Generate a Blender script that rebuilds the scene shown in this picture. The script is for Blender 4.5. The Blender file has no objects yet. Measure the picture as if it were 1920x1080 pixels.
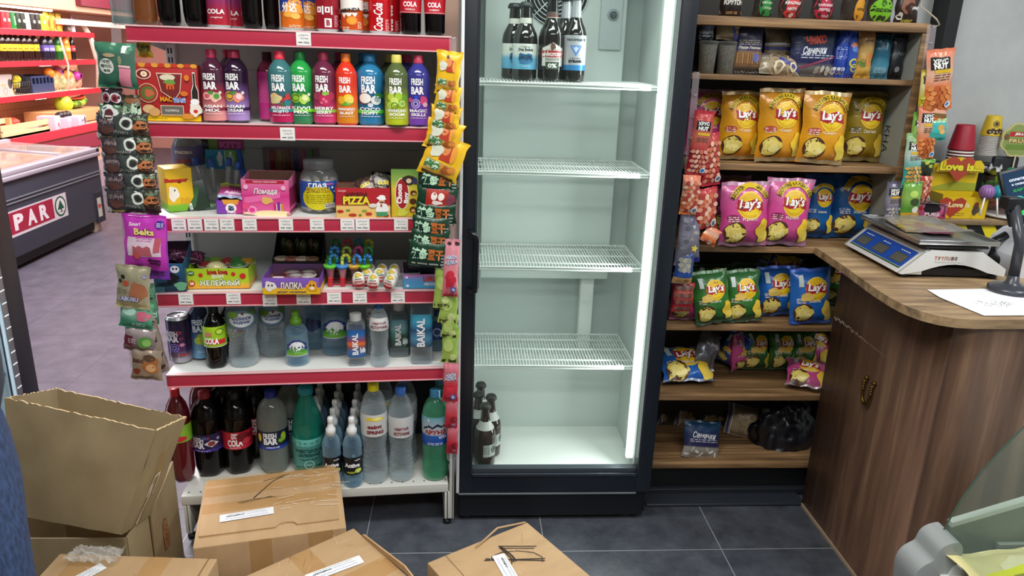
import bpy, bmesh, math, random
from math import sin, cos, pi, radians, sqrt, atan2
from mathutils import Vector, Matrix, noise
from mathutils.geometry import tessellate_polygon
C = bpy.context.scene.collection
V = Vector
# ---------------------------------------------------------------- camera
FPX, YAW, PITCH, ROLL, CAMH = 1397.5, radians(4.112), radians(17.492), radians(1.9385), 1.5797
cF = V((sin(YAW)*cos(PITCH), cos(YAW)*cos(PITCH), -sin(PITCH)))
_r = V((cos(YAW), -sin(YAW), 0)); _u = _r.cross(cF)
cR = _r*cos(ROLL)+_u*sin(ROLL); cU = _u*cos(ROLL)-_r*sin(ROLL)
CAM = V((0, 0, CAMH))
def ray(px, py): return cF*FPX+cR*(px-960)+cU*(540-py)
def at_z(px, py, z): d = ray(px, py); return CAM+d*((z-CAMH)/d.z)
def at_y(px, py, y): d = ray(px, py); return CAM+d*(y/d.y)
def at_x(px, py, x): d = ray(px, py); return CAM+d*(x/d.x)
def ppm(p): return FPX/((V(p)-CAM).dot(cF))     # pixels per metre at a point
# ---------------------------------------------------------------- materials
def lin(c):
    if isinstance(c, str):
        c = c.lstrip('#'); c = [int(c[i:i+2], 16)/255 for i in (0, 2, 4)]
    return tuple((x/12.92 if x <= .04045 else ((x+.055)/1.055)**2.4) for x in c[:3])+(1,)
_M = {}
def m(c, r=.5, metal=0, alpha=1, emit=0, spec=.5, coat=0):
    k = (c if isinstance(c, str) else tuple(c), r, metal, alpha, emit, spec, coat)
    if k in _M: return _M[k]
    t = bpy.data.materials.new('paint_'+str(c).strip('#')); t.use_nodes = True
    b = t.node_tree.nodes['Principled BSDF']
    b.inputs['Base Color'].default_value = lin(c); b.inputs['Roughness'].default_value = r
    b.inputs['Metallic'].default_value = metal; b.inputs['Alpha'].default_value = alpha
    b.inputs['Specular IOR Level'].default_value = spec
    b.inputs['Coat Weight'].default_value = coat
    if emit:
        b.inputs['Emission Color'].default_value = lin(c); b.inputs['Emission Strength'].default_value = emit
    _M[k] = t; return t
def nodes(name):
    t = bpy.data.materials.new(name); t.use_nodes = True
    nt = t.node_tree; return t, nt, nt.nodes['Principled BSDF'], nt.nodes.new, nt.links.new
def grad(stops, r=.3, metal=0, axis=2, bump=0, alpha=1, spec=.5):
    """colour ramp along the object's own height"""
    k = ('g', tuple(stops), r, metal, axis, bump, alpha)
    if k in _M: return _M[k]
    t, nt, b, N, L = nodes('shaded_print')
    tc = N('ShaderNodeTexCoord'); sp = N('ShaderNodeSeparateXYZ'); cr = N('ShaderNodeValToRGB')
    L(tc.outputs['Generated'], sp.inputs[0]); L(sp.outputs[axis], cr.inputs[0])
    e = cr.color_ramp.elements
    while len(e) < len(stops): e.new(.5)
    for i, (p, c) in enumerate(stops): e[i].position = p; e[i].color = lin(c)
    L(cr.outputs[0], b.inputs['Base Color']); b.inputs['Roughness'].default_value = r; b.inputs['Metallic'].default_value = metal
    b.inputs['Alpha'].default_value = alpha; b.inputs['Specular IOR Level'].default_value = spec
    if bump:
        nz = N('ShaderNodeTexNoise'); nz.inputs['Scale'].default_value = 38; nz.inputs['Detail'].default_value = 3
        bp = N('ShaderNodeBump'); bp.inputs['Strength'].default_value = bump; bp.inputs['Distance'].default_value = .01
        L(tc.outputs['Object'], nz.inputs['Vector']); L(nz.outputs[0], bp.inputs['Height']); L(bp.outputs[0], b.inputs['Normal'])
    _M[k] = t; return t
def noisy(name, c1, c2, scale=(8, 8, 8), r=.6, bump=.1, detail=6, lo=.35, hi=.65, metal=0, rough2=None, c3=None):
    if ('n', name) in _M: return _M[('n', name)]
    t, nt, b, N, L = nodes(name)
    tc = N('ShaderNodeTexCoord'); mp = N('ShaderNodeMapping'); mp.inputs['Scale'].default_value = scale
    nz = N('ShaderNodeTexNoise'); nz.inputs['Scale'].default_value = 1; nz.inputs['Detail'].default_value = detail; nz.inputs['Roughness'].default_value = .62
    cr = N('ShaderNodeValToRGB'); cr.color_ramp.elements[0].position = lo; cr.color_ramp.elements[1].position = hi
    cr.color_ramp.elements[0].color = lin(c1); cr.color_ramp.elements[1].color = lin(c2)
    if c3: e = cr.color_ramp.elements.new((lo+hi)/2); e.color = lin(c3)
    L(tc.outputs['Object'], mp.inputs[0]); L(mp.outputs[0], nz.inputs['Vector']); L(nz.outputs[0], cr.inputs[0]); L(cr.outputs[0], b.inputs['Base Color'])
    b.inputs['Roughness'].default_value = r; b.inputs['Metallic'].default_value = metal
    if bump:
        bp = N('ShaderNodeBump'); bp.inputs['Strength'].default_value = bump; bp.inputs['Distance'].default_value = .004
        L(nz.outputs[0], bp.inputs['Height']); L(bp.outputs[0], b.inputs['Normal'])
    _M[('n', name)] = t; return t
def clear(c, thick=.25, r=.08, edge=.75, tint=None):
    """thin see-through plastic or glass: mostly transparent, denser and shinier at grazing angles"""
    k = ('c', c, thick, r, edge, tint)
    if k in _M: return _M[k]
    t, nt, b, N, L = nodes('clear_plastic')
    tr = N('ShaderNodeBsdfTransparent'); tr.inputs[0].default_value = lin(tint or 'f4f8fa')
    lw = N('ShaderNodeLayerWeight'); lw.inputs[0].default_value = .35
    mr = N('ShaderNodeMapRange'); mr.inputs[3].default_value = thick; mr.inputs[4].default_value = edge
    mx = N('ShaderNodeMixShader')
    b.inputs['Base Color'].default_value = lin(c); b.inputs['Roughness'].default_value = r; b.inputs['Specular IOR Level'].default_value = .8
    L(lw.outputs['Facing'], mr.inputs[0]); L(mr.outputs[0], mx.inputs[0]); L(tr.outputs[0], mx.inputs[1]); L(b.outputs[0], mx.inputs[2])
    L(mx.outputs[0], nt.nodes['Material Output'].inputs[0])
    _M[k] = t; return t
def water(c, tint, thick=.5, scale=55, bump=.5):
    """clear filled bottle: partly see-through, partly bending the light, with a wavy skin"""
    k = ('w', c, tint, thick, scale, bump)
    if k in _M: return _M[k]
    t = clear(c, thick, .03, .95, tint).copy(); t.name = 'water_bottle_plastic'; nt = t.node_tree; b = nt.nodes['Principled BSDF']
    b.inputs['Transmission Weight'].default_value = .25; b.inputs['Coat Weight'].default_value = 1; b.inputs['Coat Roughness'].default_value = .02; b.inputs['IOR'].default_value = 1.33; b.inputs['Specular IOR Level'].default_value = .9
    tc = nt.nodes.new('ShaderNodeTexCoord'); nz = nt.nodes.new('ShaderNodeTexNoise'); nz.inputs['Scale'].default_value = scale; nz.inputs['Detail'].default_value = 1.5
    bp = nt.nodes.new('ShaderNodeBump'); bp.inputs['Strength'].default_value = bump; bp.inputs['Distance'].default_value = .006
    nt.links.new(tc.outputs['Object'], nz.inputs['Vector']); nt.links.new(nz.outputs[0], bp.inputs['Height']); nt.links.new(bp.outputs[0], b.inputs['Normal'])
    _M[k] = t; return t
# ---------------------------------------------------------------- mesh builder
class MB:
    def __init__(s): s.v = []; s.f = []; s.mi = []; s.sm = []; s.ms = []
    def mat(s, mt):
        if mt not in s.ms: s.ms.append(mt)
        return s.ms.index(mt)
    def add(s, vs, fs, mt, smooth=False, T=None):
        n = len(s.v); i = s.mat(mt)
        s.v += [tuple(T @ V(p)) if T else tuple(p) for p in vs]
        for f in fs: s.f.append(tuple(k+n for k in f)); s.mi.append(i); s.sm.append(smooth)
    def box(s, a, b, mt, bev=0, T=None):
        (x0, y0, z0), (x1, y1, z1) = a, b
        if x0 > x1: x0, x1 = x1, x0
        if y0 > y1: y0, y1 = y1, y0
        if z0 > z1: z0, z1 = z1, z0
        vs = [(x, y, z) for z in (z0, z1) for y in (y0, y1) for x in (x0, x1)]
        fs = [(0, 2, 3, 1), (4, 5, 7, 6), (0, 1, 5, 4), (2, 6, 7, 3), (0, 4, 6, 2), (1, 3, 7, 5)]
        if bev:
            bm = bmesh.new(); bv = [bm.verts.new(p) for p in vs]
            for f in fs: bm.faces.new([bv[i] for i in f])
            bmesh.ops.bevel(bm, geom=bm.edges[:], offset=bev, segments=2, affect='EDGES', profile=.6)
            bm.verts.index_update()
            vs = [tuple(q.co) for q in bm.verts]; fs = [tuple(q.index for q in f.verts) for f in bm.faces]; bm.free()
        s.add(vs, fs, mt, bool(bev), T)
    def lathe(s, prof, mt, n=20, c=(0, 0), fn=None, cap0=True, cap1=True, T=None, smooth=True):
        """prof: (radius, z); fn(angle, z) scales the radius"""
        vs = []; fs = []
        for r, z in prof:
            for k in range(n):
                a = 2*pi*k/n; q = r*(fn(a, z) if fn else 1)
                vs.append((c[0]+q*sin(a), c[1]-q*cos(a), z))
        for j in range(len(prof)-1):
            for k in range(n):
                a, b = j*n+k, j*n+(k+1) % n; fs.append((a, b, b+n, a+n))
        if cap0: fs.append(tuple(range(n))[::-1])
        if cap1: fs.append(tuple((len(prof)-1)*n+k for k in range(n)))
        s.add(vs, fs, mt, smooth, T)
    def tube(s, pts, r, mt, n=6, closed=False, caps=True):
        pts = [V(p) for p in pts]; N = len(pts); vs = []; fs = []
        up = V((.13, .31, .94)).normalized()
        for i, p in enumerate(pts):
            if closed: t = pts[(i+1) % N]-pts[i-1]
            else: t = pts[min(i+1, N-1)]-pts[max(i-1, 0)]
            t.normalize(); a = t.cross(up)
            if a.length < .05: a = t.cross(V((1, 0, 0)))
            a.normalize(); b = t.cross(a); rr = r[i] if isinstance(r, (list, tuple)) else r
            for k in range(n): vs.append(p+a*(rr*cos(2*pi*k/n))+b*(rr*sin(2*pi*k/n)))
        for i in range(N if closed else N-1):
            j = (i+1) % N
            for k in range(n): fs.append((i*n+k, i*n+(k+1) % n, j*n+(k+1) % n, j*n+k))
        if caps and not closed: fs += [tuple(range(n))[::-1], tuple((N-1)*n+k for k in range(n))]
        s.add(vs, fs, mt, True)
    def prism(s, pts, a, b, mt, axis='y', smooth=False):
        """pts: 2-D outline swept between a and b along axis"""
        def P(p, t): return {'y': (p[0], t, p[1]), 'x': (t, p[0], p[1]), 'z': (p[0], p[1], t)}[axis]
        n = len(pts); vs = [P(p, a) for p in pts]+[P(p, b) for p in pts]
        fs = [(i, (i+1) % n, n+(i+1) % n, n+i) for i in range(n)]
        s.add(vs, fs, mt, smooth)
        tri = tessellate_polygon([[V((p[0], p[1], 0)) for p in pts]])
        s.add(vs, [tuple(t) for t in tri]+[tuple(n+k for k in t)[::-1] for t in tri], mt)
    def grid(s, fn, nu, nv, mt, smooth=True, flip=False):
        vs = [fn(i/nu, j/nv) for j in range(nv+1) for i in range(nu+1)]
        fs = [(j*(nu+1)+i, j*(nu+1)+i+1, (j+1)*(nu+1)+i+1, (j+1)*(nu+1)+i) for j in range(nv) for i in range(nu)]
        s.add(vs, [f[::-1] for f in fs] if flip else fs, mt, smooth)
    def ball(s, c, r, mt, n=10, sc=(1, 1, 1), T=None):
        prof = []; h = max(4, n//2)
        vs = []; fs = []
        for j in range(h+1):
            t = pi*j/h
            for k in range(n):
                a = 2*pi*k/n; vs.append((c[0]+r*sc[0]*sin(t)*sin(a), c[1]-r*sc[1]*sin(t)*cos(a), c[2]-r*sc[2]*cos(t)))
        for j in range(h):
            for k in range(n): a, b = j*n+k, j*n+(k+1) % n; fs.append((a, b, b+n, a+n))
        s.add(vs, fs, mt, True, T)
    def mesh(s, name):
        me = bpy.data.meshes.new(name); me.from_pydata(s.v, [], s.f)
        for t in s.ms: me.materials.append(t)
        me.polygons.foreach_set('material_index', s.mi); me.polygons.foreach_set('use_smooth', s.sm)
        me.validate(); me.update(); return me
# ---------------------------------------------------------------- scene objects
def tag(o, label=None, cat=None, group=None, kind=None):
    if label: o['label'] = label
    if cat: o['category'] = cat
    if group: o['group'] = group
    if kind: o['kind'] = kind
    return o
def obj(name, mb, parent=None, loc=(0, 0, 0), rz=0, label=None):
    o = bpy.data.objects.new(name, mb.mesh(name) if isinstance(mb, MB) else mb); C.objects.link(o)
    o.location = loc; o.rotation_euler = (0, 0, rz)
    if parent: o.parent = parent
    if label: o['label'] = label
    return o
def thing(name, label, cat, loc=(0, 0, 0), rz=0, group=None):
    o = bpy.data.objects.new(name, None); C.objects.link(o); o.empty_display_size = .05
    o.location = loc; o.rotation_euler = (0, 0, rz); return tag(o, label, cat, group)
def solo(name, mb, label, cat, loc=(0, 0, 0), rz=0, group=None):
    return tag(obj(name, mb, None, loc, rz), label, cat, group)
def struct(name, mb): return tag(obj(name, mb), kind='structure')
def dup(root, loc, rz=0, label=None, group=None, sc=None, rot=None):
    r = root.copy(); C.objects.link(r); r.location = loc; r.rotation_euler = rot or (0, 0, rz)
    if sc: r.scale = (sc, sc, sc) if isinstance(sc, (int, float)) else sc
    if label: r['label'] = label
    if group: r['group'] = group
    for ch in list(root.children):
        c = ch.copy(); C.objects.link(c); c.parent = r
        for g in list(ch.children):
            d = g.copy(); C.objects.link(d); d.parent = c
    return r
# ---------------------------------------------------------------- flat print, laid on a surface S(u, v, off)
_T = {}
def text2d(s, bold=0, shear=0, sp=1):
    k = (s, bold, shear, sp)
    if k not in _T:
        cu = bpy.data.curves.new('t', 'FONT'); cu.body = s; cu.size = 1; cu.resolution_u = 2; cu.offset = bold; cu.shear = shear; cu.space_character = sp
        o = bpy.data.objects.new('t', cu); C.objects.link(o)
        dg = bpy.context.evaluated_depsgraph_get(); me = bpy.data.meshes.new_from_object(o.evaluated_get(dg))
        v = [(p.co.x, p.co.y) for p in me.vertices]; f = [tuple(p.vertices) for p in me.polygons]
        bpy.data.objects.remove(o); bpy.data.curves.remove(cu); bpy.data.meshes.remove(me)
        if v:
            x0, x1 = min(p[0] for p in v), max(p[0] for p in v); y0, y1 = min(p[1] for p in v), max(p[1] for p in v)
        else: x0 = y0 = 0; x1 = y1 = 1
        _T[k] = ([(p[0]-(x0+x1)/2, p[1]-(y0+y1)/2) for p in v], f, x1-x0, y1-y0)
    return _T[k]
def tris_of(fs):
    for f in fs:
        for i in range(1, len(f)-1): yield (f[0], f[i], f[i+1])
class D:
    """draws print on surface S in layers a fraction of a millimetre apart"""
    def __init__(s, mb, S, off=.0005, maxl=.02, step=.00018): s.mb, s.S, s.o, s.L, s.st = mb, S, off, maxl, step
    def put(s, vs, fs, mt):
        vs = list(vs); ts = list(tris_of(fs)); out = []
        for _ in range(7):
            nt = []; cache = {}; done = True
            for t in ts:
                e = [((vs[t[i]][0]-vs[t[(i+1) % 3]][0])**2+(vs[t[i]][1]-vs[t[(i+1) % 3]][1])**2, i) for i in range(3)]
                l, i = max(e)
                if l <= s.L**2: nt.append(t); continue
                done = False; a, b, c = t[i], t[(i+1) % 3], t[(i+2) % 3]; k = (min(a, b), max(a, b))
                if k not in cache: vs.append(((vs[a][0]+vs[b][0])/2, (vs[a][1]+vs[b][1])/2)); cache[k] = len(vs)-1
                mid = cache[k]; nt += [(a, mid, c), (mid, b, c)]
            ts = nt
            if done: break
        s.mb.add([s.S(p[0], p[1], s.o) for p in vs], ts, mt, True); s.o += s.st
    def ell(s, u, v, rx, ry, mt, rot=0, n=18):
        vs = [(u, v)]; c, q = cos(rot), sin(rot)
        for k in range(n): a = 2*pi*k/n; x, y = rx*cos(a), ry*sin(a); vs.append((u+x*c-y*q, v+x*q+y*c))
        s.put(vs, [(0, k+1, (k+1) % n+1) for k in range(n)], mt)
    def ring(s, u, v, r, w, mt, n=20, a0=0, a1=2*pi, ry=None):
        ry = ry or r; vs = []
        for k in range(n+1):
            a = a0+(a1-a0)*k/n; vs += [(u+r*cos(a), v+ry*sin(a)), (u+(r-w)*cos(a), v+(ry-w)*sin(a))]
        s.put(vs, [(2*k, 2*k+2, 2*k+3, 2*k+1) for k in range(n)], mt)
    def poly(s, pts, mt):
        t = tessellate_polygon([[V((p[0], p[1], 0)) for p in pts]]); s.put(pts, [tuple(q) for q in t], mt)
    def rect(s, u0, v0, u1, v1, mt): s.put([(u0, v0), (u1, v0), (u1, v1), (u0, v1)], [(0, 1, 2, 3)], mt)
    def star(s, u, v, r, mt, n=8, k=.6, rot=0):
        s.poly([(u+(r if i % 2 == 0 else r*k)*cos(pi*i/n+rot), v+(r if i % 2 == 0 else r*k)*sin(pi*i/n+rot)) for i in range(2*n)], mt)
    def blob(s, u, v, r, mt, seed=0, ry=None, amp=.2, n=16):
        ry = ry or r; q = random.Random(seed); ph = [q.uniform(0, 6.28) for _ in range(3)]
        s.poly([(u+r*(1+amp*sin(3*a+ph[0])*.6+amp*sin(5*a+ph[1])*.5)*cos(a), v+ry*(1+amp*sin(3*a+ph[0])*.6+amp*sin(5*a+ph[1])*.5)*sin(a)) for a in [2*pi*i/n for i in range(n)]], mt)
    def line(s, pts, w, mt):
        vs = []
        for i, p in enumerate(pts):
            a = pts[max(i-1, 0)]; b = pts[min(i+1, len(pts)-1)]; dx, dy = b[0]-a[0], b[1]-a[1]; l = sqrt(dx*dx+dy*dy) or 1
            vs += [(p[0]-dy/l*w/2, p[1]+dx/l*w/2), (p[0]+dy/l*w/2, p[1]-dx/l*w/2)]
        s.put(vs, [(2*i, 2*i+2, 2*i+3, 2*i+1) for i in range(len(pts)-1)], mt)
    def text(s, t, u, v, mt, h=None, w=None, bold=.02, shear=0, rot=0, sp=1, wave=0):
        vs, fs, tw, th = text2d(t, bold, shear, sp)
        if not vs: return
        sy = (h/th) if h else w/tw; sx = (w/tw) if w else sy
        c, q = cos(rot), sin(rot)
        P = [((x*sx), (y*sy)+wave*sin(x*sx/(tw*sx)*2*pi)) for x, y in vs]
        s.put([(u+x*c-y*q, v+x*q+y*c) for x, y in P], fs, mt)
    def arc(s, t, u, v, R, span, mt, h, bold=.02):
        """text along an arc of radius R centred under the top of the circle"""
        ws = [max(.25, text2d(ch, bold)[2]) if ch != ' ' else .35 for ch in t]; tot = sum(ws); a = pi/2+span/2; vs = []; fs = []
        o0 = s.o
        for ch, w in zip(t, ws):
            d = span*w/tot; mid = a-d/2; a -= d
            if ch == ' ': continue
            s.o = o0; s.text(ch, u+R*cos(mid), v+R*sin(mid), mt, h=h, w=R*d*.82, bold=bold, rot=mid-pi/2)
        s.o = o0+s.st
    def lines(s, u, v, w, n, gap, mt, t=.0012, seed=1):
        """rows of small unreadable print"""
        q = random.Random(seed); vs = []; fs = []
        for i in range(n):
            x = -w/2; y = v-i*gap
            while x < w/2-.002:
                l = min(q.uniform(.25, 1)*t*7, w/2-x); k = len(vs)
                vs += [(u+x, y-t/2), (u+x+l, y-t/2), (u+x+l, y+t/2), (u+x, y+t/2)]; fs.append((k, k+1, k+2, k+3)); x += l+t*1.3
        s.put(vs, fs, mt)
    def scrawl(s, u, v, w, h, mt, t=.0012, n=26, seed=1):
        """handwriting nobody can read"""
        q = random.Random(seed); s.line([(u-w/2+w*i/n, v+h*(.5*sin(i*1.9+seed)+q.uniform(-.25, .25))) for i in range(n+1)], t, mt)
def flat(o, ux, uy):
    """a plane through o with axes ux, uy"""
    o, ux, uy = V(o), V(ux).normalized(), V(uy).normalized(); n = ux.cross(uy)
    return lambda u, v, k: o+ux*u+uy*v+n*k
def front(y, z=0): return flat((0, y, z), (1, 0, 0), (0, 0, 1))
def wrap(prof, c=(0, 0), fn=None):
    """the outside of a turned shape; u runs round it from the front, v is height"""
    def S(u, v, k):
        r = prof[-1][0]
        for (r0, z0), (r1, z1) in zip(prof, prof[1:]):
            if z0 <= v <= z1: r = r0+(r1-r0)*((v-z0)/(z1-z0) if z1 > z0 else 0); break
        R0 = max(r, 1e-4); a = u/RW[0] if RW[0] else u/R0
        if fn: r *= fn(a, v)
        r += k; return V((c[0]+r*sin(a), c[1]-r*cos(a), v))
    RW = [max(r for r, z in prof)]
    return S
random.seed(7)
# ================================================================ shared materials
WHITE = m('dfe2df', .35); OFFW = m('cfd0ca', .45); RED = m('c2334a', .35); BLACK = m('0d1117', .4); NAVY = m('10151d', .38)
INK = m('15151a', .6); GREYM = m('8c8f92', .35, .6); STEEL = m('b8bcbe', .25, .9); PAPER = m('f2f1ee', .7); DARKP = m('1c1d22', .45)
YEL = m('f2cf1d', .4); GRN = m('3fa535', .4); PINK = m('e6489a', .4); ORG = m('f08a24', .4); SKY = m('2d8fd0', .4); LIME = m('a8d22b', .4); PURP = m('6a3fae', .4)
REDP = m('c81e2e', .4); CREAM = m('f3e3b3', .5); WHT = m('fbfbf8', .45); BRN = m('4a2a1a', .5); TAN = m('c79a63', .6); LPINK = m('f4a9c8', .4); DGRN = m('14532d', .45)
SILV = m('c9ccd0', .28, .7)
WOOD = noisy('rustic_board', '55402a', 'b8966a', (3, 60, 60), .5, .15, 5, .3, .75, c3='8a6a48')
WOODV = noisy('counter_board', '453228', 'a08066', (16, 16, 1.1), .42, .08, 6, .26, .76, c3='705444')
WOODT = noisy('counter_top_board', '64503c', 'c2a67e', (3, 26, 26), .4, .08, 6, .3, .68, c3='9a8060')
CARD = noisy('corrugated_card', 'b2916a', 'c09f76', (14, 5, 9), .75, .03, 3, .3, .7)
CARDG = noisy('dull_card', '968463', 'a5926f', (8, 8, 8), .8, .04, 3, .3, .7)
TAPE = clear('cbab80', .06, .1, .22, 'fbf4e6')
def tile_floor(name, c1, c2, grout, x0, y0, size, r):
    t, nt, b, N, L = nodes(name)
    tc = N('ShaderNodeTexCoord'); sp = N('ShaderNodeSeparateXYZ'); L(tc.outputs['Object'], sp.inputs[0])
    def Mt(op, a, k):
        q = N('ShaderNodeMath'); q.operation = op
        L(a, q.inputs[0])
        if isinstance(k, float): q.inputs[1].default_value = k
        elif k is not None: L(k, q.inputs[1])
        return q.outputs[0]
    g = []
    for ax, o in (('X', x0), ('Y', y0)):
        a = Mt('SUBTRACT', sp.outputs[ax], o-50*size); a = Mt('DIVIDE', a, size); a = Mt('FRACT', a, None); a = Mt('SUBTRACT', a, .5); a = Mt('ABSOLUTE', a, None); g.append(Mt('GREATER_THAN', a, .5-.0017/size))
    gm = Mt('MAXIMUM', g[0], g[1])
    nz = N('ShaderNodeTexNoise'); nz.inputs['Scale'].default_value = 7; nz.inputs['Detail'].default_value = 9; nz.inputs['Roughness'].default_value = .72
    L(tc.outputs['Object'], nz.inputs['Vector'])
    cr = N('ShaderNodeValToRGB'); cr.color_ramp.elements[0].position = .33; cr.color_ramp.elements[1].position = .7
    cr.color_ramp.elements[0].color = lin(c1); cr.color_ramp.elements[1].color = lin(c2); L(nz.outputs[0], cr.inputs[0])
    mx = N('ShaderNodeMixRGB'); L(gm, mx.inputs[0]); L(cr.outputs[0], mx.inputs[1]); mx.inputs[2].default_value = lin(grout)
    L(mx.outputs[0], b.inputs['Base Color']); b.inputs['Roughness'].default_value = r
    bp = N('ShaderNodeBump'); bp.inputs['Strength'].default_value = .12; bp.inputs['Distance'].default_value = .003; L(nz.outputs[0], bp.inputs['Height']); L(bp.outputs[0], b.inputs['Normal'])
    return t
# ================================================================ room
def plane(name, pts, mt):
    b = MB(); b.add(pts, [tuple(range(len(pts)))], mt); return struct(name, b)
SLATE = tile_floor('slate_tile', '343840', '5a5f68', '94969a', -.3092, 2.0903, .6, .42)
SLATE_LIT = tile_floor('slate_tile_lit', '47444f', '625d69', '3a3742', -.62, 2.78, .62, .45)  # same dark tile toned paler, the hall's bright light put into its colour
b = MB(); b.box((-1.75, -2.5, -.1), (3.2, 3.0, 0), SLATE); struct('floor', b)
b = MB(); b.box((-6.2, 2.35, -.099), (-.62, 12, .0005), SLATE_LIT); b.box((-6.2, -2.5, -.099), (-1.75, 2.35, .0005), SLATE_LIT); struct('floor_hall', b)
WALLG = noisy('grey_plaster', 'b2b6b6', 'c0c4c4', (6, 6, 6), .7, .05)
b = MB(); b.box((-.02, 2.9, 0), (3.2, 3.0, 2.95), WALLG); struct('wall_back', b)
b = MB(); b.box((3.2, -2.5, 0), (3.3, 3.0, 2.95), WALLG); struct('wall_right', b)
b = MB(); b.box((-6.2, -2.6, 0), (3.3, -2.5, 2.95), m('b9b6ae', .7)); struct('wall_front', b)
HALLW = m('d8b9a4', .7)
b = MB(); b.box((-6.3, -2.6, 0), (-6.2, 12, 2.95), HALLW); struct('wall_left', b)
b = MB(); b.box((-6.3, 12, 0), (3.3, 12.1, 2.95), m('c98d80', .7)); b.box((-.12, 3.0, 0), (-.02, 12, 2.95), HALLW); struct('wall_far', b)
b = MB(); b.box((-6.3, -2.6, 2.95), (3.3, 12.1, 3.05), m('d9d9d4', .8)); struct('ceiling', b)
# dark post in the corner behind the right-hand unit
b = MB(); a0, a1 = at_y(1745, 170, 2.86), at_y(1787, 0, 2.86)
b.box((1.765, 2.80, .0), (1.815, 2.90, 2.95), m('0b0d10', .5)); struct('trim_1', b)
# ================================================================ rack frame maths
RA = V((-.90, 2.165, 0)); RB = V((-.035, 2.235, 0)); RT = (RB-RA).normalized(); RN = V((-RT.y, RT.x, 0)); RANG = atan2(RT.y, RT.x); RLEN = (RB-RA).length
def rk(s, d, z): return RA+RT*s+RN*d+V((0, 0, z))
def rkpt(px, py, d=0):
    q = ray(px, py); k = ((RA+RN*d).dot(RN))/(q.x*RN.x+q.y*RN.y); w = CAM+q*k; return (w-RA).dot(RT), w.z
RZ = {1: 1.618, 2: 1.365, 3: 1.095, 4: .867, 5: .604, 6: .172}
RDEP = .36
# ---------------------------------------------------------------- rack
rack = thing('gondola_rack', 'tall white metal shop rack with red rails, full of drinks and sweets', 'rack', RA, RANG)
b = MB(); pg = m('b9b8b4', .5)
b.box((.0, RDEP, .56), (RLEN, RDEP+.02, 1.95), pg); b.box((.0, RDEP, .05), (RLEN, RDEP+.02, .56), m('22252c', .5))  # lower part dark: shade behind the base bottles put into the panel colour
for z in (.45, .75, 1.0, 1.25, 1.5, 1.75): b.box((0, RDEP-.0012, z), (RLEN, RDEP+.001, z+.002), m('86857f', .6))
obj('back_panel', b, rack)
for x in (.0, RLEN-.028):
    b = MB(); b.box((x, RDEP-.03, .03), (x+.028, RDEP+.03, 1.95), WHITE, .003)
    for i in range(60):
        for q in (.007, .016): b.box((x+q, RDEP-.0306, .2+i*.028), (x+q+.004, RDEP-.029, .2+i*.028+.017), INK)
    obj('upright', b, rack)
for k in (1, 2, 3, 4, 5):
    z = RZ[k]; b = MB(); b.box((0, .004, z-.012), (RLEN, RDEP, z-.001), WHITE, .002)
    b.box((0, .004, z-.03), (RLEN, .008, z-.004), WHITE)
    s = obj('shelf', b, rack)
    b = MB(); b.box((0, -.006, z-.041), (RLEN, .004, z-.002), m('b8324a', .3), .002)
    b.box((0, -.009, z-.0035), (RLEN, .006, z+.0012), m('e9b9bd', .3), .001); b.box((0, -.009, z-.043), (RLEN, .004, z-.039), m('e2a3ab', .3), .001)
    obj('price_rail', b, s)
    for x in (0, RLEN-.004):
        b = MB(); b.prism([(.004, z-.03), (RDEP, z-.07), (RDEP, z-.002), (.004, z-.002)], x, x+.004, WHITE, 'x'); obj('bracket', b, s)
b = MB(); z = RZ[6]; b.box((0, .0, z-.036), (RLEN, RDEP, z-.001), OFFW, .003)
for i in range(24): b.lathe([(.0032, z-.002), (.0032, z-.0004)], INK, 6, (.02+i*.0365, .022))
obj('base_shelf', b, rack)
for x in (.005, RLEN-.012):
    b = MB(); b.box((x, .0, .03), (x+.008, RDEP, .135), OFFW, .002); b.box((x+.011, .0, .03), (x+.019, RDEP, .135), OFFW, .002)
    b.lathe([(.014, 0), (.014, .012), (.006, .014), (.006, .05)], BLACK, 10, (x+.01, .025)); obj('foot', b, rack)
b = MB(); b.box((RLEN+.004, .0, .03), (RLEN+.014, .012, .55), OFFW, .002); b.box((RLEN+.016, .0, .03), (RLEN+.020, .012, .55), m('9b9b94', .4)); obj('end_post', b, rack)
# ---------------------------------------------------------------- fridge
fr = thing('display_fridge', 'tall black glass-door drinks fridge with white inside and mostly bare wire shelves', 'fridge', (0, 2.23, 0))
FW = .667; FIN = m('c9d2ce', .45); FIN2 = m('b7c1be', .5)
b = MB()
b.box((.012, .06, .13), (FW-.0, .55, .135), BLACK)
b.box((.0, .055, .02), (.03, .56, 2.0), BLACK); b.box((FW-.03, .055, .02), (FW, .56, 2.0), BLACK); b.box((0, .53, .02), (FW, .56, 2.0), BLACK); b.box((0, .055, 1.95), (FW, .56, 2.0), BLACK)
b.box((0, .035, .018), (FW-.012, .055, .128), NAVY, .004)
b.box((.03, .055, .02), (FW-.03, .53, .128), BLACK); obj('cabinet', b, fr)
b = MB()
b.box((.03, .055, .19), (.036, .47, 1.95), FIN); b.box((FW-.052, .055, .19), (FW-.03, .47, 1.95), FIN); b.box((.03, .47, .13), (FW-.03, .53, 1.95), FIN2)
b.box((.03, .05, .128), (FW-.03, .47, .198), m('e3e6e2', .4), .003); b.box((.03, .36, .198), (FW-.052, .47, .50), FIN)
for i in range(38): b.box((FW-.0535, .20, .3+i*.042), (FW-.0518, .206, .3+i*.042+.012), INK)
for i in range(38): b.box((FW-.0545, .185, .3+i*.042), (FW-.0518, .186, .3+i*.042+.04), WHT)
b.box((FW-.058, .19, .19), (FW-.052, .2, 1.95), FIN)
obj('interior', b, fr)
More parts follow.
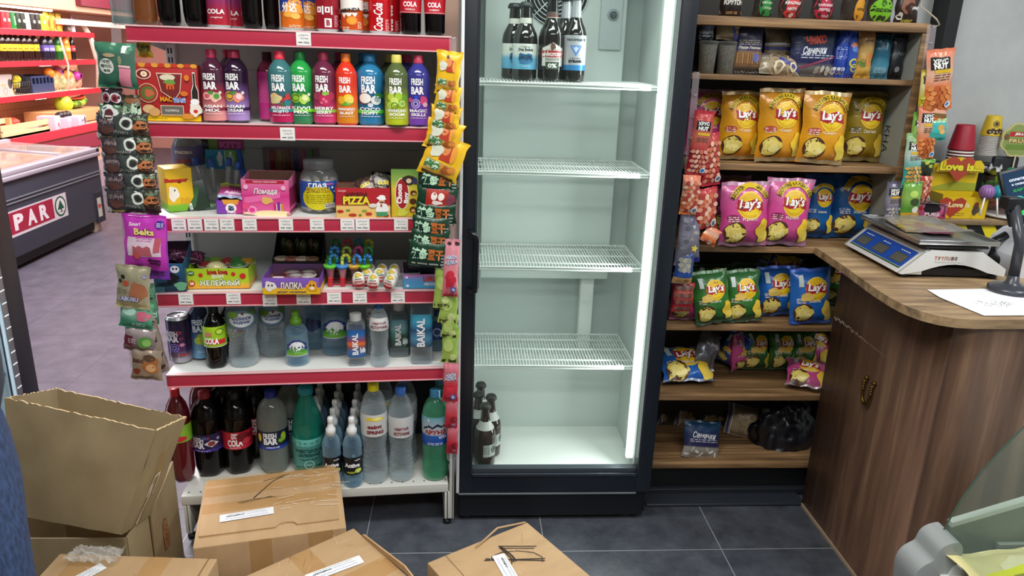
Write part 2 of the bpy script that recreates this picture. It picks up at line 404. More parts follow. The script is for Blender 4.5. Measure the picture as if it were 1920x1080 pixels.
b = MB(); b.box((.07, .405, .785), (.545, .47, 1.95), FIN, .004); b.box((.45, .425, .5), (.50, .47, .785), m('e6e9e6', .4), .003)
b.box((.455, .398, 1.60), (.53, .406, 1.95), m('bfc7c6', .4), .004); obj('evaporator_cover', b, fr)
b = MB(); cx, cz = .305, 1.775
for i in range(8): b.tube([(cx+(.105-i*.0125)*cos(a), .398, cz+(.105-i*.0125)*sin(a)) for a in [2*pi*k/32 for k in range(32)]], .0016, m('dfe4e2', .3, .3), 5, True)
b.lathe([(.108, .404), (.108, .4045)], m('2a2e31', .6), 28, T=Matrix.Translation((cx, 0, cz)) @ Matrix.Rotation(pi/2, 4, 'X') @ Matrix.Translation((0, 0, -.808)))
for k in range(4): a = pi/4+k*pi/2; b.tube([(cx+.02*cos(a), .396, cz+.02*sin(a)), (cx+.108*cos(a), .396, cz+.108*sin(a))], .002, m('dfe4e2', .3, .3), 5)
obj('fan_guard', b, fr)
b = MB(); T = Matrix.Translation((.497, .398, 1.712)) @ Matrix.Rotation(pi/2, 4, 'X')
b.lathe([(.019, -.001), (.019, .003), (.015, .004)], m('9aa4a6', .4), 20, T=T); b.lathe([(.012, .0), (.011, .014), (.006, .0145)], m('4c5458', .4), 16, T=T); obj('thermostat', b, fr)
WIRE = m('e4e8e5', .35)
for z, yf in ((1.494, .085), (1.224, .1), (.915, .1), (.566, .1)):
    b = MB(); yb = yf+.30
    b.tube([(.045, yf, z), (.585, yf, z), (.597, yf+.012, z), (.6, yf+.03, z), (.6, yb, z), (.045, yb, z), (.04, yf+.02, z)], .0042, WIRE, 6, True)
    for i in range(53):
        x = .052+i*.0103; b.tube([(x, yf+.002, z-.006), (x, yf, z+.005), (x, yb, z+.005)], .0013, WIRE, 4, caps=False)
    for y in (yf+.05, yf+.055, yf+.15, yf+.155, yf+.24, yf+.245): b.tube([(.042, y, z), (.6, y, z)], .0024, WIRE, 4)
    b.tube([(.045, yf-.001, z-.008), (.59, yf-.001, z-.008)], .003, WIRE, 5)
    o = obj('wire_shelf', b, fr); b = MB()
    for x in (.0375, .6045): b.box((x-.0015, yf+.05, z-.02), (x+.010 if x < .3 else x+.0015, yf+.07, z-.004), GREYM)
    obj('shelf_clip', b, o)
b = MB(); b.box((.586, .055, .235), (.611, .075, 1.94), m('fbfffc', .3, emit=1.0), .003); obj('light_strip', b, fr)
b = MB(); FRM = m('131a24', .33)
def framebox(b, x0, x1, z0, z1, wl, wr, wb, wt, y0, y1, mt, bev=.003):
    b.box((x0, y0, z0), (x0+wl, y1, z1), mt, bev); b.box((x1-wr, y0, z0), (x1, y1, z1), mt, bev)
    b.box((x0+wl-.003, y0, z0), (x1-wr+.003, y1, z0+wb), mt, bev); b.box((x0+wl-.003, y0, z1-wt), (x1-wr+.003, y1, z1), mt, bev)
framebox(b, .002, FW, .134, 1.97, .043, .052, .075, .06, 0, .045, FRM)
framebox(b, .04, FW-.047, .2, 1.92, .006, .006, .008, .01, -.003, .004, m('242b34', .3), 0)
b.box((.04, .012, .2), (FW-.047, .04, .222), m('3a4148', .4))
dr = obj('door_frame', b, fr)
b = MB(); b.box((-.008, .0, .134), (.002, .046, 1.97), m('dfe3e6', .35), .002); obj('edge_seal', b, dr)
b = MB(); b.box((.0, -.002, .128), (FW-.05, .02, .134), m('7d858d', .3, .5), .001); obj('kick_trim', b, dr)
b = MB(); b.box((.045, .016, .209), (FW-.052, .022, 1.91), clear('a9b8b4', .015, .03, .14, 'f7fbfa')); obj('glass_pane', b, dr)
b = MB(); hz = (at_y(890, 432, 2.23).z, at_y(890, 543, 2.23).z)
b.tube([(.026, 0, hz[0]-.004), (.026, -.03, hz[0]-.002), (.045, -.036, hz[0]-.008), (.047, -.036, hz[0]-.02), (.047, -.036, hz[1]+.02), (.045, -.036, hz[1]+.008), (.026, -.03, hz[1]+.002), (.026, 0, hz[1]+.004)], .0085, m('0b0f15', .25), 10)
obj('handle', b, dr)
for x in (.03, FW-.06):
    b = MB(); b.lathe([(.016, 0), (.016, .01), (.007, .012), (.007, .03)], m('6f7378', .4, .5), 10, (x, .07)); obj('foot', b, fr)
# ---------------------------------------------------------------- right-hand wooden unit
UX0, UX1, UY, UD = .69, 1.462, 2.40, .30
un = thing('wooden_shelf_unit', 'rustic brown wooden shelf unit of chips and snacks, right of the glass fridge', 'shelf unit', (0, UY, 0))
UZ = {1: 1.710, 2: 1.537, 3: 1.258, 4: .980, 5: .695, 6: .425, 7: .146}
for k in range(1, 8):
    z = UZ[k]; th = .028 if k == 1 else .017 if k == 2 else .022
    b = MB(); x1 = UX1+.0 if k < 4 else UX1; b.box((UX0, -.006 if k == 1 else 0, z-th), (x1, UD, z), WOOD, .002); obj('shelf', b, un)
b = MB(); b.box((UX1-.018, .004, 1.0), (UX1+.004, UD+.1, 1.70), m('8c9088', .6), .001); b.box((UX1-.019, -.002, 1.0), (UX1+.005, .004, 1.70), WOOD, .001); SP = D(b, flat((UX1-.018, 0, 0), (0, -1, 0), (0, 0, 1)), .0006); SP.text('КНА', -.10, 1.34, INK, h=.03, w=.09, bold=0, rot=-pi/2); SP.text('ПИВО', -.16, 1.06, INK, h=.03, w=.09, bold=0, rot=-pi/2); obj('side_panel', b, un)
b = MB(); b.box((UX0-.012, .0, .0), (UX0, UD, 1.95), WOOD, .002); obj('side_panel', b, un)
b = MB(); b.box((UX0, UD, .05), (UX1, UD+.012, 1.27), m('2b2521', .7)); b.box((UX0, UD, 1.27), (UX1, UD+.012, 1.95), m('3a3a38', .7)); b.box((1.25, UD-.002, .99), (UX1-.02, UD+.001, 1.24), m('80857d', .7)); b.box((1.25, UD-.002, 1.27), (UX1-.02, UD+.001, 1.50), m('7c817a', .7))
obj('back_panel', b, un)
b = MB(); b.box((UX0, .03, .03), (1.5, .05, .122), m('0a0d12', .5)); b.box((UX0, .01, 0), (1.5, .05, .03), m('1d2128', .5), .002); obj('plinth', b, un)
b = MB(); b.box((UX0-.0, -.062, 0), (1.29, .012, .012), m('2b3038', .45), .003); solo('floor_skirting', b, 'low dark skirting strip on the floor under the wooden unit', 'skirting', (0, UY, 0))
# ---------------------------------------------------------------- counter
ct = thing('sales_counter', 'dark wooden counter with a rounded light wood top carrying the scale', 'counter', (0, 0, 0))
CZ = .98; CX = 1.282
def arcpts(cx, cy, r, a0, a1, n=8): return [(cx+r*cos(a0+(a1-a0)*i/n), cy+r*sin(a0+(a1-a0)*i/n)) for i in range(n+1)]
top = [tuple(at_z(x, y, CZ)[:2]) for x, y in [(1553, 477), (1580, 497), (1612, 520), (1640, 540), (1672, 560), (1700, 574), (1730, 585), (1762, 593), (1795, 598), (1830, 600), (1900, 600)]]
top[0] = (top[0][0], UY+.001); top += [(2.3, top[-1][1]), (2.3, 2.15), (1.475, 2.15), (1.475, UY+.001)]
b = MB(); b.prism(top[::-1], CZ-.024, CZ, WOODT, 'z'); obj('counter_top', b, ct)
yf = top[9][1]+.02
b = MB(); out = [(CX, 2.345), (CX, yf+.05)]+arcpts(CX+.05, yf+.05, .05, pi, 1.5*pi, 8)+[(2.28, yf), (2.28, yf+.02), (1.36, yf+.02), (1.32, yf+.06), (1.302, 2.345)]
b.prism(out, .012, CZ-.024, WOODV, 'z', True)
S = flat((CX, 0, 0), (0, -1, 0), (0, 0, 1)); d = D(b, S, .0008); SC = m('a89382', .8)
p0, p1 = at_x(1565, 594, CX), at_x(1668, 674, CX)
rr = random.Random(3)
for i in range(46):
    t = i/46; d.o = .0008+.00002*i; d.line([(-(p0.y+(p1.y-p0.y)*(t+dt)), p0.z+(p1.z-p0.z)*(t+dt)+rr.uniform(-.006, .006)*(1.2-t)) for dt in (0, .012, .024)], rr.uniform(.002, .008)*(1.15-t), SC)
obj('counter_body', b, ct)
b = MB(); b.box((CX-.004, yf+.05, .0), (CX+.02, 2.345, .012), m('b09a82', .6)); obj('base_edge', b, ct)
hp = at_x(1631, 737, CX); b = MB(); BR = m('6b5526', .35, .9)
pt = [(CX-.012, hp.y+.022*cos(a)*1.0, hp.z+.004+.04*sin(a)) for a in [pi*1.0+pi*k/14 for k in range(15)]]
b.tube([(CX-.006, hp.y-.022, hp.z+.04), (CX-.012, hp.y-.022, hp.z+.02)]+pt+[(CX-.012, hp.y+.022, hp.z+.02), (CX-.006, hp.y+.022, hp.z+.04)], [.0045]*6+[.0055]*7+[.0045]*6, BR, 8)
for q in (-.022, .022):
    b.ball((CX-.006, hp.y+q, hp.z+.042), .008, BR, 10)
    for i in range(4): b.ball((CX-.012, hp.y+q, hp.z+.03-i*.008), .0062, BR, 8)
obj('horseshoe_handle', b, ct)
# ---------------------------------------------------------------- ledge behind the counter
ld = thing('back_ledge', 'long wooden ledge with hazard tape along the grey wall behind the scale', 'ledge', (0, 0, 0))
LY = 2.62; LZ = at_y(1800, 412, LY).z
b = MB(); b.box((1.478, LY, LZ-.02), (2.9, 2.89, LZ), WOODT, .002); obj('ledge_board', b, ld)
b = MB(); b.box((1.478, LY+.02, .0), (2.9, LY+.05, LZ-.02), m('7d8083', .6)); obj('front_panel', b, ld)
b = MB(); b.box((1.478, LY+.012, LZ-.085), (2.9, LY+.02, LZ-.022), m('17181a', .5)); d = D(b, front(LY+.012), .0006, .2)
for i in range(12):
    x = 1.49+i*.115; d.o = .0006; d.poly([(x, LZ-.022), (x+.055, LZ-.022), (x+.095, LZ-.085), (x+.04, LZ-.085)][::-1], m('f4e01a', .45))
obj('hazard_tape', b, ld)
# ================================================================ lights and camera
def area(name, loc, rot, sx, sy, power, col=(1, 1, 1)):
    l = bpy.data.lights.new(name, 'AREA'); l.shape = 'RECTANGLE'; l.size = sx; l.size_y = sy; l.energy = power; l.color = col
    o = bpy.data.objects.new(name, l); C.objects.link(o); o.location = loc; o.rotation_euler = rot; return o
area('ceiling_lamp', (-.1, 1.15, 2.85), (0, 0, 0), 1.8, .35, 46, (1, .985, .95))
area('ceiling_lamp', (.4, -.6, 2.85), (0, 0, 0), 2.4, .5, 52, (1, .985, .95))
area('ceiling_lamp', (2.3, .9, 2.85), (0, 0, 0), .5, 1.6, 44, (.95, .98, 1))
area('hall_lamp', (-2.9, 8.4, 2.5), (0, radians(58), 0), 1.2, 3.5, 190, (1, .9, .86))
area('hall_lamp', (-2.2, 4.2, 2.85), (0, 0, 0), .8, 2.0, 210, (1, .92, .97))
area('fridge_lamp', (.57, 2.31, 1.08), (0, radians(90), radians(25)), 1.6, .03, 6.6, (.98, 1, .985))
area('fridge_lamp', (.3, 2.33, 1.93), (0, 0, 0), .5, .1, 1.5, (.95, 1, .98))
w = bpy.data.worlds.new('world'); bpy.context.scene.world = w; w.use_nodes = True; w.node_tree.nodes['Background'].inputs[0].default_value = (.5, .5, .5, 1)
cam = bpy.data.cameras.new('camera'); co = bpy.data.objects.new('camera', cam); C.objects.link(co)
cam.sensor_width = 36; cam.lens = FPX/1920*36; cam.clip_start = .05
co.matrix_world = Matrix(((cR.x, cU.x, -cF.x, CAM.x), (cR.y, cU.y, -cF.y, CAM.y), (cR.z, cU.z, -cF.z, CAM.z), (0, 0, 0, 1)))
sc = bpy.context.scene; sc.camera = co
sc.view_settings.view_transform = 'Standard'; sc.view_settings.look = 'None'; sc.view_settings.exposure = 0
sc.cycles.use_denoising = True; sc.cycles.max_bounces = 9; sc.cycles.transmission_bounces = 8; sc.cycles.diffuse_bounces = 3; sc.cycles.transparent_max_bounces = 24; sc.cycles.caustics_reflective = False; sc.cycles.caustics_refractive = False
sc.cycles.use_adaptive_sampling = True
# ================================================================ product builders
def spot(px, yb, yt, wpx, z, dep=None):
    """where a thing stands on level z: centre, width, height from its outline; dep = its depth (else as wide)"""
    p = at_z(px, yb, z); w = wpx/ppm(p); dd = w if dep is None else dep
    y = p.y+dd/2; c = at_y(px, (yb+yt)/2, y); return V((c.x, y, z+.0008)), w, at_y(px, yt, y-(dd/2 if dep is not None else 0)).z-z
def rkspot(px, py, z, dep, wpx, deep=None):
    p = at_y(px, py, 2.2); w = wpx/ppm(p); dd = w if deep is None else deep
    s, _ = rkpt(px, py, dep+dd/2); return rk(s, dep+dd/2, z+.0008), w
def art(d, w, h, cmds):
    """t text, e ellipse, r rect, b blob, s star, l small print, g ring, w scrawl, a arc text: positions as shares of w and h, sizes of w"""
    for c in cmds:
        if c[0] == 'e' and len(c) == 7 and isinstance(c[5], str): c = c[:5]+(c[6], c[5])
        k, u, v = c[0], c[1]*w, c[2]*h
        mt = c[-1] if not isinstance(c[-1], str) else m(c[-1], .4)
        if k == 't': d.text(c[3], u, v, mt, h=c[4]*w, w=c[5]*w if c[5] else None, **(c[6] if len(c) > 7 else {}))
        elif k == 'e': d.ell(u, v, c[3]*w, c[4]*w, mt, *(c[5:-1]))
        elif k == 'r': d.rect(u-c[3]*w/2, v-c[4]*w/2, u+c[3]*w/2, v+c[4]*w/2, mt)
        elif k == 'b': d.blob(u, v, c[3]*w, mt, c[5], c[4]*w)
        elif k == 's': d.star(u, v, c[3]*w, mt, c[4], c[5])
        elif k == 'l': d.lines(u, v, c[3]*w, c[4], c[5]*w, mt, c[5]*w*.45, int(abs(u*1e4))+1)
        elif k == 'g': d.ring(u, v, c[3]*w, c[4]*w, mt)
        elif k == 'w': d.scrawl(u, v, c[3]*w, c[4]*w, mt, max(.0006, c[4]*w*.18), 22, int(abs(u*1e4)+abs(v*1e3)))
        elif k == 'a': d.arc(c[3], u, v, c[4]*w, c[5], mt, c[6]*w)
        elif k == 'p': d.poly([(c[1]*w+x*w, c[2]*h+y*w) for x, y in c[3]], mt)
def bag(w, h, dep, mt, cmds=(), seed=0, wr=.004, seal=.05, sealmt=None, off=.0008, pinch=.07, maxl=.02, nu=14, nv=18, extra=None):
    """filled pouch standing on its bottom seam, printed side to -y"""
    b = MB(); o = V((seed*7.3, seed*3.1, seed*1.7)); sealmt = sealmt or mt
    def prof(x, y):
        yy = min(1, max(-1, (y-.0)/(1-2*seal))); t = max(0, 1-abs(x)**2.4)**.65*max(0, 1-abs(yy)**3.2)**.6
        return dep/2*t
    def P(x, y, sg):
        t = prof(x, y); pin = 1-pinch*max(0, 1-abs(y)**3)
        X = x*w/2*pin; Z = (y+1)/2*h
        q = V((X*14, Z*14, sg*2))+o; e = noise.noise(q)*wr*1.2+noise.noise(q*2.7)*wr*.7
        edge = max(0, abs(y)-.55)*wr*1.6*sin(x*9+seed)
        Y = sg*t+ (e*(.25+.75*min(1, t/(dep*.2+1e-6))))+edge
        if abs(y) > 1-2*seal: Y += .0011*sin(y*h*900)
        Z += noise.noise(V((x*2.2, seed*3.3, y)))*wr*1.0*(abs(y)**2)
        X += noise.noise(V((y*2.5, seed*1.9, x*.3+5)))*wr*1.2
        return (X, Y, Z)
    G = [[P(-1+2*i/nu, -1+2*j/nv, -1) for i in range(nu+1)] for j in range(nv+1)]
    jb = max(1, round(seal*nv))
    vs = [p for r in G for p in r]
    for j0, j1, mm in ((0, jb, sealmt), (jb, nv-jb, mt), (nv-jb, nv, sealmt)):
        b.add(vs, [(j*(nu+1)+i, j*(nu+1)+i+1, (j+1)*(nu+1)+i+1, (j+1)*(nu+1)+i) for j in range(j0, j1) for i in range(nu)], mm, True)
    b.grid(lambda a, c: P(-1+2*a, -1+2*c, 1), nu, nv, mt, True, True)
    def S(u, v, k):
        a = min(nu-1e-6, max(0, (u/w+.5)*nu)); c = min(nv-1e-6, max(0, v/h*nv)); i, j = int(a), int(c); a -= i; c -= j
        p = V(G[j][i])*(1-a)*(1-c)+V(G[j][i+1])*a*(1-c)+V(G[j+1][i])*(1-a)*c+V(G[j+1][i+1])*a*c
        du = (V(G[j][i+1])-V(G[j][i])); dv = V(G[j+1][i])-V(G[j][i]); n = du.cross(dv).normalized(); return p+n*k
    d = D(b, S, off, maxl); art(d, w, h, cmds)
    if extra: extra(d, w, h)
    return b
def bagthing(name, label, cat, loc, w, h, dep, mt, cmds=(), seed=0, rot=(0, 0, 0), group=None, **k):
    o = solo(name, bag(w, h, dep, mt, cmds, seed, **k), label, cat, loc, 0, group); o.rotation_euler = rot; return o
# ---------------------------------------------------------------- bottles
P_SODA = [(.80, 0), (.93, .012), (1, .04), (1, .70), (.97, .735), (.88, .775), (.70, .825), (.50, .865), (.38, .895), (.36, .905)]
P_COLA = [(.55, .0), (.80, .004), (.93, .04), (.96, .12), (.97, .30), (1, .36), (1, .58), (.99, .68), (.93, .76), (.78, .83), (.55, .885), (.34, .925), (.30, .94), (.30, .955)]
P_COLAS = [(.6, .0), (.85, .005), (.95, .05), (.93, .25), (.96, .36), (1, .42), (1, .68), (.92, .74), (.75, .80), (.5, .87), (.40, .905), (.38, .93)]
P_WATER = [(.65, .0), (.90, .008), (.98, .05), (1, .10), (.99, .17), (.90, .27), (.86, .34), (.90, .40), (.96, .44), (.97, .50), (.98, .62), (1, .64), (.98, .72), (.88, .80), (.68, .875), (.42, .92), (.33, .935), (.33, .955)]
P_TALL = [(.7, 0), (.95, .01), (1, .04), (1, .46), (.97, .55), (.86, .65), (.66, .76), (.47, .86), (.40, .91), (.38, .94), (.38, .96)]
P_BEER = [(.80, 0), (.97, .006), (1, .03), (1, .50), (.97, .55), (.84, .61), (.62, .67), (.47, .73), (.42, .80), (.38, .92), (.40, .935), (.40, .95)]
P_GROWL = [(.85, 0), (.98, .008), (1, .03), (1, .52), (.92, .60), (.70, .67), (.50, .73), (.46, .8), (.42, .92), (.44, .935), (.44, .95)]
P_SQ = [(.88, 0), (.97, .012), (1, .05), (1, .72), (.98, .79), (.88, .835), (.66, .865), (.58, .875)]
P_JUG = [(.85, 0), (.97, .01), (1, .04), (1, .14), (.96, .155), (1, .17), (1, .62), (.98, .74), (.90, .83), (.70, .89), (.38, .925), (.36, .935)]
P_SPORT = [(.75, .0), (.95, .01), (1, .05), (1, .46), (.97, .53), (1, .56), (.97, .62), (.82, .69), (.58, .735), (.46, .75)]
def petal(a, z): return 1-.13*max(0, 1-z/.035)*(.5+.5*cos(5*a)) if z < .035 else 1
def squircle(p=4):
    def f(a, z=0): c, s = abs(cos(a)), abs(sin(a)); return 1/((c**p+s**p)**(1/p))
    return f
def ripple(a, z): return 1
def bottle(name, label, loc, H, R, prof, bmat, capmat, lab=None, cmds=(), rz=0, group=None, cap=None, fn=None, cat='bottle', n=24, ridges=None, level=None, liquid=None, capshape='screw', maxl=.014, labmat=None, neck=None):
    t = thing(name, label, cat, loc, rz, group)
    pr = [(r*R, z*H) for r, z in prof]
    if ridges:
        z0, z1, k, am = ridges; out = []
        for r, z in pr:
            if z0*H < z < z1*H: continue
            out.append((r, z))
        body = []
        for i in range(k*4+1):
            z = (z0+(z1-z0)*i/(k*4))*H; base = 1
            for (a, za), (c, zc) in zip(pr, pr[1:]):
                if za <= z <= zc: base = a+(c-a)*((z-za)/(zc-za) if zc > za else 0)
            body.append((base*(1-am*(.5+.5*cos(i*pi/2))), z))
        pr = sorted(out+body, key=lambda q: q[1])
    b = MB(); b.lathe(pr, bmat, n, fn=fn); obj('body', b, t)
    if liquid:
        lp = [(r*.965, z+.002) for r, z in pr if z < level*H]; rr = lp[-1][0]; lp.append((rr*.985, level*H)); b = MB(); b.lathe(lp, liquid, n, fn=fn); obj('liquid', b, t)
    c = cap or (prof[-1][0]*1.22, prof[-1][1]-.035, 1.0); cr, c0, c1 = c[0]*R, c[1]*H, c[2]*H; b = MB()
    kn = lambda a, z: 1+.025*cos(18*a)
    if capshape == 'screw': b.lathe([(cr, c0), (cr*1.02, c0+.001), (cr*1.02, c0+(c1-c0)*.2), (cr, c0+(c1-c0)*.25), (cr, c1-.002), (cr*.9, c1)], capmat, 36, fn=kn)
    elif capshape == 'crown': b.lathe([(cr*1.1, c0), (cr*1.12, c0+(c1-c0)*.3), (cr, c1-.003), (cr*.8, c1)], capmat, 21, fn=lambda a, z: 1+(.06*cos(21*a) if z < c0+(c1-c0)*.5 else 0))
    else: b.lathe([(cr, c0), (cr, c0+(c1-c0)*.36), (cr*.72, c0+(c1-c0)*.42), (cr*.55, c0+(c1-c0)*.62), (cr*.52, c0+(c1-c0)*.68), (cr*.62, c0+(c1-c0)*.72), (cr*.62, c0+(c1-c0)*.9), (cr*.5, c1)], capmat, 18)
    obj('cap', b, t)
    if lab:
        z0, z1 = lab[0]*H, lab[1]*H; b = MB(); lp = [q for q in pr if z0 < q[1] < z1]
        def rad(z):
            for (a, za), (c_, zc) in zip(pr, pr[1:]):
                if za <= z <= zc: return a+(c_-a)*((z-za)/(zc-za) if zc > za else 0)
            return pr[-1][0]
        lp = [(rad(z0), z0)]+lp+[(rad(z1), z1)]; lp = [(r+.0006, z) for r, z in lp]
        b.lathe(lp, labmat or lab[2], 32, fn=fn, cap0=False, cap1=False)
        art(D(b, wrap(lp, fn=fn), .0004, maxl), R*2, H, cmds); obj('label', b, t)
    if neck:
        z0, z1 = neck[0]*H, neck[1]*H; b = MB()
        lp = [(r+.0006, z) for r, z in pr if z0 <= z <= z1]
        if len(lp) > 1: b.lathe(lp, neck[2], 24, cap0=False, cap1=False); obj('neck_label', b, t)
    return t
def can(name, label, loc, H, R, mt, cmds=(), rz=0, group=None, top=None):
    t = thing(name, label, 'can', loc, rz, group); b = MB()
    pr = [(R*.78, .0), (R*.80, .002), (R*.97, .008), (R, .013), (R, H-.016), (R*.97, H-.010), (R*.86, H-.003)]
    b.lathe(pr[:3], SILV, 28, cap1=False); b.lathe(pr[2:6], mt, 28, cap0=False, cap1=False); art(D(b, wrap(pr), .0004, .012), R*2, H, cmds); obj('body', b, t)
    b = MB(); b.lathe([(R*.97, H-.010), (R*.88, H-.002), (R*.86, H), (R*.83, H-.001), (R*.80, H-.005), (0.001, H-.005)], SILV, 28, cap0=False, cap1=False)
    b.box((-.006, -.014, H-.0045), (.006, .010, H-.0032), STEEL, .0006); obj('lid', b, t); return t
# ---------------------------------------------------------------- boxes
def carton(name, label, cat, loc, w, d, h, mt, cmds=(), rz=0, group=None, side=(), top=(), hb=None, opened=False, tk=.0012, inner=None, backcmds=(), maxl=.02, rot=None):
    """closed carton, or an open display tray whose back wall rises to hb"""
    t = thing(name, label, cat, loc, rz, group); b = MB(); hb = hb or h
    if rot: t.rotation_euler = rot
    if not opened: b.box((-w/2, -d/2, 0), (w/2, d/2, h), mt, .001)
    else:
        inner = inner or m('7c5b4c', .7)
        b.box((-w/2, -d/2, 0), (w/2, -d/2+tk, h), mt); b.box((-w/2, d/2-tk, 0), (w/2, d/2, hb), mt); b.box((-w/2, -d/2, 0), (w/2, d/2, tk), mt)
        b.add([(-w/2+.0003, -d/2+tk+.0003, tk), (w/2-.0003, -d/2+tk+.0003, tk), (w/2-.0003, -d/2+tk+.0003, h-.001), (-w/2+.0003, -d/2+tk+.0003, h-.001)], [(3, 2, 1, 0)], inner)
        b.add([(-w/2+tk, d/2-tk-.0003, tk), (w/2-tk, d/2-tk-.0003, tk), (w/2-tk, d/2-tk-.0003, hb-.001), (-w/2+tk, d/2-tk-.0003, hb-.001)], [(0, 1, 2, 3)], inner)
        for x in (-w/2, w/2-tk): b.prism([(-d/2, 0), (d/2, 0), (d/2, hb), (-d/2+d*.35, h+(hb-h)*.25), (-d/2, h)], x, x+tk, mt, 'x')
    art(D(b, front(-d/2), .0004, maxl), w, h, cmds)
    art(D(b, flat((w/2, 0, 0), (0, 1, 0), (0, 0, 1)), .0004, maxl), d, h, side)
    art(D(b, flat((0, -d/2, h), (1, 0, 0), (0, 1, 0)), .0004, maxl), w, d, top)
    if hb > h and backcmds: art(D(b, front(d/2-tk-.0006), .0004, maxl), w, hb, backcmds)
    obj('box', b, t); return t
def price_tag(px, py, wpx, label, group):
    s, z = rkpt(px, py); p = rk(s, -.0085, z); w = wpx/ppm(p); b = MB(); h = .0345
    b.box((-w/2, -.0006, -h/2), (w/2, .0004, h/2), PAPER); d = D(b, front(-.0006), .0002, .03)
    d.scrawl(0, h*.28, w*.7, h*.14, m('5a5a60', .7), .0009, 20, int(px)); d.scrawl(w*.05, h*.03, w*.6, h*.14, m('5a5a60', .7), .0009, 16, int(px)+3)
    d.rect(-w*.4, -h*.30, -w*.1, -h*.24, INK); d.scrawl(w*.2, -h*.27, w*.4, h*.16, m('44444a', .7), .001, 14, int(px)+7)
    t = thing('price_tag', label, 'price tag', p, RANG, group); obj('paper', b, t)
    b = MB()
    for x in (-w/2-.0014, w/2+.0004): b.box((x, -.0012, -h/2-.001), (x+.001, .0005, h/2+.001), WHT)
    b.box((-w/2-.0014, .0004, -h/2-.001), (w/2+.0014, .0008, h/2+.001), WHT); obj('holder', b, t)
def hangstrip(name, label, pts, w, loc=(0, 0, 0), rz=0):
    """clear plastic merchandising strip; pts are (x, y, z) down its length"""
    b = MB(); vs = []
    for p in pts: vs += [(p[0]-w/2, p[1], p[2]), (p[0]+w/2, p[1], p[2])]
    b.add(vs, [(2*i, 2*i+1, 2*i+3, 2*i+2) for i in range(len(pts)-1)], clear('d9cfd4', .28, .12, .6))
    t = thing(name, label, 'hang strip', loc, rz); obj('plastic_strip', b, t); b = MB()
    for p in pts: b.tube([(p[0]-.006, p[1]-.001, p[2]), (p[0], p[1]-.008, p[2]-.004), (p[0]+.006, p[1]-.001, p[2])], .0012, clear('e8e4e8', .4, .1, .8), 5)
    obj('hook', b, t); return t
# ================================================================ rack, top shelf
Z1 = RZ[1]; DK = m('080506', .1, spec=.3)
def s1bottle(px, w, name, label, H, prof, mat, cap, dep=.02, **k):
    p, ww = rkspot(px, 25, Z1, dep, w); return bottle(name, label, p, H, ww/2, prof, mat, cap, **k)
RIB = [(.85, 0), (.96, .01), (1, .04)]+[(.93+.07*(i % 2), .08+i*.032) for i in range(18)]+[(.98, .70), (.8, .8), (.45, .9), (.36, .95)]
s1bottle(230, 41, 'water_bottle', 'clear greenish ribbed bottle at the left end of the top rack shelf', .31, RIB, clear('6f8f90', .42, .08, .85), m('2a8f86', .4), cat='bottle')
s1bottle(272, 44, 'tea_bottle', 'amber tea bottle second from the left end of the top rack shelf', .31, P_WATER, clear('7a4a26', .72, .1, .92, 'd89a6a'), m('3a2a20', .4), fn=petal)
for px, w, l in ((318, 42, 'plain dark soda bottle just right of the amber bottle on the top rack shelf'), (367, 46, 'plain dark soda bottle just left of the purple-red cans on the top rack shelf'), (472, 40, 'dark soda bottle just right of the purple-red cans on the top rack shelf'), (509, 30, 'dark soda bottle beside the orange cans on the top rack shelf, set back a little')):
    s1bottle(px, w, 'soda_bottle', l, .315, P_COLA, DK, BLACK, .02 if w > 35 else .05, fn=petal, group='dark soda bottles on the top rack shelf')
def s1can(px, w, label, mt, cmds, dep=.016, H=.142, rz=0, group=None, name='soda_can'):
    p, ww = rkspot(px, 25, Z1, dep, w); return can(name, label, p, H, ww/2, mt, cmds, rz, group)
gcola = grad([(0, 'c8283a'), (.35, 'b8304a'), (.75, '6a3a8a'), (1, '4a3a8a')], .25, .3)
ca = [('t', -.08, .30, 'COLA', .2, .8, {'bold': .03}, 'ffffff'), ('t', -.05, .19, 'original', .09, .5, 'f4dfe4')]
s1can(410, 43, 'purple and red cola can, front one, on the top rack shelf', gcola, ca, .012, rz=.15, group='purple cola cans')
s1can(437, 42, 'purple and red cola can right behind the front one on the top rack shelf', gcola, ca, .09, rz=.15, group='purple cola cans')
s1can(453, 42, 'purple and red cola can furthest back in its row on the top rack shelf', gcola, ca, .17, rz=.15, group='purple cola cans')
def orc():
    return [('r', 0, .5, 1.35, .62, '27429a'), ('b', .15, .44, .46, .3, 5, 'f7a23a'), ('t', -.08, .43, '分达', .42, .66, {'bold': .03}, 'ffffff'), ('e', -.1, .30, .24, .12, 'f6b04a'), ('e', .2, .27, .2, .12, 'f9c25a'), ('l', .15, .1, .5, 3, .06, 'ffe6c2')]
s1can(548, 44, 'orange can with blue patch, front one, on the top rack shelf', m('ef7a22', .25, .2), orc(), .012, rz=.1, group='orange and blue cans')
s1can(574, 43, 'orange can standing second in the orange row on the top rack shelf', m('ef7a22', .25, .2), orc(), .085, rz=.1, group='orange and blue cans')
s1can(587, 43, 'orange can standing last in the orange row on the top rack shelf', m('ef7a22', .25, .2), orc(), .16, rz=.1, group='orange and blue cans')
rc = [('t', -.1, .40, '미미', .34, .7, {'bold': .04}, 'ffffff'), ('r', .05, .17, .3, .36, 'f4f0ee'), ('t', .05, .17, 'B', .25, .16, {'bold': .05}, '8c1c28'), ('l', .42, .3, .2, 7, .07, 'e8b8bc')]
s1can(614, 44, 'dark red can with white Korean letters, front one, on the top rack shelf', m('a01c2c', .25, .25), rc, .012, rz=.1, group='dark red cans')
s1can(634, 43, 'dark red can standing behind the front dark red can on the top rack shelf', m('a01c2c', .25, .25), rc, .085, rz=.1, group='dark red cans')
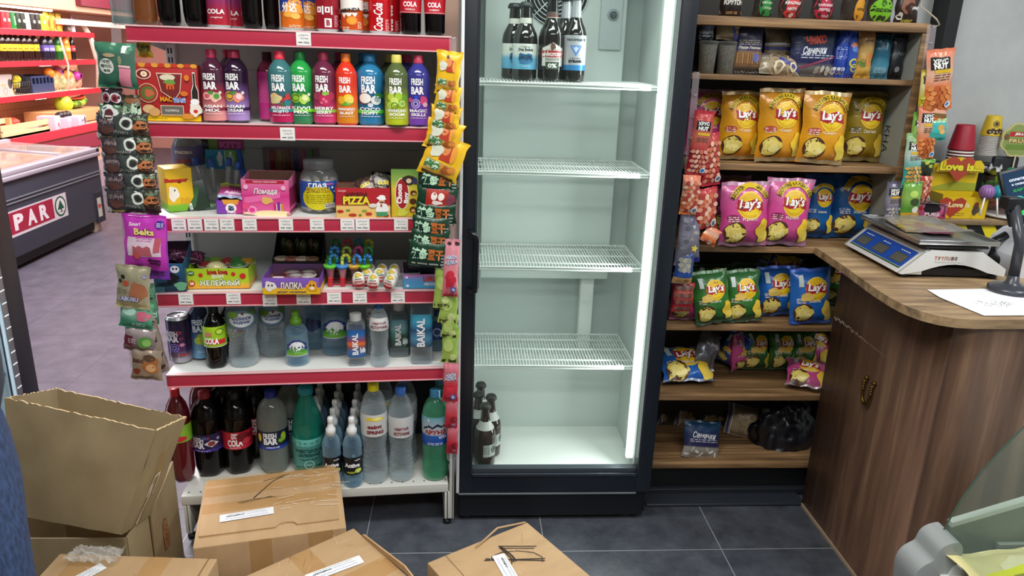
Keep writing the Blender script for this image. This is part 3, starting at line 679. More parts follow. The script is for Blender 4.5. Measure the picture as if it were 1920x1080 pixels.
wo = [('r', 0, .52, 1.5, .42, 'f4f1ea'), ('p', -.1, .33, [(-.36, .1), (-.2, -.14), (-.1, .04), (.05, -.14), (.16, .06), (.3, -.1), (.42, .1)], 'f4f1ea'), ('e', .05, .23, .26, .2, 'e8741f'), ('e', .05, .23, .2, .15, 'f6a83a'), ('t', -.02, .42, 'MIRINDA', .17, .95, {'bold': .04, 'rot': .1}, '2a2320'), ('l', -.2, .1, .4, 2, .07, 'ffe6c2'), ('l', .4, .2, .2, 5, .06, 'ffe6c2')]
s1can(660, 43, 'orange can with white top and cut orange fruit on the top rack shelf', m('d8581f', .25, .2), wo, .012, group='orange and white cans')
s1can(681, 42, 'orange and white can hidden behind the front one on the top rack shelf', m('d8581f', .25, .2), wo, .085, group='orange and white cans')
cc = [('t', .0, .30, 'Coca-Cola', .42, 1.15, {'bold': .02, 'shear': .35, 'rot': pi/2}, 'ffffff'), ('l', .42, .25, .2, 8, .07, 'f0b8bc')]
s1can(712, 43, 'bright red can with white script up its side on the top rack shelf', m('c8141f', .25, .2), cc, .012, H=.15, rz=-.05, group='bright red cans')
s1can(731, 42, 'bright red can standing behind the front bright red can on the top rack shelf', m('c8141f', .25, .2), cc, .085, H=.15, rz=-.05, group='bright red cans')
for px, l, t2 in ((770, 'dark cola bottle with red label, left of the right-end pair on the top rack shelf', 'VANILLA'), (815, 'dark cola bottle with red label at the right end of the top rack shelf', 'CHERRY')):
    s1bottle(px, 43, 'cola_bottle', l, .25, P_COLAS, DK, REDP, .016, lab=(.235, .46, m('c4202f', .35)), cmds=[('t', 0, .33, 'COLA', .22, .66, {'bold': .04}, 'ffffff'), ('t', 0, .275, t2, .07, .5, 'ffffff'), ('r', 0, .245, 2.5, .02, 'f0e0e0')], fn=petal)
# ================================================================ rack, second shelf: flavoured drinks
Z2 = RZ[2]
def fresh(px, yb, yt, w, label, cap, cols, band, names, fruit, dep=None):
    p, ww, H = spot(px, yb, yt, w, Z2)
    mt = grad([(0, cols[0]), (.22, cols[0]), (.5, cols[1]), (.78, cols[2]), (1, cols[2])], .16, 0)
    cm = [('t', -.06, .635, 'FRESH', .28, .52, {'bold': .035}, 'ffffff'), ('t', -.04, .515, 'BAR', .32, .56, {'bold': .04}, 'ffffff')]+fruit
    if band: cm.append(('r', 0, .195, 2.2, .13, band))
    cm += [('t', .0, .232, names[0], .13, .78, {'bold': .03}, 'ffffff'), ('t', 0, .178, names[1], .13, .62, {'bold': .03}, 'ffffff'), ('l', .02, .13, .7, 1, .05, 'f4e8f0')]
    t = bottle('fruit_drink_bottle', label, p, H, ww/2, P_SODA, m(cols[2], .12, coat=.3), m(cap, .35), lab=(.03, .715, mt), cmds=cm, rz=RANG, cap=(.43, .885, 1.0), group='fruit drink bottles on the second rack shelf')
    return t, p, ww, H
def wedges(c1, c2, c3, c4='f6f0d0'):
    return [('e', -.2, .37, .22, .2, c1), ('e', -.2, .37, .17, .15, c4), ('e', -.2, .37, .12, .1, c1), ('b', .16, .36, .23, .21, 3, c2), ('e', .2, .37, .12, .12, c3), ('b', -.02, .42, .12, .08, 2, '4f8f3a'), ('s', .36, .42, .09, 6, .5, 'e8f4e0')]
F = []
F.append(fresh(400, 231, 93, 43, 'salmon pink fruit drink bottle, leftmost of the second rack shelf bottles', 'c42f58', ('f0a29c', 'a8334c', '4a2036'), '8a1f3a', ('ASIAN', 'MIX'), wedges('e8636a', 'f2c0b0', '4f9a3a', 'fbe6da')))
F.append(fresh(442, 231, 94, 44, 'lilac fruit drink bottle with passion fruit, second from the left on the second rack shelf', 'd0395f', ('b596d8', '7a5590', '2c1730'), '3a1f4a', ('ASIAN', 'DREAM'), wedges('e6c03a', 'f0907a', 'f4d8e0', '6a3a6a')))
F.append(fresh(527, 234, 96, 45, 'teal and pink melon drink bottle under a bright pink cap on the second rack shelf', 'e8344f', ('d32a68', '3a5f68', '3f7478'), '2f8a94', ('MELONADE', 'MOJITO'), [('b', -.2, .36, .26, .22, 4, 'f0c98a'), ('b', -.16, .34, .18, .14, 6, 'c8d89a'), ('p', .22, .37, [(-.2, -.14), (.24, -.04), (.12, .2)], 'd8343a'), ('p', .2, .33, [(-.2, -.12), (.28, -.02), (.26, -.1), (-.1, -.2)], '2f7a3a'), ('e', .2, .38, .02, .03, '201010'), ('e', .12, .36, .02, .03, '201010'), ('b', .3, .3, .14, .14, 8, '2a7f8a')]))
F.append(fresh(565, 234, 97, 44, 'green kiwi drink bottle with green cap on the second rack shelf', '1f9d4f', ('3f8f62', '146e3a', '2aa04a'), '7ee02a', ('KIWI', 'MIX'), wedges('9acb3a', 'b8dc5a', 'e8f4b0', '4f7f2a')))
F.append(fresh(608, 235, 98, 45, 'raspberry pink berry drink bottle with crimson cap on the second rack shelf', 'b8335c', ('e0447f', '80304e', '6a2a44'), '8bc24a', ('MERRY', 'BERRY'), [('e', -.25, .4, .2, .16, 'a83a5a'), ('e', .05, .35, .24, .24, 'c8285a'), ('e', .3, .4, .18, .18, 'b02f52'), ('e', .0, .36, .06, .06, 'e8779a'), ('e', .1, .33, .06, .06, 'e8779a'), ('e', -.08, .31, .05, .05, 'e8779a'), ('b', .08, .44, .14, .08, 3, '8fbf4a')]))
F.append(fresh(650, 236, 101, 40, 'orange mango drink bottle, partly behind the raspberry bottle, second rack shelf', 'f07a24', ('f2992a', 'f2622a', 'e23a26'), None, ('MANGO', 'BLAST'), [('e', .1, .37, .26, .24, 'f4d23a'), ('e', .16, .36, .18, .16, 'f9e27a'), ('b', -.02, .31, .3, .1, 4, '6fae2f'), ('e', -.24, .36, .16, .18, 'f7b62f')]))
F.append(fresh(694, 236, 101, 50, 'blue coconut drink bottle with light blue cap on the second rack shelf', '3fa6e8', ('2f86b8', '0f4f7c', '2c7ba8'), '4fd23a', ('COCO', 'HOPPY'), [('e', -.2, .38, .27, .22, '6b4a36'), ('e', -.18, .385, .23, .18, 'f6f4ee'), ('e', .24, .36, .2, .17, 'e8ebe8'), ('e', .28, .37, .12, .1, '8fb0c0'), ('b', .38, .42, .2, .1, 4, '2f7f3a'), ('e', .02, .29, .1, .08, 'd8e4f0')]))
F.append(fresh(744, 239, 103, 44, 'yellow-green gooseberry drink bottle with yellow cap on the second rack shelf', 'd8cf62', ('cfe030', '8fa52c', '56663c'), None, ('SPARKLING', 'BOOM'), [('e', -.26, .42, .15, .15, 'c8e04a'), ('e', .08, .43, .16, .16, 'a8d03a'), ('e', .34, .41, .13, .13, '6faa2a'), ('e', -.1, .36, .17, .17, 'd8ec7a'), ('e', .22, .33, .17, .17, '8fc23a'), ('e', -.28, .31, .15, .15, 'b8d84a'), ('g', -.1, .3, .15, .04, '5f8f2a'), ('g', .22, .33, .12, .03, 'e8f4b0')]))
F.append(fresh(784, 239, 104, 43, 'violet drink bottle with crimson cap, rightmost of the second rack shelf bottles', 'c03a5a', ('8a52c8', '4433a0', '3a3a8c'), None, ('MAGIC', 'SKILLS'), [('b', .24, .38, .18, .18, 3, 'd84a7a'), ('e', -.1, .42, .08, .08, '2f4fc8'), ('g', -.12, .33, .2, .05, 'b8a0e8'), ('g', -.12, .33, .11, .04, 'd8c8f4'), ('e', .3, .32, .12, .1, 'e8b8d0'), ('e', -.35, .38, .1, .1, 'c84a8a')]))
# the ones standing behind
for i, dx, dy, l in ((0, .022, .085, 'salmon pink drink bottle hidden behind the leftmost front one'), (1, -.022, .085, 'lilac drink bottle hidden behind the front lilac one'), (2, .036, .085, 'teal and pink melon drink bottle tucked behind the front melon one'), (4, .034, .085, 'raspberry drink bottle tucked behind the front raspberry one'), (6, -.024, .07, 'blue coconut drink bottle tucked behind the front coconut one'), (7, -.028, .1, 'gooseberry drink bottle in the dark behind the front gooseberry one'), (8, -.04, .08, 'violet drink bottle tucked behind the front violet one')):
    t, p, ww, H = F[i]; dup(t, p+V((dx, dy, 0)), RANG, l)
p, ww, H = spot(497, 230, 98, 36, Z2)
bottle('fruit_drink_bottle', 'plain magenta drink bottle showing its blank back, left of the teal melon bottle', p+V((0, .04, 0)), H, ww/2*1.1, P_SODA, m('8a2a4c', .14, coat=.3), m('5c2233', .4), lab=(.03, .715, m('d2388c', .4)), cmds=[('l', 0, .6, .8, 18, .06, 'e070b0')], cap=(.43, .885, 1), group='fruit drink bottles on the second rack shelf')
# red toy-food box
p, ww, H = spot(318, 228, 122, 112, Z2, .045)
def macbox(d, w, h):
    pass
cm = [('r', 0, .06, 1, .10, 'f2c418')]+[('e', -.45+i*.1, .985, .055, .035, 'e8a03a' if i % 2 else 'c83a2a') for i in range(10)]
cm += [('e', -.34, .83, .12, .085, 'f4d6b8'), ('e', -.34, .83, .10, .07, '8a1f24'), ('e', -.33, .83, .05, .045, 'f6f0e0'), ('e', -.33, .83, .02, .02, 'f2b52a'), ('e', -.30, .50, .155, .155, 'f4d6b8'), ('e', -.30, .50, .145, .145, 'a83a2f'), ('e', -.3, .5, .11, .11, '6a7a3a'), ('b', -.28, .5, .07, .06, 3, 'd86a4a'),
       ('p', .06, .56, [(-.2, .27), (.2, .27), (.15, -.03), (.05, -.17), (-.15, -.03)], 'f4d6b8'), ('p', .06, .56, [(-.185, .255), (.185, .255), (.14, -.025), (.05, -.15), (-.14, -.025)], '7c2a2a'), ('e', .03, .78, .12, .05, 'e8dcc0'), ('b', .06, .7, .09, .04, 5, '6fa04a'), ('t', .06, .62, 'm', .09, .12, {'bold': .03}, 'e86a2a'),
       ('t', -.02, .395, 'MAC', .085, .2, {'bold': .09}, '4a1410'), ('t', -.02, .397, 'MAC', .08, .19, {'bold': .04}, 'f2a01f'), ('t', .19, .385, 'DAG', .085, .18, {'bold': .09}, 'ffffff'), ('t', .19, .387, 'DAG', .08, .17, {'bold': .04}, '2f7ad8'),
       ('r', .06, .20, .36, .16, 'f4d6b8'), ('r', .06, .20, .34, .14, '6d6a60'), ('t', .06, .20, 'TOMATO', .035, .22, {'rot': pi}, 'e8e4dc'), ('e', -.3, .22, .1, .07, 'e8c08a'), ('e', -.22, .17, .09, .07, 'd8a46a'), ('e', .33, .78, .04, .05, 'e8862a'), ('e', .27, .5, .06, .04, 'e07a2a'), ('t', -.22, .055, 'НАБОР СЛАДОСТЕЙ 138 г', .028, .4, '5a3a10'),
       ('p', .43, .42, [(-.05, -.1), (.06, -.1), (.07, .12), (.04, .22), (.035, .42), (-.005, .42), (-.01, .22), (-.045, .12)], 'f0ece4'), ('p', .43, .42, [(-.04, -.08), (.05, -.08), (.06, .11), (.03, .21), (.03, .40), (0, .40), (0, .21), (-.035, .11)], '2a2422'), ('b', .43, .22, .10, .11, 3, 'f6efe2'), ('e', .43, .36, .07, .05, 'ffffff'), ('e', .43, .19, .035, .03, 'd8342a'), ('e', .30, .1, .1, .045, 'd8923a')]
carton('toy_food_box', 'red toy-food candy box with bottle and burger pictures on the second rack shelf', 'candy box', p, ww, .045, H, m('b52a2c', .4), cm, RANG+.02)
# ================================================================ rack, third shelf
Z3 = RZ[3]
p, ww, H = spot(331, 400, 312, 52, Z3, .07)
carton('candy_box', 'yellow candy box with red letters and green foot on the third rack shelf', 'candy box', p+V((-.012, .03, 0)), ww*.9, .09, H*.92, grad([(0, '6cb02a'), (.14, '7cba2c'), (.2, 'e9bd1c'), (1, 'f0c51e')], .4), [('t', -.1, .72, 'Bumgor', .22, .9, {'bold': .08}, '8a1616'), ('t', -.1, .725, 'Bumgor', .2, .86, {'bold': .04}, 'd8262a'), ('b', -.25, .42, .2, .3, 3, 'f4efe0'), ('e', -.2, .5, .03, .04, '201010'), ('l', .2, .3, .4, 4, .07, 'd8a01c')], RANG+.5, side=[('t', 0, .62, 'Bumgor', .2, .8, {'bold': .06, 'rot': .35}, 'a8321f'), ('l', .1, .3, .5, 5, .08, 'b8860b')])
p, ww, H = spot(344, 396, 264, 62, Z3)
t = bottle('candy_tub', 'clear plastic tub with purple label behind the yellow candy box', rk(.06, .25, Z3), .235, .047, [(.9, 0), (1, .01), (1, .72), (.94, .8), (.8, .84), (.8, .86)], clear('b9bcc0', .35, .08, .8), clear('c9ccd0', .5, .1, .85), lab=(.5, .76, m('5a5585', .45)), cmds=[('t', 0, .68, 'УПАКОВКА', .10, .6, 'e8e4f4'), ('t', 0, .57, 'Скелет', .16, .6, {'bold': .04}, '8a2f4a')], cap=(.95, .86, 1))
p, ww, H = spot(369, 397, 340, 46, Z3, .03)
t = carton('gum_box', 'dark green flat box leaning beside the yellow candy box', 'candy box', p+V((0, .01, .0)), ww*.92, .018, H*.95, m('1f3526', .3), [('p', 0, .5, [(-.45, -.5), (-.1, -.5), (.3, .4), (-.1, .35)], '2f5f33'), ('r', -.28, .16, .12, .3, 'e8e8e4'), ('l', -.28, .22, .1, 5, .05, '20242a')], RANG+.15, rot=(-.18, -.18, .3))
# toy cards and tubes at the back
b = MB(); b.box((-.058, 0, 0), (.058, .004, .062), m('2f9aa8', .3), .002); d = D(b, front(0)); art(d, .116, .062, [('r', -.25, .5, .48, .5, '2a8fc0'), ('r', .25, .5, .46, .5, '5ab04a'), ('b', -.12, .5, .07, .18, 2, 'cfd8d4'), ('b', .17, .5, .08, .2, 4, 'b8c8b0'), ('e', -.12, .82, .035, .05, 'e8dcd0'), ('e', .17, .82, .035, .05, 'e8dcd0'), ('r', .02, .5, .02, .45, 'dfe8ea')])
c = at_y(421, 299, 2.42); solo('toy_card', b, 'blue and green toy card propped at the back of the third rack shelf', 'toy card', (c.x, c.y, c.z-.031), RANG)
b = MB(); b.box((-.055, 0, 0), (.055, .004, .05), m('7a9a4a', .4), .002); d = D(b, front(0)); art(d, .11, .05, [('r', .12, .5, .72, .34, 'a8327a'), ('t', .12, .5, 'KITS', .2, .6, {'bold': .05}, 'd86ab0')]); 
c = at_y(424, 272, 2.45); solo('toy_card', b, 'dim magenta and green toy card above the blue toy card', 'toy card', (c.x, c.y, c.z-.025), RANG)
b = MB(); b.box((-.05, 0, 0), (.05, .004, .05), m('54402e', .5), .002); d = D(b, front(0)); art(d, .1, .05, [('t', 0, .6, 'Barles', .22, .7, {'rot': .3, 'bold': .03}, '8a7fae'), ('b', .1, .2, .2, .1, 3, '8a5a2a')])
c = at_y(381, 276, 2.46); solo('toy_card', b, 'dim brown toy card beside the clear tub at the back of the shelf', 'toy card', (c.x, c.y, c.z-.025), RANG)
for i, (px, py, hh, cc, rt) in enumerate(((385, 372, .085, '9a8468', -.2), (402, 366, .08, 'a89878', 0), (427, 366, .085, 'b09a6a', .12), (441, 360, .075, 'c0a890', .15))):
    b = MB(); q = at_z(px, 398, Z3); b.lathe([(.008, 0), (.009, .004), (.009, hh), (.006, hh+.004)], clear('8c97a8', .35, .08, .8), 12); b.lathe([(.0095, hh), (.0095, hh+.02), (.006, hh+.024)], m('3a5fae', .4), 12)
    b.lathe([(.003, .006), (.006, .02), (.0045, hh*.55), (.006, hh*.62), (.005, hh*.9), (.001, hh*.96)], m(cc, .5), 10)
    c = at_y(px, py, 2.36); o = solo('toy_tube', b, ['slim figure tube leaning left of the blister cards', 'slim upright figure tube under the blue toy card', 'slim figure tube under the green half of the toy card', 'slim figure tube furthest right under the toy card'][i], 'toy tube', (c.x, c.y, Z3+.04), RANG, 'slim toy tubes on the third rack shelf'); o.rotation_euler = (0, rt, RANG)
b = MB(); b.box((-.05, -.03, 0), (.05, .03, .036), m('2b2a3e', .5), .002); solo('toy_tray', b, 'dark tray holding the slim toy tubes', 'tray', rk(.225, .21, Z3), RANG)
t = thing('marker_case', 'clear case of coloured tubes standing at the back of the third rack shelf', 'marker case', rk(.375, .25, Z3), RANG)
b = MB(); b.box((-.085, -.02, 0), (.085, .02, .1), m('4a2026', .5)); b.box((-.086, -.021, .1), (.086, .021, .175), clear('6a3038', .3, .08, .6)); obj('case', b, t)
for i, cc in enumerate(('b02a24', 'c89a2a', '8a5a2a', '2450a0', 'b82a6a', '2a9a34')):
    b = MB(); b.lathe([(.009, .1), (.009, .16), (.007, .168)], m(cc, .35), 10, (-.06+i*.024, 0)); obj('tube', b, t)
b = MB(); b.lathe([(.007, 0), (.0095, .02), (.008, .11), (.004, .115)], m('2453b8', .35), 12); c = at_y(459, 330, 2.42); solo('blue_marker', b, 'single blue tube leaning at the left of the clear tube case', 'tube', (c.x, c.y, c.z-.03), RANG).rotation_euler = (0, -.12, 0)
p, ww, H = spot(438, 401, 374, 52, Z3, .07)
t = carton('mint_box', 'purple and magenta open mint box under a shiny pouch, third rack shelf', 'candy box', p, ww, .07, H*.9, grad([(0, '7a3fae'), (.45, '8a3fae'), (.55, 'c8328f'), (1, 'd0388f')], .35, axis=0), [('p', 0, .82, [(-.3, .12), (.3, .12), (.24, -.06), (-.24, -.06)], 'e8a23a'), ('e', 0, .42, .19, .17, 'f4f4f0'), ('t', 0, .5, 'tic', .13, .2, {'bold': .06}, '1c2a5a'), ('t', 0, .32, 'tac', .1, .22, {'bold': .06}, '1c2a5a'), ('l', 0, .08, .3, 2, .05, 'f0d0e8')], RANG, opened=True, hb=H*1.05)
b = bag(.085, .06, .012, grad([(0, '8fd0e8'), (.25, 'c04a9a'), (.6, '8a2a54'), (1, '9ac23a')], .25), [('t', 0, .3, 'Bubbles', .12, .6, {'bold': .04, 'shear': .2}, 'f4d8f0'), ('b', .1, .62, .3, .1, 4, '5a1f3a')], 3)
o = solo('candy_pouch', b, 'shiny pink and green pouch lying on the purple mint box', 'pouch', p+V((-.0, -.005, H*.95)), 0); o.rotation_euler = (-1.0, .12, RANG+.1)
b = MB(); b.lathe([(.03, 0), (.034, .004), (.036, .016), (.033, .016), (.03, .006), (.0, .005)], clear('8fae9a', .4, .1, .8), 20, cap1=False); b.lathe([(.026, .006), (.024, .012), (.0, .014)], m('7aa86a', .4), 16); solo('sweet_dish', b, 'small clear dish of green sweets in front of the dark green box', 'dish', at_z(388, 392, Z3)+V((0, .02, 0)), RANG)
p, ww, H = spot(506, 404, 338, 87, Z3, .10)
carton('lipstick_candy_box', 'pink open box of lipstick candy with white lettering, centre of third rack shelf', 'candy box', p, ww, .10, H, grad([(0, 'f0c9a0'), (.12, 'e86aa8'), (.5, 'd83a8a'), (1, 'f08ab8')], .35), [('r', .0, .94, .8, .07, 'b8203a'), ('t', 0, .94, 'ПОМАДА ЛЕДЕНЦОВАЯ', .035, .5, 'f8e0e8'), ('p', -.1, .5, [(-.35, .0), (.4, .12), (.4, .0), (-.35, -.14)], 'f070b0'), ('t', .0, .66, 'Помада', .15, .5, {'bold': .06, 'shear': .25}, '8a1450'), ('t', .0, .665, 'Помада', .145, .49, {'bold': .02, 'shear': .25}, 'ffffff'), ('b', .02, .42, .12, .08, 3, 'e8b86a'), ('r', .18, .2, .05, .2, 'd0306a'), ('r', .26, .22, .06, .24, '7a2a9a'), ('r', .34, .2, .05, .2, 'e0902a'), ('r', .22, .2, .015, .2, 'f4f0f0'), ('r', .3, .2, .015, .2, 'f4f0f0'), ('b', .05, .05, .45, .07, 6, 'f4e4b0'), ('e', -.3, .15, .1, .09, 'f4a0c8'), ('e', -.3, .15, .06, .05, 'e03a8a'), ('e', -.42, .26, .08, .08, 'e8508a'), ('e', .38, .78, .05, .05, 'f8b8d8'), ('e', -.4, .8, .05, .05, 'f8b8d8')], RANG-.06, opened=True, hb=H*1.12, side=[('r', 0, .5, 1, .55, '8a1a4a'), ('r', 0, .1, 1, .1, '6a1238')])
# jar of eyeball sweets
p, ww, H = spot(599, 402, 298, 74, Z3)
jar = thing('sweet_jar', 'big clear jar of eyeball sweets with blue and yellow label, third rack shelf', 'jar', p, RANG); R = ww/2
pr = [(R*.82, 0), (R*.95, .004), (R, .03), (R, H*.55), (R*.92, H*.7), (R*.74, H*.8), (R*.7, H*.83)]
b = MB(); b.lathe(pr, clear('b9bdbd', .12, .06, .6), 28, cap1=False); obj('glass_body', b, jar)
b = MB(); b.lathe([(R*.74, H*.82), (R*.78, H*.83), (R*.78, H*.97), (R*.72, H)], clear('8f9496', .5, .15, .85), 28, cap0=False); obj('lid', b, jar)
b = MB(); b.grid(lambda u, v: (R*1.01*sin((u-.5)*2.3), -R*1.01*cos((u-.5)*2.3), H*.12+H*.5*v), 14, 4, m('2356a8', .4))
art(D(b, lambda u, v, k: V(((R*1.01+k)*sin(u/R), -(R*1.01+k)*cos(u/R), v))), R*2, H, [('e', 0, .30, .42, .30, 'd8d020'), ('t', 0, .54, 'ГЛАЗ', .14, .46, {'bold': .05}, 'f4f4f8'), ('t', 0, .455, 'ДРАКУЛЫ', .15, .62, {'bold': .1}, '5a3a14'), ('t', 0, .457, 'ДРАКУЛЫ', .14, .6, {'bold': .03}, 'e8cc30'), ('l', 0, .36, .6, 5, .05, 'a89a14'), ('r', .3, .16, .28, .12, 'dfe2e6'), ('l', .3, .175, .24, 2, .04, '303848'), ('e', .38, .5, .03, .03, 'f8f8f8'), ('e', .43, .42, .02, .02, 'f8f8f8'), ('t', .32, .57, 'МАРШ', .05, .2, 'e070c0')]); obj('label', b, jar)
rr = random.Random(5); eb = MB(); eb.ball((0, 0, 0), .0125, m('d9cfc4', .3), 12); eb.ball((0, -.0035, .001), .0095, m('7a5a40', .3), 10)
k = 0; em = eb.mesh('eyeball_sweet')
for z in (.012, .036, .060, .084):
    for j in range(9):
        a = 2*pi*j/9+z*9; r = R-.0155
        o = obj('eyeball_sweet', em, None, p+V((r*sin(a), -r*cos(a), z+.004))); o.rotation_euler = (rr.uniform(-.5, .5), rr.uniform(-.5, .5), a*.6+rr.uniform(-.6, .6)); tag(o, 'white eyeball sweet inside the big clear jar', 'sweet', 'eyeball sweets in the jar')
# pizza gummies tray
p, ww, H = spot(682, 409, 353, 100, Z3, .10)
carton('pizza_gummy_box', 'red open box of pizza gummies with cook picture, third rack shelf', 'candy box', p, ww, .10, H, grad([(0, 'efc06a'), (.38, 'f0c878'), (.44, 'b8262f'), (1, 'b5242e')], .35), [('t', -.12, .78, 'МАРМЕЛАД', .08, .4, {'bold': .06}, '4a1014'), ('t', -.12, .58, 'PIZZA', .17, .52, {'bold': .13}, '2a1a0a'), ('t', -.12, .585, 'PIZZA', .155, .49, {'bold': .05}, 'f4dc3a'), ('e', -.42, .22, .06, .03, 'b83020'), ('e', -.2, .1, .075, .03, 'c03a22'), ('e', -.28, .26, .04, .02, '6f9a3a'), ('e', .02, .24, .05, .025, '8fa83a'), ('e', -.06, .1, .03, .02, '5f8a3a'), ('e', .1, .14, .06, .03, 'c83a2a'), ('e', .42, .08, .05, .03, 'b83020'), ('b', .34, .32, .12, .12, 3, 'f6f4f0'), ('e', .34, .56, .055, .05, 'e8b48a'), ('b', .34, .68, .08, .05, 5, 'ffffff'), ('e', .34, .53, .045, .012, '2a1a10'), ('r', .33, .42, .03, .05, 'b8202a'), ('e', .18, .42, .08, .04, 'e8e0d0'), ('t', -.38, .9, 'СЛАДКО', .045, .14, 'f8c0c8'), ('r', .34, .14, .2, .08, '4a9a6a')], RANG+.02, opened=True, hb=H)
for i, (px, py, w_, h_, cols, rot, l) in enumerate(((688, 352, .065, .05, ('5a3a28', '3a2a24'), (-.5, -.3, .1), 'brown sachet standing left in the red pizza box'), (714, 348, .07, .06, ('3f3a2a', '2c2f28'), (-.45, .25, .1), 'dark olive sachet standing right in the red pizza box'), (690, 357, .06, .04, ('3f7ad0', '7aa8e0'), (-.8, -.35, .2), 'light blue sachet low in the red pizza box'), (722, 356, .06, .04, ('2f7a3f', '5aa86a'), (-.8, .1, .2), 'green sachet low in the red pizza box'))):
    c = at_y(px, py, p.y-.01+.012*i); bagthing('gummy_sachet', l, 'sachet', (c.x, c.y, c.z-h_*.35), w_, h_, .012, grad([(0, cols[0]), (1, cols[1])], .25), [('t', 0, .5, 'GUM', .2, .5, {'bold': .05, 'rot': .2}, 'e8d23a'), ('l', 0, .25, .6, 2, .08, 'd0c8b8')], i+4, rot, 'sachets in the red pizza box')
b = bag(.15, .10, .06, m('15161d', .3), [('r', -.05, .3, .5, .15, '5a2028'), ('t', .1, .62, '«', .12, .1, 'e8e8f0')], 9, .008); c = rk(.70, .25, Z3); solo('black_pouch', b, 'crumpled black pouch behind the red pizza box', 'pouch', c, RANG)
p, ww, H = spot(759, 407, 320, 50, Z3, .03)
carton('biscuit_box', 'green and yellow mushroom biscuit box at the right of the third rack shelf', 'biscuit box', p, ww, .03, H, grad([(0, 'd8c02a'), (.6, 'e0cc3a'), (.8, '8fae4a'), (1, '5f8a3a')], .4), [('e', -.1, .5, .26, .60, 'f4ecd8'), ('e', -.1, .5, .23, .56, 'a81f2a'), ('t', -.2, .5, 'Choco', .2, .75, {'bold': .05, 'rot': pi/2}, 'ffffff'), ('t', .06, .42, 'Boy', .2, .42, {'bold': .05, 'rot': pi/2}, 'ffffff'), ('e', .32, .52, .12, .1, '5a3018'), ('e', .34, .5, .07, .05, 'e0b070'), ('e', .3, .34, .13, .11, '5a3018'), ('e', .3, .16, .13, .12, '5a3018'), ('e', .3, .14, .07, .06, 'e0b070'), ('b', .15, .8, .22, .18, 2, '3a2a20'), ('e', .15, .78, .1, .09, 'e8d0b0'), ('b', .38, .78, .1, .12, 5, '3a3a6a'), ('b', -.1, .1, .2, .14, 7, 'c8d04a')], RANG)
# ================================================================ rack, fourth shelf
Z4 = RZ[4]
p, ww, H = spot(327, 544, 491, 54, Z4, .07)
carton('skull_candy_box', 'dark teal open box with skull picture at the left of the fourth rack shelf', 'candy box', p, ww, .12, H, grad([(0, '1c2c3c'), (.4, '24506a'), (1, '2f6f94')], .4), [('e', .2, .80, .15, .13, 'dfe4e0'), ('e', .15, .82, .035, .04, '20303a'), ('e', .26, .82, .035, .04, '20303a'), ('b', .1, .5, .2, .18, 4, '15181d'), ('t', -.05, .3, 'КЛИЗМАНН', .13, .8, {'bold': .04, 'rot': .12}, '0f1418'), ('b', .35, .22, .2, .16, 2, '6fb08a'), ('b', -.35, .1, .2, .12, 6, '3a5f6a')], RANG+.05, opened=True, hb=H*1.45, inner=m('2e2422', .7))
b = bag(.11, .05, .03, m('4a1f3a', .3), [('w', 0, .5, .8, .2, 'a04a7a')], 12, .006); o = solo('purple_sachets', b, 'dark plum sachet heaped in the skull box', 'sachet', p+V((.03, .03, H*.75)), .2); o.rotation_euler = (-.9, .2, .3)
p, ww, H = spot(418, 542, 504, 112, Z4, .12)
carton('jelly_box', 'lime green jelly box with strawberry prints on the fourth rack shelf', 'candy box', p, ww, .12, H, grad([(0, 'f0a030'), (.18, 'eab83a'), (.32, 'b8d030'), (1, 'a8cc28')], .35), [('t', 0, .82, 'lova lova', .1, .33, {'bold': .06}, 'a8202a'), ('t', .0, .60, 'ДЕСЕРТ', .07, .2, {'bold': .04}, 'f4f8e0'), ('t', .02, .32, 'ЖЕЛЕЙНЫЙ', .125, .66, {'bold': .09}, '4f7f14'), ('t', .02, .325, 'ЖЕЛЕЙНЫЙ', .115, .64, {'bold': .03}, 'f8f8e8'), ('e', -.27, .68, .035, .035, 'c83020'), ('e', .25, .72, .035, .035, 'c83020'), ('e', .4, .62, .05, .05, 'c83020'), ('e', -.42, .28, .055, .055, 'c85020'), ('t', -.42, .28, '24', .05, .06, {'bold': .05}, 'ffffff'), ('e', -.42, .78, .055, .04, '3f6a2a'), ('t', -.42, .78, 'HOP', .03, .07, 'ffffff')], RANG, opened=True, hb=H*1.0, inner=m('55624a', .6))
GEL = [clear(c, .55, .08, .85, c) for c in ('8fb83a', '4a9a4a', 'b83a3a', 'd8a83a', 'e0d8a0')]
for i, (dx, dy, cc, r) in enumerate(((-.01, -.025, 4, .032), (-.062, .03, 1, .026), (-.03, .04, 0, .025), (.005, .035, 2, .024), (.035, .038, 1, .026), (.066, .035, 3, .025), (.05, -.0, 1, .026), (-.045, -.005, 2, .024))):
    b = MB(); b.lathe([(r*.7, 0), (r, .018), (r, .022), (r*.96, .0225)], clear('c8d0c0', .3, .08, .8), 18); b.ball((0, 0, .022), r*.9, GEL[cc], 14, (1, 1, .7)); b.lathe([(r*1.08, .0215), (r*1.08, .0235)], clear('dde2d8', .4, .1, .8), 18)
    solo('jelly_cup', b, ['pale speckled heart jelly cup at the front of the lime green box', 'green jelly cup back left in the lime green box', 'yellow-green jelly cup at the back of the lime green box', 'red jelly cup at the back of the lime green box', 'green jelly cup right of the red one at the back of the lime green box', 'amber jelly cup back right in the lime green box', 'green jelly cup front right in the lime green box', 'red jelly cup front left in the lime green box'][i], 'jelly cup', p+V((dx, dy, H*.55)), 0, 'jelly cups in the lime green box')
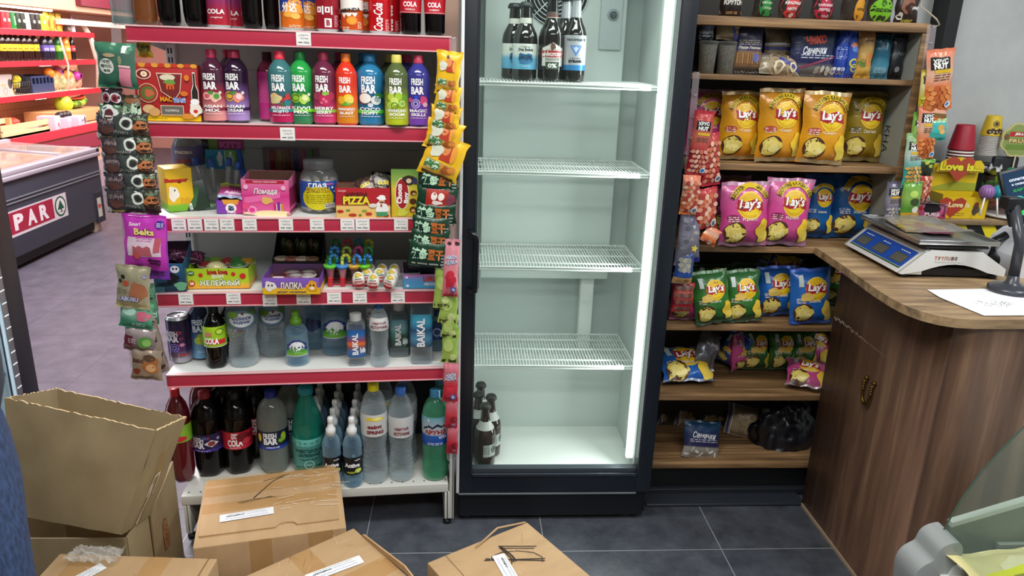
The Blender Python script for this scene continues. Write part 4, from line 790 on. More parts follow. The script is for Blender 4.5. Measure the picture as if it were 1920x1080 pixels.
# purple paw tray overhanging the edge
t0 = rk(.395, .045, Z4+.001); ww = 102/ppm(t0)
tray = carton('paw_jelly_tray', 'purple and yellow open jelly tray with paw lettering overhanging the fourth rack shelf', 'candy tray', t0, ww, .16, .052, grad([(0, 'e8b81f'), (.36, 'f0c024'), (.44, '7a55b8'), (1, '8a62c4')], .35), [('t', 0, .52, 'ЛАПКА', .135, .4, {'bold': .1}, '5a1f2a'), ('t', 0, .525, 'ЛАПКА', .125, .385, {'bold': .03}, 'f4f0e0'), ('t', 0, .15, 'ДЕСЕРТ ЖЕЛЕЙНЫЙ', .05, .5, {'bold': .03}, '4a2a6a'), ('b', -.36, .5, .1, .09, 3, 'ece6e0'), ('e', -.39, .55, .015, .02, '302030'), ('e', -.33, .55, .015, .02, '302030'), ('b', .36, .5, .1, .1, 5, 'e8a02a'), ('e', .33, .55, .015, .02, '302030'), ('e', .39, .55, .015, .02, '302030'), ('e', .36, .38, .04, .03, 'f6eed8')], RANG-.03, opened=True, hb=.05, inner=m('6a4a78', .6))
for i, (dx, dy, cc) in enumerate(((-.045, -.03, 'd83a7a'), (.0, .005, '8a5a6a'), (.035, .01, 'c8c4b8'), (-.02, .045, '9a5a5a'), (.03, .05, '7a4a4a'))):
    b = MB(); r = .024; b.lathe([(r*.8, 0), (r, .012), (r*1.15, .016), (r*1.15, .018)], m(cc, .3), 18); b.lathe([(r, .0181), (r*.3, .0195)], clear('d8ccc8', .35, .1, .7), 18)
    if i == 0: b.box((-.016, -.004, .0195), (.016, .004, .0215), m('f0d8d8', .4), .001)
    solo('jelly_cup', b, ['bright pink jelly cup at the front left of the purple tray', 'mauve jelly cup in the middle of the purple tray', 'pale jelly cup right of the middle of the purple tray', 'rusty jelly cup back left in the purple tray', 'brown jelly cup back right in the purple tray'][i], 'jelly cup', t0+V((dx, dy, .018)), 0, 'jelly cups in the purple tray')
q = rk(.385, .235, Z4); t = carton('gummy_tray', 'tall black-backed tray of dark gummies behind the purple tray', 'candy tray', q, .155, .15, .05, m('241d1e', .5), [], RANG, opened=True, hb=.125, inner=m('1c1718', .6))
for i in range(6):
    b = MB(); b.ball((0, 0, .02), .022, clear(('5f6a2a', '6a5a2f', '4f5a2a')[i % 3], .6, .1, .9, '8a8a4a'), 12, (.6, .5, 1.2)); solo('gummy_shape', b, 'dark olive gummy piece in the black-backed tray', 'gummy', q+V((-.055+.022*i, .03-.02*(i % 2), .055)), 0, 'dark gummies in the black-backed tray')
for i in range(4):
    b = MB(); b.tube([(.018*cos(a), .018*sin(a), .004) for a in [2*pi*j/12 for j in range(12)]], .006, m(('c8b8a0', 'a86a5a', 'd0c0b0', '8a6a50')[i], .4), 6, True); solo('gummy_ring', b, 'beige and brown gummy ring at the front of the black-backed tray', 'gummy', q+V((-.05+.033*i, -.045, .046)), 0, 'gummy rings in the black-backed tray')
# candy canes in cones
rack_p = rk(.555, .09, Z4); t = thing('cone_stand', 'red wire stand holding toy cones with spiral candy canes', 'candy stand', rack_p, RANG); b = MB(); RW_ = m('b8202f', .35)
for x in (-.062, -.022, .02, .062): b.tube([(x, -.05, .006), (x, .1, .006)], .002, RW_, 5)
for y in (-.05, -.02, .01, .05, .1): b.tube([(-.066, y, .006), (.066, y, .006)], .002, RW_, 5)
for x in (-.055, -.018, .018, .05): b.box((x-.007, -.052, .0), (x+.007, -.03, .03), RW_, .002)
obj('wire_stand', b, t)
rr = random.Random(2); k = 0
canes = {}
CN = [('2f7fd0', '3a8f4a'), ('f0d84a', '7ac83a'), ('2f6fc0', '4aa0e0'), ('2458b8', '3fb0e0'), ('7a9a3a', 'a0b04a'), ('b83a6a', '8a3a8a'), ('2f8a4a', '1f6a3a'), ('c83a4a', 'd86a5a')]
for row, y in enumerate((-.04, .01, .06)):
    for i, x in enumerate((-.055, -.018, .018, .05)):
        cup = [('5fc83a', 'a05a6a'), ('3f8fd8', 'b87a80'), ('d8a83a', '6a4a40'), ('6fd02a', 'b88a3a')][i]; h = .075+row*.012
        g = thing('toy_cone', '%s toy cone with a spiral candy cane, %s of the red wire stand' % (['lime-rimmed', 'blue-rimmed', 'amber-rimmed', 'bright green-rimmed'][i], ['front row', 'middle row', 'back row'][row]), 'candy toy', rack_p+RT*x+RN*y+V((0, 0, .012)), rr.uniform(-.4, .4), 'toy cones in the red wire stand')
        b = MB(); b.lathe([(.006, 0), (.008, .01), (.013, .04), (.015, .046)], clear(cup[1], .75, .15, .95), 12); b.ball((0, 0, .006), .0075, m('e0a02a', .4), 8); obj('cone', b, g)
        b = MB(); b.lathe([(.014, .044), (.019, .05), (.021, .058), (.016, .056)], m(cup[0], .4), 14, fn=lambda a, z: 1+.12*cos(8*a) if z > .055 else 1); obj('rim', b, g)
        c1, c2 = CN[(i+row*3) % 8]; b = MB(); pts = [(0, 0, .05)]+[(0, 0, .05+(h-.05)*u) for u in (.5, 1)]+[(.011-.011*cos(a), 0, h+.012*sin(a)) for a in [pi*j/8 for j in range(1, 9)]]+[(.022, 0, h-.012)]
        b.tube(pts, .0052, m(c1, .35), 8); 
        for j in range(2, len(pts)-1, 2): b.tube([V(pts[j])*.7+V(pts[j-1])*.3, V(pts[j])*.7+V(pts[j+1])*.3], .0058, m(c2, .35), 8)
        obj('candy_cane', b, g)
# chocolate eggs
p0 = rk(.705, .1, Z4); b = MB(); b.box((-.07, -.07, 0), (.07, .09, .004), clear('c8ccca', .35, .08, .7)); 
for y in (-.07, .09): b.box((-.07, y-.001, 0), (.07, y+.001, .045), clear('c8ccca', .2, .08, .6))
for x in (-.07, .07): b.box((x-.001, -.07, 0), (x+.001, .09, .045), clear('c8ccca', .2, .08, .6))
solo('egg_tray', b, 'clear plastic tray of chocolate eggs right of the red wire stand', 'tray', p0, RANG)
em = [m('f0ede6', .3), m('c8262f', .35), m('b89a3a', .35), m('8fae3a', .35)]
for i, (px, py, yy) in enumerate(((674, 527, 2.215), (699, 532, 2.20), (726, 527, 2.205), (688, 510, 2.255), (711, 508, 2.26), (735, 510, 2.255), (693, 495, 2.31), (716, 494, 2.31), (739, 495, 2.31))):
    b = MB(); b.ball((0, 0, .026), .0195, em[0], 18, (1, 1, 1.35)); S = lambda u, v, k: V(((.0195*sqrt(max(.05, 1-((v-.026)/.0263)**2))+k)*sin(u/.0195), -(.0195*sqrt(max(.05, 1-((v-.026)/.0263)**2))+k)*cos(u/.0195), v))
    d = D(b, S, .0004, .008); d.blob(0, .043, .015, m('a8b83a', .35), 3, .007); d.blob(.004, .044, .009, m('d8a03a', .35), 5, .005); d.rect(-.02, .006, .02, .016, em[1]); d.text('киндер', 0, .0315, INK, h=.005, w=.02); d.text('СЮРПРИЗ', 0, .0235, m('b8202a', .4), h=.007, w=.026, bold=.05)
    c = at_y(px, py, yy); o = solo('chocolate_egg', b, ['white and red chocolate egg at the left front of the clear tray', 'white and red chocolate egg at the middle front of the clear tray', 'white and red chocolate egg at the right front, tilted', 'chocolate egg second row left in the clear tray', 'chocolate egg second row middle in the clear tray', 'chocolate egg second row right in the clear tray', 'chocolate egg back row left in the clear tray', 'chocolate egg back row middle in the clear tray', 'chocolate egg back row right in the clear tray'][i], 'chocolate egg', (c.x, c.y, Z4+.006), 0, 'chocolate eggs in the clear tray'); o.rotation_euler = (-.12, (-.1, .05, .3, 0, 0, 0, 0, 0, 0)[i], (.1, 0, -.3, 0, .2, -.2, 0, 0, 0)[i])
p, ww, H = spot(791, 541, 515, 72, Z4, .10)
carton('blue_candy_box', 'pink and blue open candy box at the right end of the fourth rack shelf', 'candy box', p, ww, .10, H, grad([(0, '3fa0c8'), (.5, '5a90c8'), (.8, 'c86ab0'), (1, 'd870b0')], .35), [('t', .25, .66, 'LABUBU', .14, .46, {'bold': .09}, '4a1420'), ('t', .25, .665, 'LABUBU', .13, .45, {'bold': .03}, 'd8404a'), ('t', .24, .3, 'ЖЕВАТЕЛЬНАЯ', .07, .4, {'bold': .03}, 'f0f4f8'), ('s', -.38, .2, .06, 5, .4, 'e8f0f8'), ('e', -.4, .8, .04, .03, 'f4e0f0')], RANG, opened=True, hb=H*1.3, inner=m('3a2a3a', .7))
b = MB(); b.box((-.045, -.03, 0), (.045, .04, .035), m('1a1a1e', .4), .012); solo('black_cover', b, 'black plastic lid lying on the pink and blue candy box', 'lid', p+V((0, .01, H*.98)), RANG+.1)
# ================================================================ rack, fifth shelf: water
Z5 = RZ[5]
WATER = water('dce8ee', 'f2f7f9', .08, 60, .4); WATERB = water('b4daf2', 'e0f0f9', .10, 60, .4); WATERG = clear('3f6f60', .42, .07, .9, 'b8dcd0'); TEAL = water('2fb8a0', '84dcca', .4, 60, .3); GREENB = water('6fd0a4', 'b0e6d0', .28, 60, .3)
WCAP = m('dfe3e4', .4)
p, ww, H = spot(337, 684, 590, 43, Z5)
t = can('drink_can', 'tall dark violet berry drink can at the left end of the fifth rack shelf', p, H, ww/2, grad([(0, 'b8b4bc'), (.14, '9a94a4'), (.3, '4a2f5f'), (1, '2c2444')], .25, .4), [('t', -.22, .66, 'FRESH', .24, .6, {'bold': .035}, 'e4e0ec'), ('t', -.2, .545, 'BAR', .27, .62, {'bold': .04}, 'e4e0ec'), ('e', .15, .68, .1, .09, '8a2a4a'), ('e', .2, .55, .09, .08, '7a2a5a'), ('g', -.1, .36, .2, .05, '7a6ac0'), ('g', -.1, .36, .1, .04, '9a8ad8'), ('e', .2, .42, .16, .12, '5a2a5a'), ('e', .22, .42, .1, .07, 'c88ab0'), ('l', -.05, .22, .7, 3, .06, '6a2a3a'), ('r', .28, .20, .4, .08, 'a8323a')], RANG)
p, ww, H = spot(371, 680, 566, 36, Z5)
bottle('fruit_drink_bottle', 'blue lime fruit drink bottle behind the violet can, fifth rack shelf', p+V((0, .02, 0)), H*1.02, ww*.56, P_SODA, m('1f2f5a', .14, coat=.3), m('1c2440', .4), lab=(.03, .74, grad([(0, '7ab4dc'), (.3, '5a8ab8'), (.75, '22366a'), (1, '1f2f5a')], .18)), cmds=[('t', -.06, .65, 'FRESH', .28, .56, {'bold': .035}, 'd4e0f0'), ('t', -.04, .54, 'BAR', .32, .6, {'bold': .04}, 'd4e0f0'), ('b', .1, .36, .32, .26, 3, '9ab83a'), ('e', -.1, .34, .2, .18, 'b8d04a'), ('l', .1, .16, .6, 2, .06, 'c8e0f4')], rz=-atan2(p.x, p.y), cap=(.43, .9, 1))
p, ww, H = spot(403, 693, 573, 42, Z5)
t = bottle('cola_bottle', 'small dark cola bottle with lime green and red label on the fifth rack shelf', p, H, ww/2, P_COLAS, DK, BLACK, lab=(.36, .70, grad([(0, '8fc01f'), (1, 'a8d02a')], .35)), cmds=[('p', .1, .47, [(-.5, -.16), (.36, -.16), (.4, .04), (-.1, .06), (-.5, .04)], 'd0202f'), ('t', -.16, .47, 'COLA', .3, .62, {'bold': .05}, 'ffffff'), ('t', -.26, .6, 'FRESH', .1, .3, {'bold': .03}, 'e86a8a'), ('t', -.26, .565, 'BAR', .1, .3, {'bold': .03}, 'e86a8a'), ('e', .22, .62, .2, .16, '5f9a1f'), ('e', .2, .62, .14, .1, 'c8e04a'), ('r', 0, .372, 3, .03, 'd8d0c0')], rz=-atan2(p.x, p.y), fn=petal)
dup(t, p+V((.028, .09, 0)), .4, 'small dark cola bottle hidden behind the front lime-label cola bottle')
SPR = [('e', .02, .665, .43, .24, 'd4dde4'), ('t', .02, .69, 'КАЛИНОВ', .11, .62, {'bold': .05}, '1f3f8a'), ('t', .02, .635, 'РОДНИК', .11, .54, {'bold': .05}, '1f3f8a'), ('e', .05, .755, .05, .045, '6a1f2a'), ('b', -.3, .74, .2, .12, 3, '6f9a3a'), ('b', .42, .76, .14, .1, 5, '5f8a3a')]
LABW = clear('7a98a8', .5, .3, .8, 'cfe0e8')
for px, yb, yt, w, l, cm in ((454, 691, 555, 56, 'large spring water bottle with round white badge, front left of the fifth rack shelf', SPR), (511, 672, 556, 50, 'large spring water bottle with round white badge, set back beside the small green-topped bottle', SPR)):
    p, ww, H = spot(px, yb, yt, w, Z5)
    bottle('water_bottle', l, p, H*1.06, ww/2, P_WATER, WATER, m('8fb83a', .4), lab=(.56, .82, LABW), cmds=[('r', 0, .545, 2.9, .06, '4a7ab8')]+cm, rz=-atan2(p.x, p.y), ridges=(.06, .54, 9, .035), group='large spring water bottles', cat='bottle')
p, ww, H = spot(480, 672, 560, 50, Z5)
bottle('water_bottle', 'dim spring water bottle in the gap between the two large badge bottles', p+V((-.02, .07, 0)), H*1.05, ww/2*.9, P_WATER, WATER, m('6f9a4a', .4), ridges=(.06, .54, 9, .035))
MTN = [('p', 0, .30, [(-.5, .0), (-.44, .3), (-.3, .36), (-.18, .48), (.1, .5), (.28, .38), (.42, .32), (.5, .0)], '26357a'), ('e', .0, .36, .32, .28, 'e8eef2'), ('p', 0, .27, [(-.5, .02), (-.3, .22), (-.22, .14), (-.1, .26), (.05, .1), (.2, .18), (.5, .0), (.5, -.04), (-.5, -.04)], '4f9a3a'), ('r', 0, .24, 1.0, .12, '6fb83a'), ('a', .0, .26, 'ШИШКИН ЛЕС', .42, 1.9, .085, 'f4f6fa'), ('r', 0, .205, 1, .025, 'f4f6f4')]
p, ww, H = spot(556, 688, 582, 43, Z5)
bottle('water_bottle', 'small water bottle with green sport cap and mountain label, fifth rack shelf', p, H, ww/2, P_SPORT, WATERB, m('6fae2a', .4), lab=(.22, .60, LABW), cmds=MTN, rz=-atan2(p.x, p.y), cap=(.5, .74, 1), capshape='sport')
p, ww, H = spot(583, 672, 572, 44, Z5)
bottle('water_bottle', 'dim water bottle with dark blue badge behind the small green-topped bottle', p+V((0, .07, 0)), H*1.04, ww/2, P_JUG, WATERB, m('3a5a7a', .4), lab=(.35, .6, LABW), cmds=[('b', 0, .5, .4, .3, 3, '1c2a55')])
p, ww, H = spot(626, 673, 556, 51, Z5)
bottle('water_bottle', 'round-shouldered blue water bottle with mountain label, centre of the fifth rack shelf', p+V((0, .02, 0)), H*1.05, ww/2, P_JUG, WATERB, m('4a7aa0', .4), lab=(.26, .74, LABW), cmds=[(c[0], c[1], c[2]+.10)+c[3:] for c in MTN], rz=-atan2(p.x, p.y))
def baikal(px, yb, yt, w, label, stops, cap, dy=0, cm=()):
    p, ww, H = spot(px, yb, yt, w, Z5)
    return bottle('water_bottle', label, p+V((0, dy, 0)), H, ww/2*.96, P_SQ, WATER, cap, lab=(.18, .72, grad(stops, .25)), cmds=list(cm)+[('t', -.06, .44, 'BAIKAL', .3, 1.22, {'bold': .03, 'rot': pi/2}, 'f4f6f8'), ('w', .3, .3, .2, .3, 'd8e4ec')], rz=-atan2(p.x, p.y), cap=(.62, .86, 1), fn=squircle(5), n=32)
baikal(668, 687, 587, 36, 'square water bottle with sunset label and white cap, fifth rack shelf', [(0, '2f5f9a'), (.2, '3a6aa8'), (.35, '7a5060'), (.5, 'e8702a'), (.6, '8a4a6a'), (.8, '2f6aa8'), (1, '2458a0')], WCAP)
p, ww, H = spot(711, 690, 569, 36, Z5)
t = bottle('water_bottle', 'slim clear water bottle with white two-line label, fifth rack shelf', p, H, ww/2, P_WATER, WATER, m('2f63b0', .4), lab=(.60, .80, m('d8dadc', .4)), cmds=[('t', 0, .725, 'СВЯТОЙ', .15, .8, {'bold': .04}, '7a1f2f'), ('t', 0, .66, 'ИСТОЧНИК', .15, .95, {'bold': .04}, '7a1f2f')], rz=-atan2(p.x, p.y), ridges=(.06, .58, 9, .03))
dup(t, p+V((-.02, .09, 0)), RANG-.3, 'slim clear water bottle standing behind the front two-line label bottle')
baikal(748, 673, 569, 36, 'square water bottle with green forest label and white cap, fifth rack shelf', [(0, '2f4a3f'), (.25, '35584a'), (.5, '4f8a80'), (.7, '7aa8b0'), (1, '5a8a98')], WCAP, .01, [('b', .2, .35, .22, .3, 4, '2a4a34')])
p, ww, H = spot(790, 684, 560, 43, Z5)
bottle('water_bottle', 'tall square water bottle with blue lake label at the right of the fifth rack shelf', p, H*1.03, ww/2*.96, [(.9, 0), (.98, .012), (1, .05), (1, .90), (.96, .94), (.86, .96)], WATER, clear('aab4b8', .5, .1, .85), lab=(.28, .78, grad([(0, '2f4f6a'), (.25, '4f8ab0'), (.5, '2a4f78'), (.75, '3f9ac0'), (1, '4aa8c8')], .25)), cmds=[('t', -.02, .5, 'BAIKAL', .34, 1.35, {'bold': .03, 'rot': pi/2}, 'f4f6f8')], rz=-atan2(p.x, p.y), cap=(.8, .95, 1), fn=squircle(5), n=32)
p, ww, H = spot(822, 668, 590, 28, Z5)
bottle('water_bottle', 'dark blue water bottle half hidden at the right end of the fifth rack shelf', p+V((-.005, .04, 0)), H, ww/2, P_SODA, WATERB, m('24407a', .4), lab=(.3, .66, m('24387a', .4)), cmds=[('g', 0, .5, .3, .08, 'a8bce0')])
# ================================================================ rack, base shelf: large bottles
Z6 = RZ[6]
def big(px, yb, yt, w, label, prof, mat, capm, **k):
    p, ww, H = spot(px, yb, yt, w, Z6); return bottle(k.pop('name', 'soda_bottle'), label, p+V(k.pop('shift', (0, 0, 0))), H, ww/2, prof, mat, capm, rz=k.pop('rz', -atan2(p.x, p.y)), **k), p, ww, H
DRED = m('5a0c18', .12, coat=.4)
big(337, 909, 728, 44, 'red soda bottle with bright red cap at the left end of the base shelf', P_COLA, DRED, REDP, lab=(.46, .64, grad([(0, '7ab02a'), (1, '8fc03a')], .4)), fn=petal, cmds=[('e', 0, .5, .3, .12, 'c82a3a')])
big(358, 900, 722, 46, 'dark red soda bottle behind the red-capped one on the base shelf', P_COLA, DRED, m('7a1420', .4), shift=(.015, .08, 0), lab=(.4, .6, m('6f9a2a', .4)), fn=petal, cmds=[])
fl = [('t', -.26, .475, 'FRESH', .2, .46, {'bold': .035}, 'e8e4f0'), ('t', -.24, .41, 'BAR', .22, .48, {'bold': .04}, 'e8e4f0'), ('p', .22, .43, [(-.24, 0), (0, .13), (.24, 0), (0, -.13)], 'e4dce8'), ('e', .22, .43, .12, .09, '8a3a3a'), ('e', .02, .5, .07, .06, '3a5a9a'), ('e', .12, .5, .05, .05, '8a3a4a'), ('s', .44, .48, .08, 5, .4, 'c8b8e8'), ('r', 0, .345, 3.1, .09, '3a2a90'), ('l', -.1, .347, .5, 1, .05, 'f0e8ff')]
T1, pc, wc, hc = big(390, 898, 733, 56, 'dark soda bottle with purple label and maroon cap on the base shelf', P_COLA, DK, m('9c2338', .4), lab=(.33, .54, m('2a1f4a', .35)), cmds=fl, fn=petal, rz=RANG)
dup(T1, pc+V((.025, .1, 0)), RANG, 'dark soda bottle standing behind the purple-label one on the base shelf')
T2, p, ww, H = big(445, 893, 734, 54, 'dark cola bottle with red label and black cap on the base shelf', P_COLA, DK, BLACK, lab=(.34, .56, m('c01f34', .35)), cmds=[('t', -.1, .53, 'FRESH', .1, .22, {'bold': .03}, 'ffffff'), ('t', -.1, .495, 'BAR', .1, .22, {'bold': .03}, 'ffffff'), ('t', -.1, .425, 'COLA', .26, .5, {'bold': .04}, 'ffffff'), ('t', -.1, .365, 'ORIGINAL', .05, .4, 'f4d0d4'), ('b', .22, .49, .3, .16, 4, '7a1222'), ('e', .3, .44, .14, .1, 'd83a4a')], fn=petal)
dup(T2, p+V((.035, .1, 0)), RANG+.3, 'dark cola bottle standing behind the red-label one on the base shelf')
T3, p, ww, H = big(512, 892, 732, 56, 'clear citrus soda bottle with navy label and blue cap on the base shelf', P_COLA, clear('9aa09c', .34, .07, .85, 'e4e8e2'), m('1f2f9a', .4), lab=(.33, .56, grad([(0, '2444b0'), (.15, '2444b0'), (.2, '1c2440'), (1, '1c2440')], .35)), cmds=[('t', -.12, .505, 'FRESH', .2, .44, {'bold': .04}, 'f4f4f8'), ('t', -.1, .435, 'BAR', .23, .46, {'bold': .05}, 'f4f4f8'), ('t', -.04, .36, 'CITRUS ICE', .06, .44, {'bold': .03}, 'e8ecff'), ('e', .34, .48, .1, .16, 'a8d03a'), ('e', .24, .44, .1, .08, '7ab02a'), ('e', -.48, .48, .08, .15, 'f0d83a')], fn=petal, level=.70, liquid=clear('b0b8b4', .18, .05, .5, 'eef2ee'))
dup(T3, p+V((.04, .10, 0)), RANG, 'clear citrus soda bottle standing behind the front citrus one on the base shelf')
big(577, 890, 725, 58, 'teal glass-look mineral water bottle with pointed neck on the base shelf', P_TALL, TEAL, m('2aa3bc', .35), lab=(.10, .42, clear('5fa89c', .75, .25, .9, '6fd0b8')), cmds=[('r', 0, .385, 3.1, .26, '6fc8bc'), ('t', 0, .29, 'НОВОТЕРСКАЯ', .12, .9, {'bold': .03}, '0c2f30'), ('t', 0, .235, 'ЦЕЛЕБНАЯ', .12, .74, {'bold': .03}, '0c2f30'), ('g', 0, .12, .16, .03, 'a8e0d4'), ('t', 0, .12, 'МИН', .07, .18, 'a8e0d4'), ('l', 0, .185, .7, 1, .05, '0c2f30')], name='water_bottle')
act = [('t', -.04, .345, 'Active', .25, .82, {'bold': .05}, 'f6f6f6'), ('e', .28, .26, .2, .14, 'b8d03a'), ('e', .28, .26, .14, .09, 'dfe88a'), ('e', -.1, .24, .26, .06, '9aa83a'), ('w', .24, .42, .3, .1, 'f6f6f6')]
A1, p, ww, H = big(622, 916, 782, 35, 'small blue water bottle with white sport cap, front of the left base shelf column', P_SPORT, WATERB, WCAP, lab=(.20, .46, m('15171c', .35)), cmds=act, cap=(.52, .74, 1), capshape='sport', name='water_bottle', group='sport-cap water bottles on the base shelf')
A2, p2, _, _ = big(661, 916, 782, 36, 'small blue water bottle with white sport cap, front of the right base shelf column', P_SPORT, WATERB, WCAP, lab=(.20, .46, m('15171c', .35)), cmds=act, cap=(.52, .74, 1), capshape='sport', name='water_bottle', group='sport-cap water bottles on the base shelf')
for k in range(1, 5):
    for q, nm in ((p, 'left'), (p2, 'right')): dup(A1, q+RN*.064*k+RT*.002*k, RANG, '%s sport-cap water bottle from the front in the %s column on the base shelf' % (['second', 'third', 'fourth', 'fifth'][k-1], nm))
for k in range(3): dup(A1, p+RN*(.16+.065*k)-RT*.062, RANG, '%s sport-cap water bottle in the half-hidden column behind the teal bottle' % ['nearest', 'middle', 'furthest'][k])
wl = lambda a, b_: [('t', .02, .60, a, .15, .56, {'bold': .05}, '7a1f2f'), ('t', .04, .545, b_, .15, .66, {'bold': .05}, '7a1f2f')]
B1, p, ww, H = big(702, 910, 716, 50, 'large clear water bottle with lemon label and yellow cap on the base shelf', P_WATER, WATER, m('e0d21a', .35), lab=(.50, .72, m('cfd2d2', .4)), cmds=wl('saint', 'SPRING')+[('e', -.12, .68, .2, .07, 'e0c83a'), ('e', .12, .68, .24, .08, 'e8d04a'), ('e', .12, .685, .16, .05, 'f4ec9a')], ridges=(.06, .48, 9, .04), name='water_bottle')
dup(B1, p+V((.012, .105, 0)), RANG, 'large clear water bottle with yellow cap standing behind the front one')
B2, p, ww, H = big(752, 906, 725, 48, 'large clear water bottle with white label and blue cap on the base shelf', P_WATER, WATER, m('3a6fc8', .35), lab=(.50, .72, m('cfd2d4', .4)), cmds=wl('СВЯТОЙ', 'ИСТОЧНИК'), ridges=(.06, .48, 9, .04), name='water_bottle')
dup(B2, p+V((.005, .105, 0)), RANG, 'large clear water bottle with blue cap standing behind the front one')
B3, p, ww, H = big(816, 904, 730, 50, 'large green mineral water bottle with blue mountain label, right end of base shelf', P_WATER[:6]+[(.97, .3), (.98, .6)]+P_WATER[10:], GREENB, m('4a9ac8', .35), lab=(.42, .74, grad([(0, '1c46a0'), (.35, '2a62b8'), (.4, 'c8ccd0'), (.62, 'b8c8d4'), (1, '5fa0b0')], .35)), cmds=[('p', 0, .64, [(-.5, -.1), (-.25, .06), (-.1, -.02), (.08, .12), (.24, .02), (.5, .08), (.5, .0), (.24, -.06), (.08, .02), (-.1, -.1), (-.25, -.04), (-.5, -.18)], '1f2a3f'), ('t', 0, .575, 'АРХЫЗ', .19, .86, {'bold': .05}, 'a8202a'), ('t', .3, .515, 'VITA', .12, .36, {'bold': .03}, 'f4f4f8'), ('l', 0, .45, .6, 2, .06, 'e0e8f8'), ('s', -.25, .71, .08, 4, .3, 'f0f4f8')], name='water_bottle')
dup(B3, p+V((.02, .10, 0)), RANG, 'large green mineral water bottle standing behind the front green one')
# ================================================================ price tags
for px, py, l in ((570, 73, 'on the top red rail'), (540, 251, 'on the second red rail')): price_tag(px, py, 25, 'lone white price tag '+l, 'price tags on the red rails')
for px, l in ((337, 'first from the left on the third red rail'), (367, 'second from the left on the third red rail'), (398, 'third from the left on the third red rail'), (427, 'fourth from the left on the third red rail'), (469, 'under the purple mint box'), (537, 'under the pink lipstick candy box'), (595, 'under the jar of eyeball sweets'), (652, 'left one of the touching pair under the red pizza box'), (680, 'right one of the touching pair under the red pizza box'), (752, 'under the mushroom biscuit box')): price_tag(px, 420, 24, 'white price tag '+l, 'price tags on the red rails')
for px, py, l in ((350, 559, 'under the skull candy box'), (439, 558, 'under the lime green jelly box'), (507, 562, 'half hidden under the purple paw tray'), (570, 559, 'left of the red wire stand base'), (627, 557, 'under the red wire stand'), (675, 556, 'under the chocolate eggs'), (746, 556, 'left of the pink and blue candy box')): price_tag(px, py, 24, 'white price tag on the fourth red rail '+l, 'price tags on the red rails')
# ================================================================ things hanging at the rack ends
def hang(name, label, x0, x1, y0, y1, Y, mt, cmds=(), roll=0, rz=0, dep=.02, seed=0, group=None, cat='packet', tilt=0, **k):
    c = at_y((x0+x1)/2, y1, Y); s = ppm(c); w = (x1-x0)/s; h = at_y((x0+x1)/2, y0, Y).z-c.z
    return bagthing(name, label, cat, c, w, h, dep, mt, cmds, seed, (tilt, roll, rz), group, wr=k.pop('wr', .003), **k)
def straight(a, b, n): return [tuple(V(a)*(1-i/n)+V(b)*i/n) for i in range(n+1)]
hangstrip('hang_strip', 'clear plastic hang strip at the left corner of the rack', straight(at_y(217, 45, 2.135), at_y(252, 690, 2.135), 14), .026)
hangstrip('hang_strip', 'clear plastic hang strip at the right corner of the rack beside the fridge', straight(at_y(849, 70, 2.205), at_y(843, 860, 2.205), 16), .02)
G1 = grad([(0, '2f6a52'), (.3, '3f6f5c'), (.75, '47695c'), (.82, '3d7a60'), (1, '4a8268')], .22, .1, bump=.25)
hang('green_pouch', 'dark green pouch with pink drink glass at the top of the left hang strip', 186, 259, 80, 165, 2.10, G1, [('e', -.22, .48, .2, .19, 'dfe4d8'), ('t', -.22, .58, '마먼', .09, .22, {'bold': .03}, '20302a'), ('t', -.22, .48, '레이드', .09, .3, {'bold': .03}, '20302a'), ('t', -.22, .38, '부터', .08, .17, {'bold': .03}, '20302a'), ('p', .22, .22, [(-.16, -.2), (.12, -.2), (.18, .24), (-.1, .26)], 'd8849a'), ('p', .22, .5, [(-.12, -.03), (.16, -.05), (.17, .0), (-.11, .02)], 'e8b8b8'), ('e', -.12, .72, .16, .05, 'a89878'), ('e', .02, .08, .06, .06, '2a2420'), ('r', .25, .85, .1, .17, 'dfe4e0'), ('e', .15, .62, .05, .11, '7a8a6a')], .03, .05, .03, 1, cat='pouch')
# sachets with printed eyes
SB = [grad([(0, '4a4248'), (.5, '5a4c52'), (1, '3a3438')], .2, .35, bump=.3), grad([(0, '3c4440'), (.5, '5c6662'), (1, '484e4c')], .2, .4, bump=.3), grad([(0, '4a3a34'), (.5, '5a4a3a'), (1, '3e4a40')], .2, .35, bump=.3)]
EYE = [('g', .2, .62, .28, .10, 'd8dcd4'), ('e', .2, .62, .12, .12, '2a2a28'), ('w', -.1, .3, .7, .15, 'a8aca4'), ('r', -.1, .08, .8, .1, '202222'), ('l', -.1, .08, .7, 1, .07, 'c8ccc4')]
WAX = [('w', .1, .7, .7, .25, '8a7a7c'), ('w', -.1, .45, .7, .2, '6a4a4a'), ('r', .1, .1, .85, .13, 'b8a85a'), ('e', -.36, .16, .16, .15, 'd8d0cc'), ('b', .1, .4, .3, .2, 3, '5a3a34')]
FAC = [('b', .1, .5, .4, .28, 5, 'c87a4a'), ('e', .0, .55, .07, .06, '2a1a14'), ('e', .2, .57, .07, .06, '2a1a14'), ('b', .1, .36, .2, .07, 2, '2a1410'), ('r', 0, .1, .8, .1, '2c2a28'), ('w', .1, .78, .6, .15, '8fae8a')]
rows = [(262, 42, 'first row from the top'), (297, 34, 'second row from the top'), (332, 35, 'third row from the top'), (364, 33, 'fourth row from the top'), (399, 37, 'bottom row')]
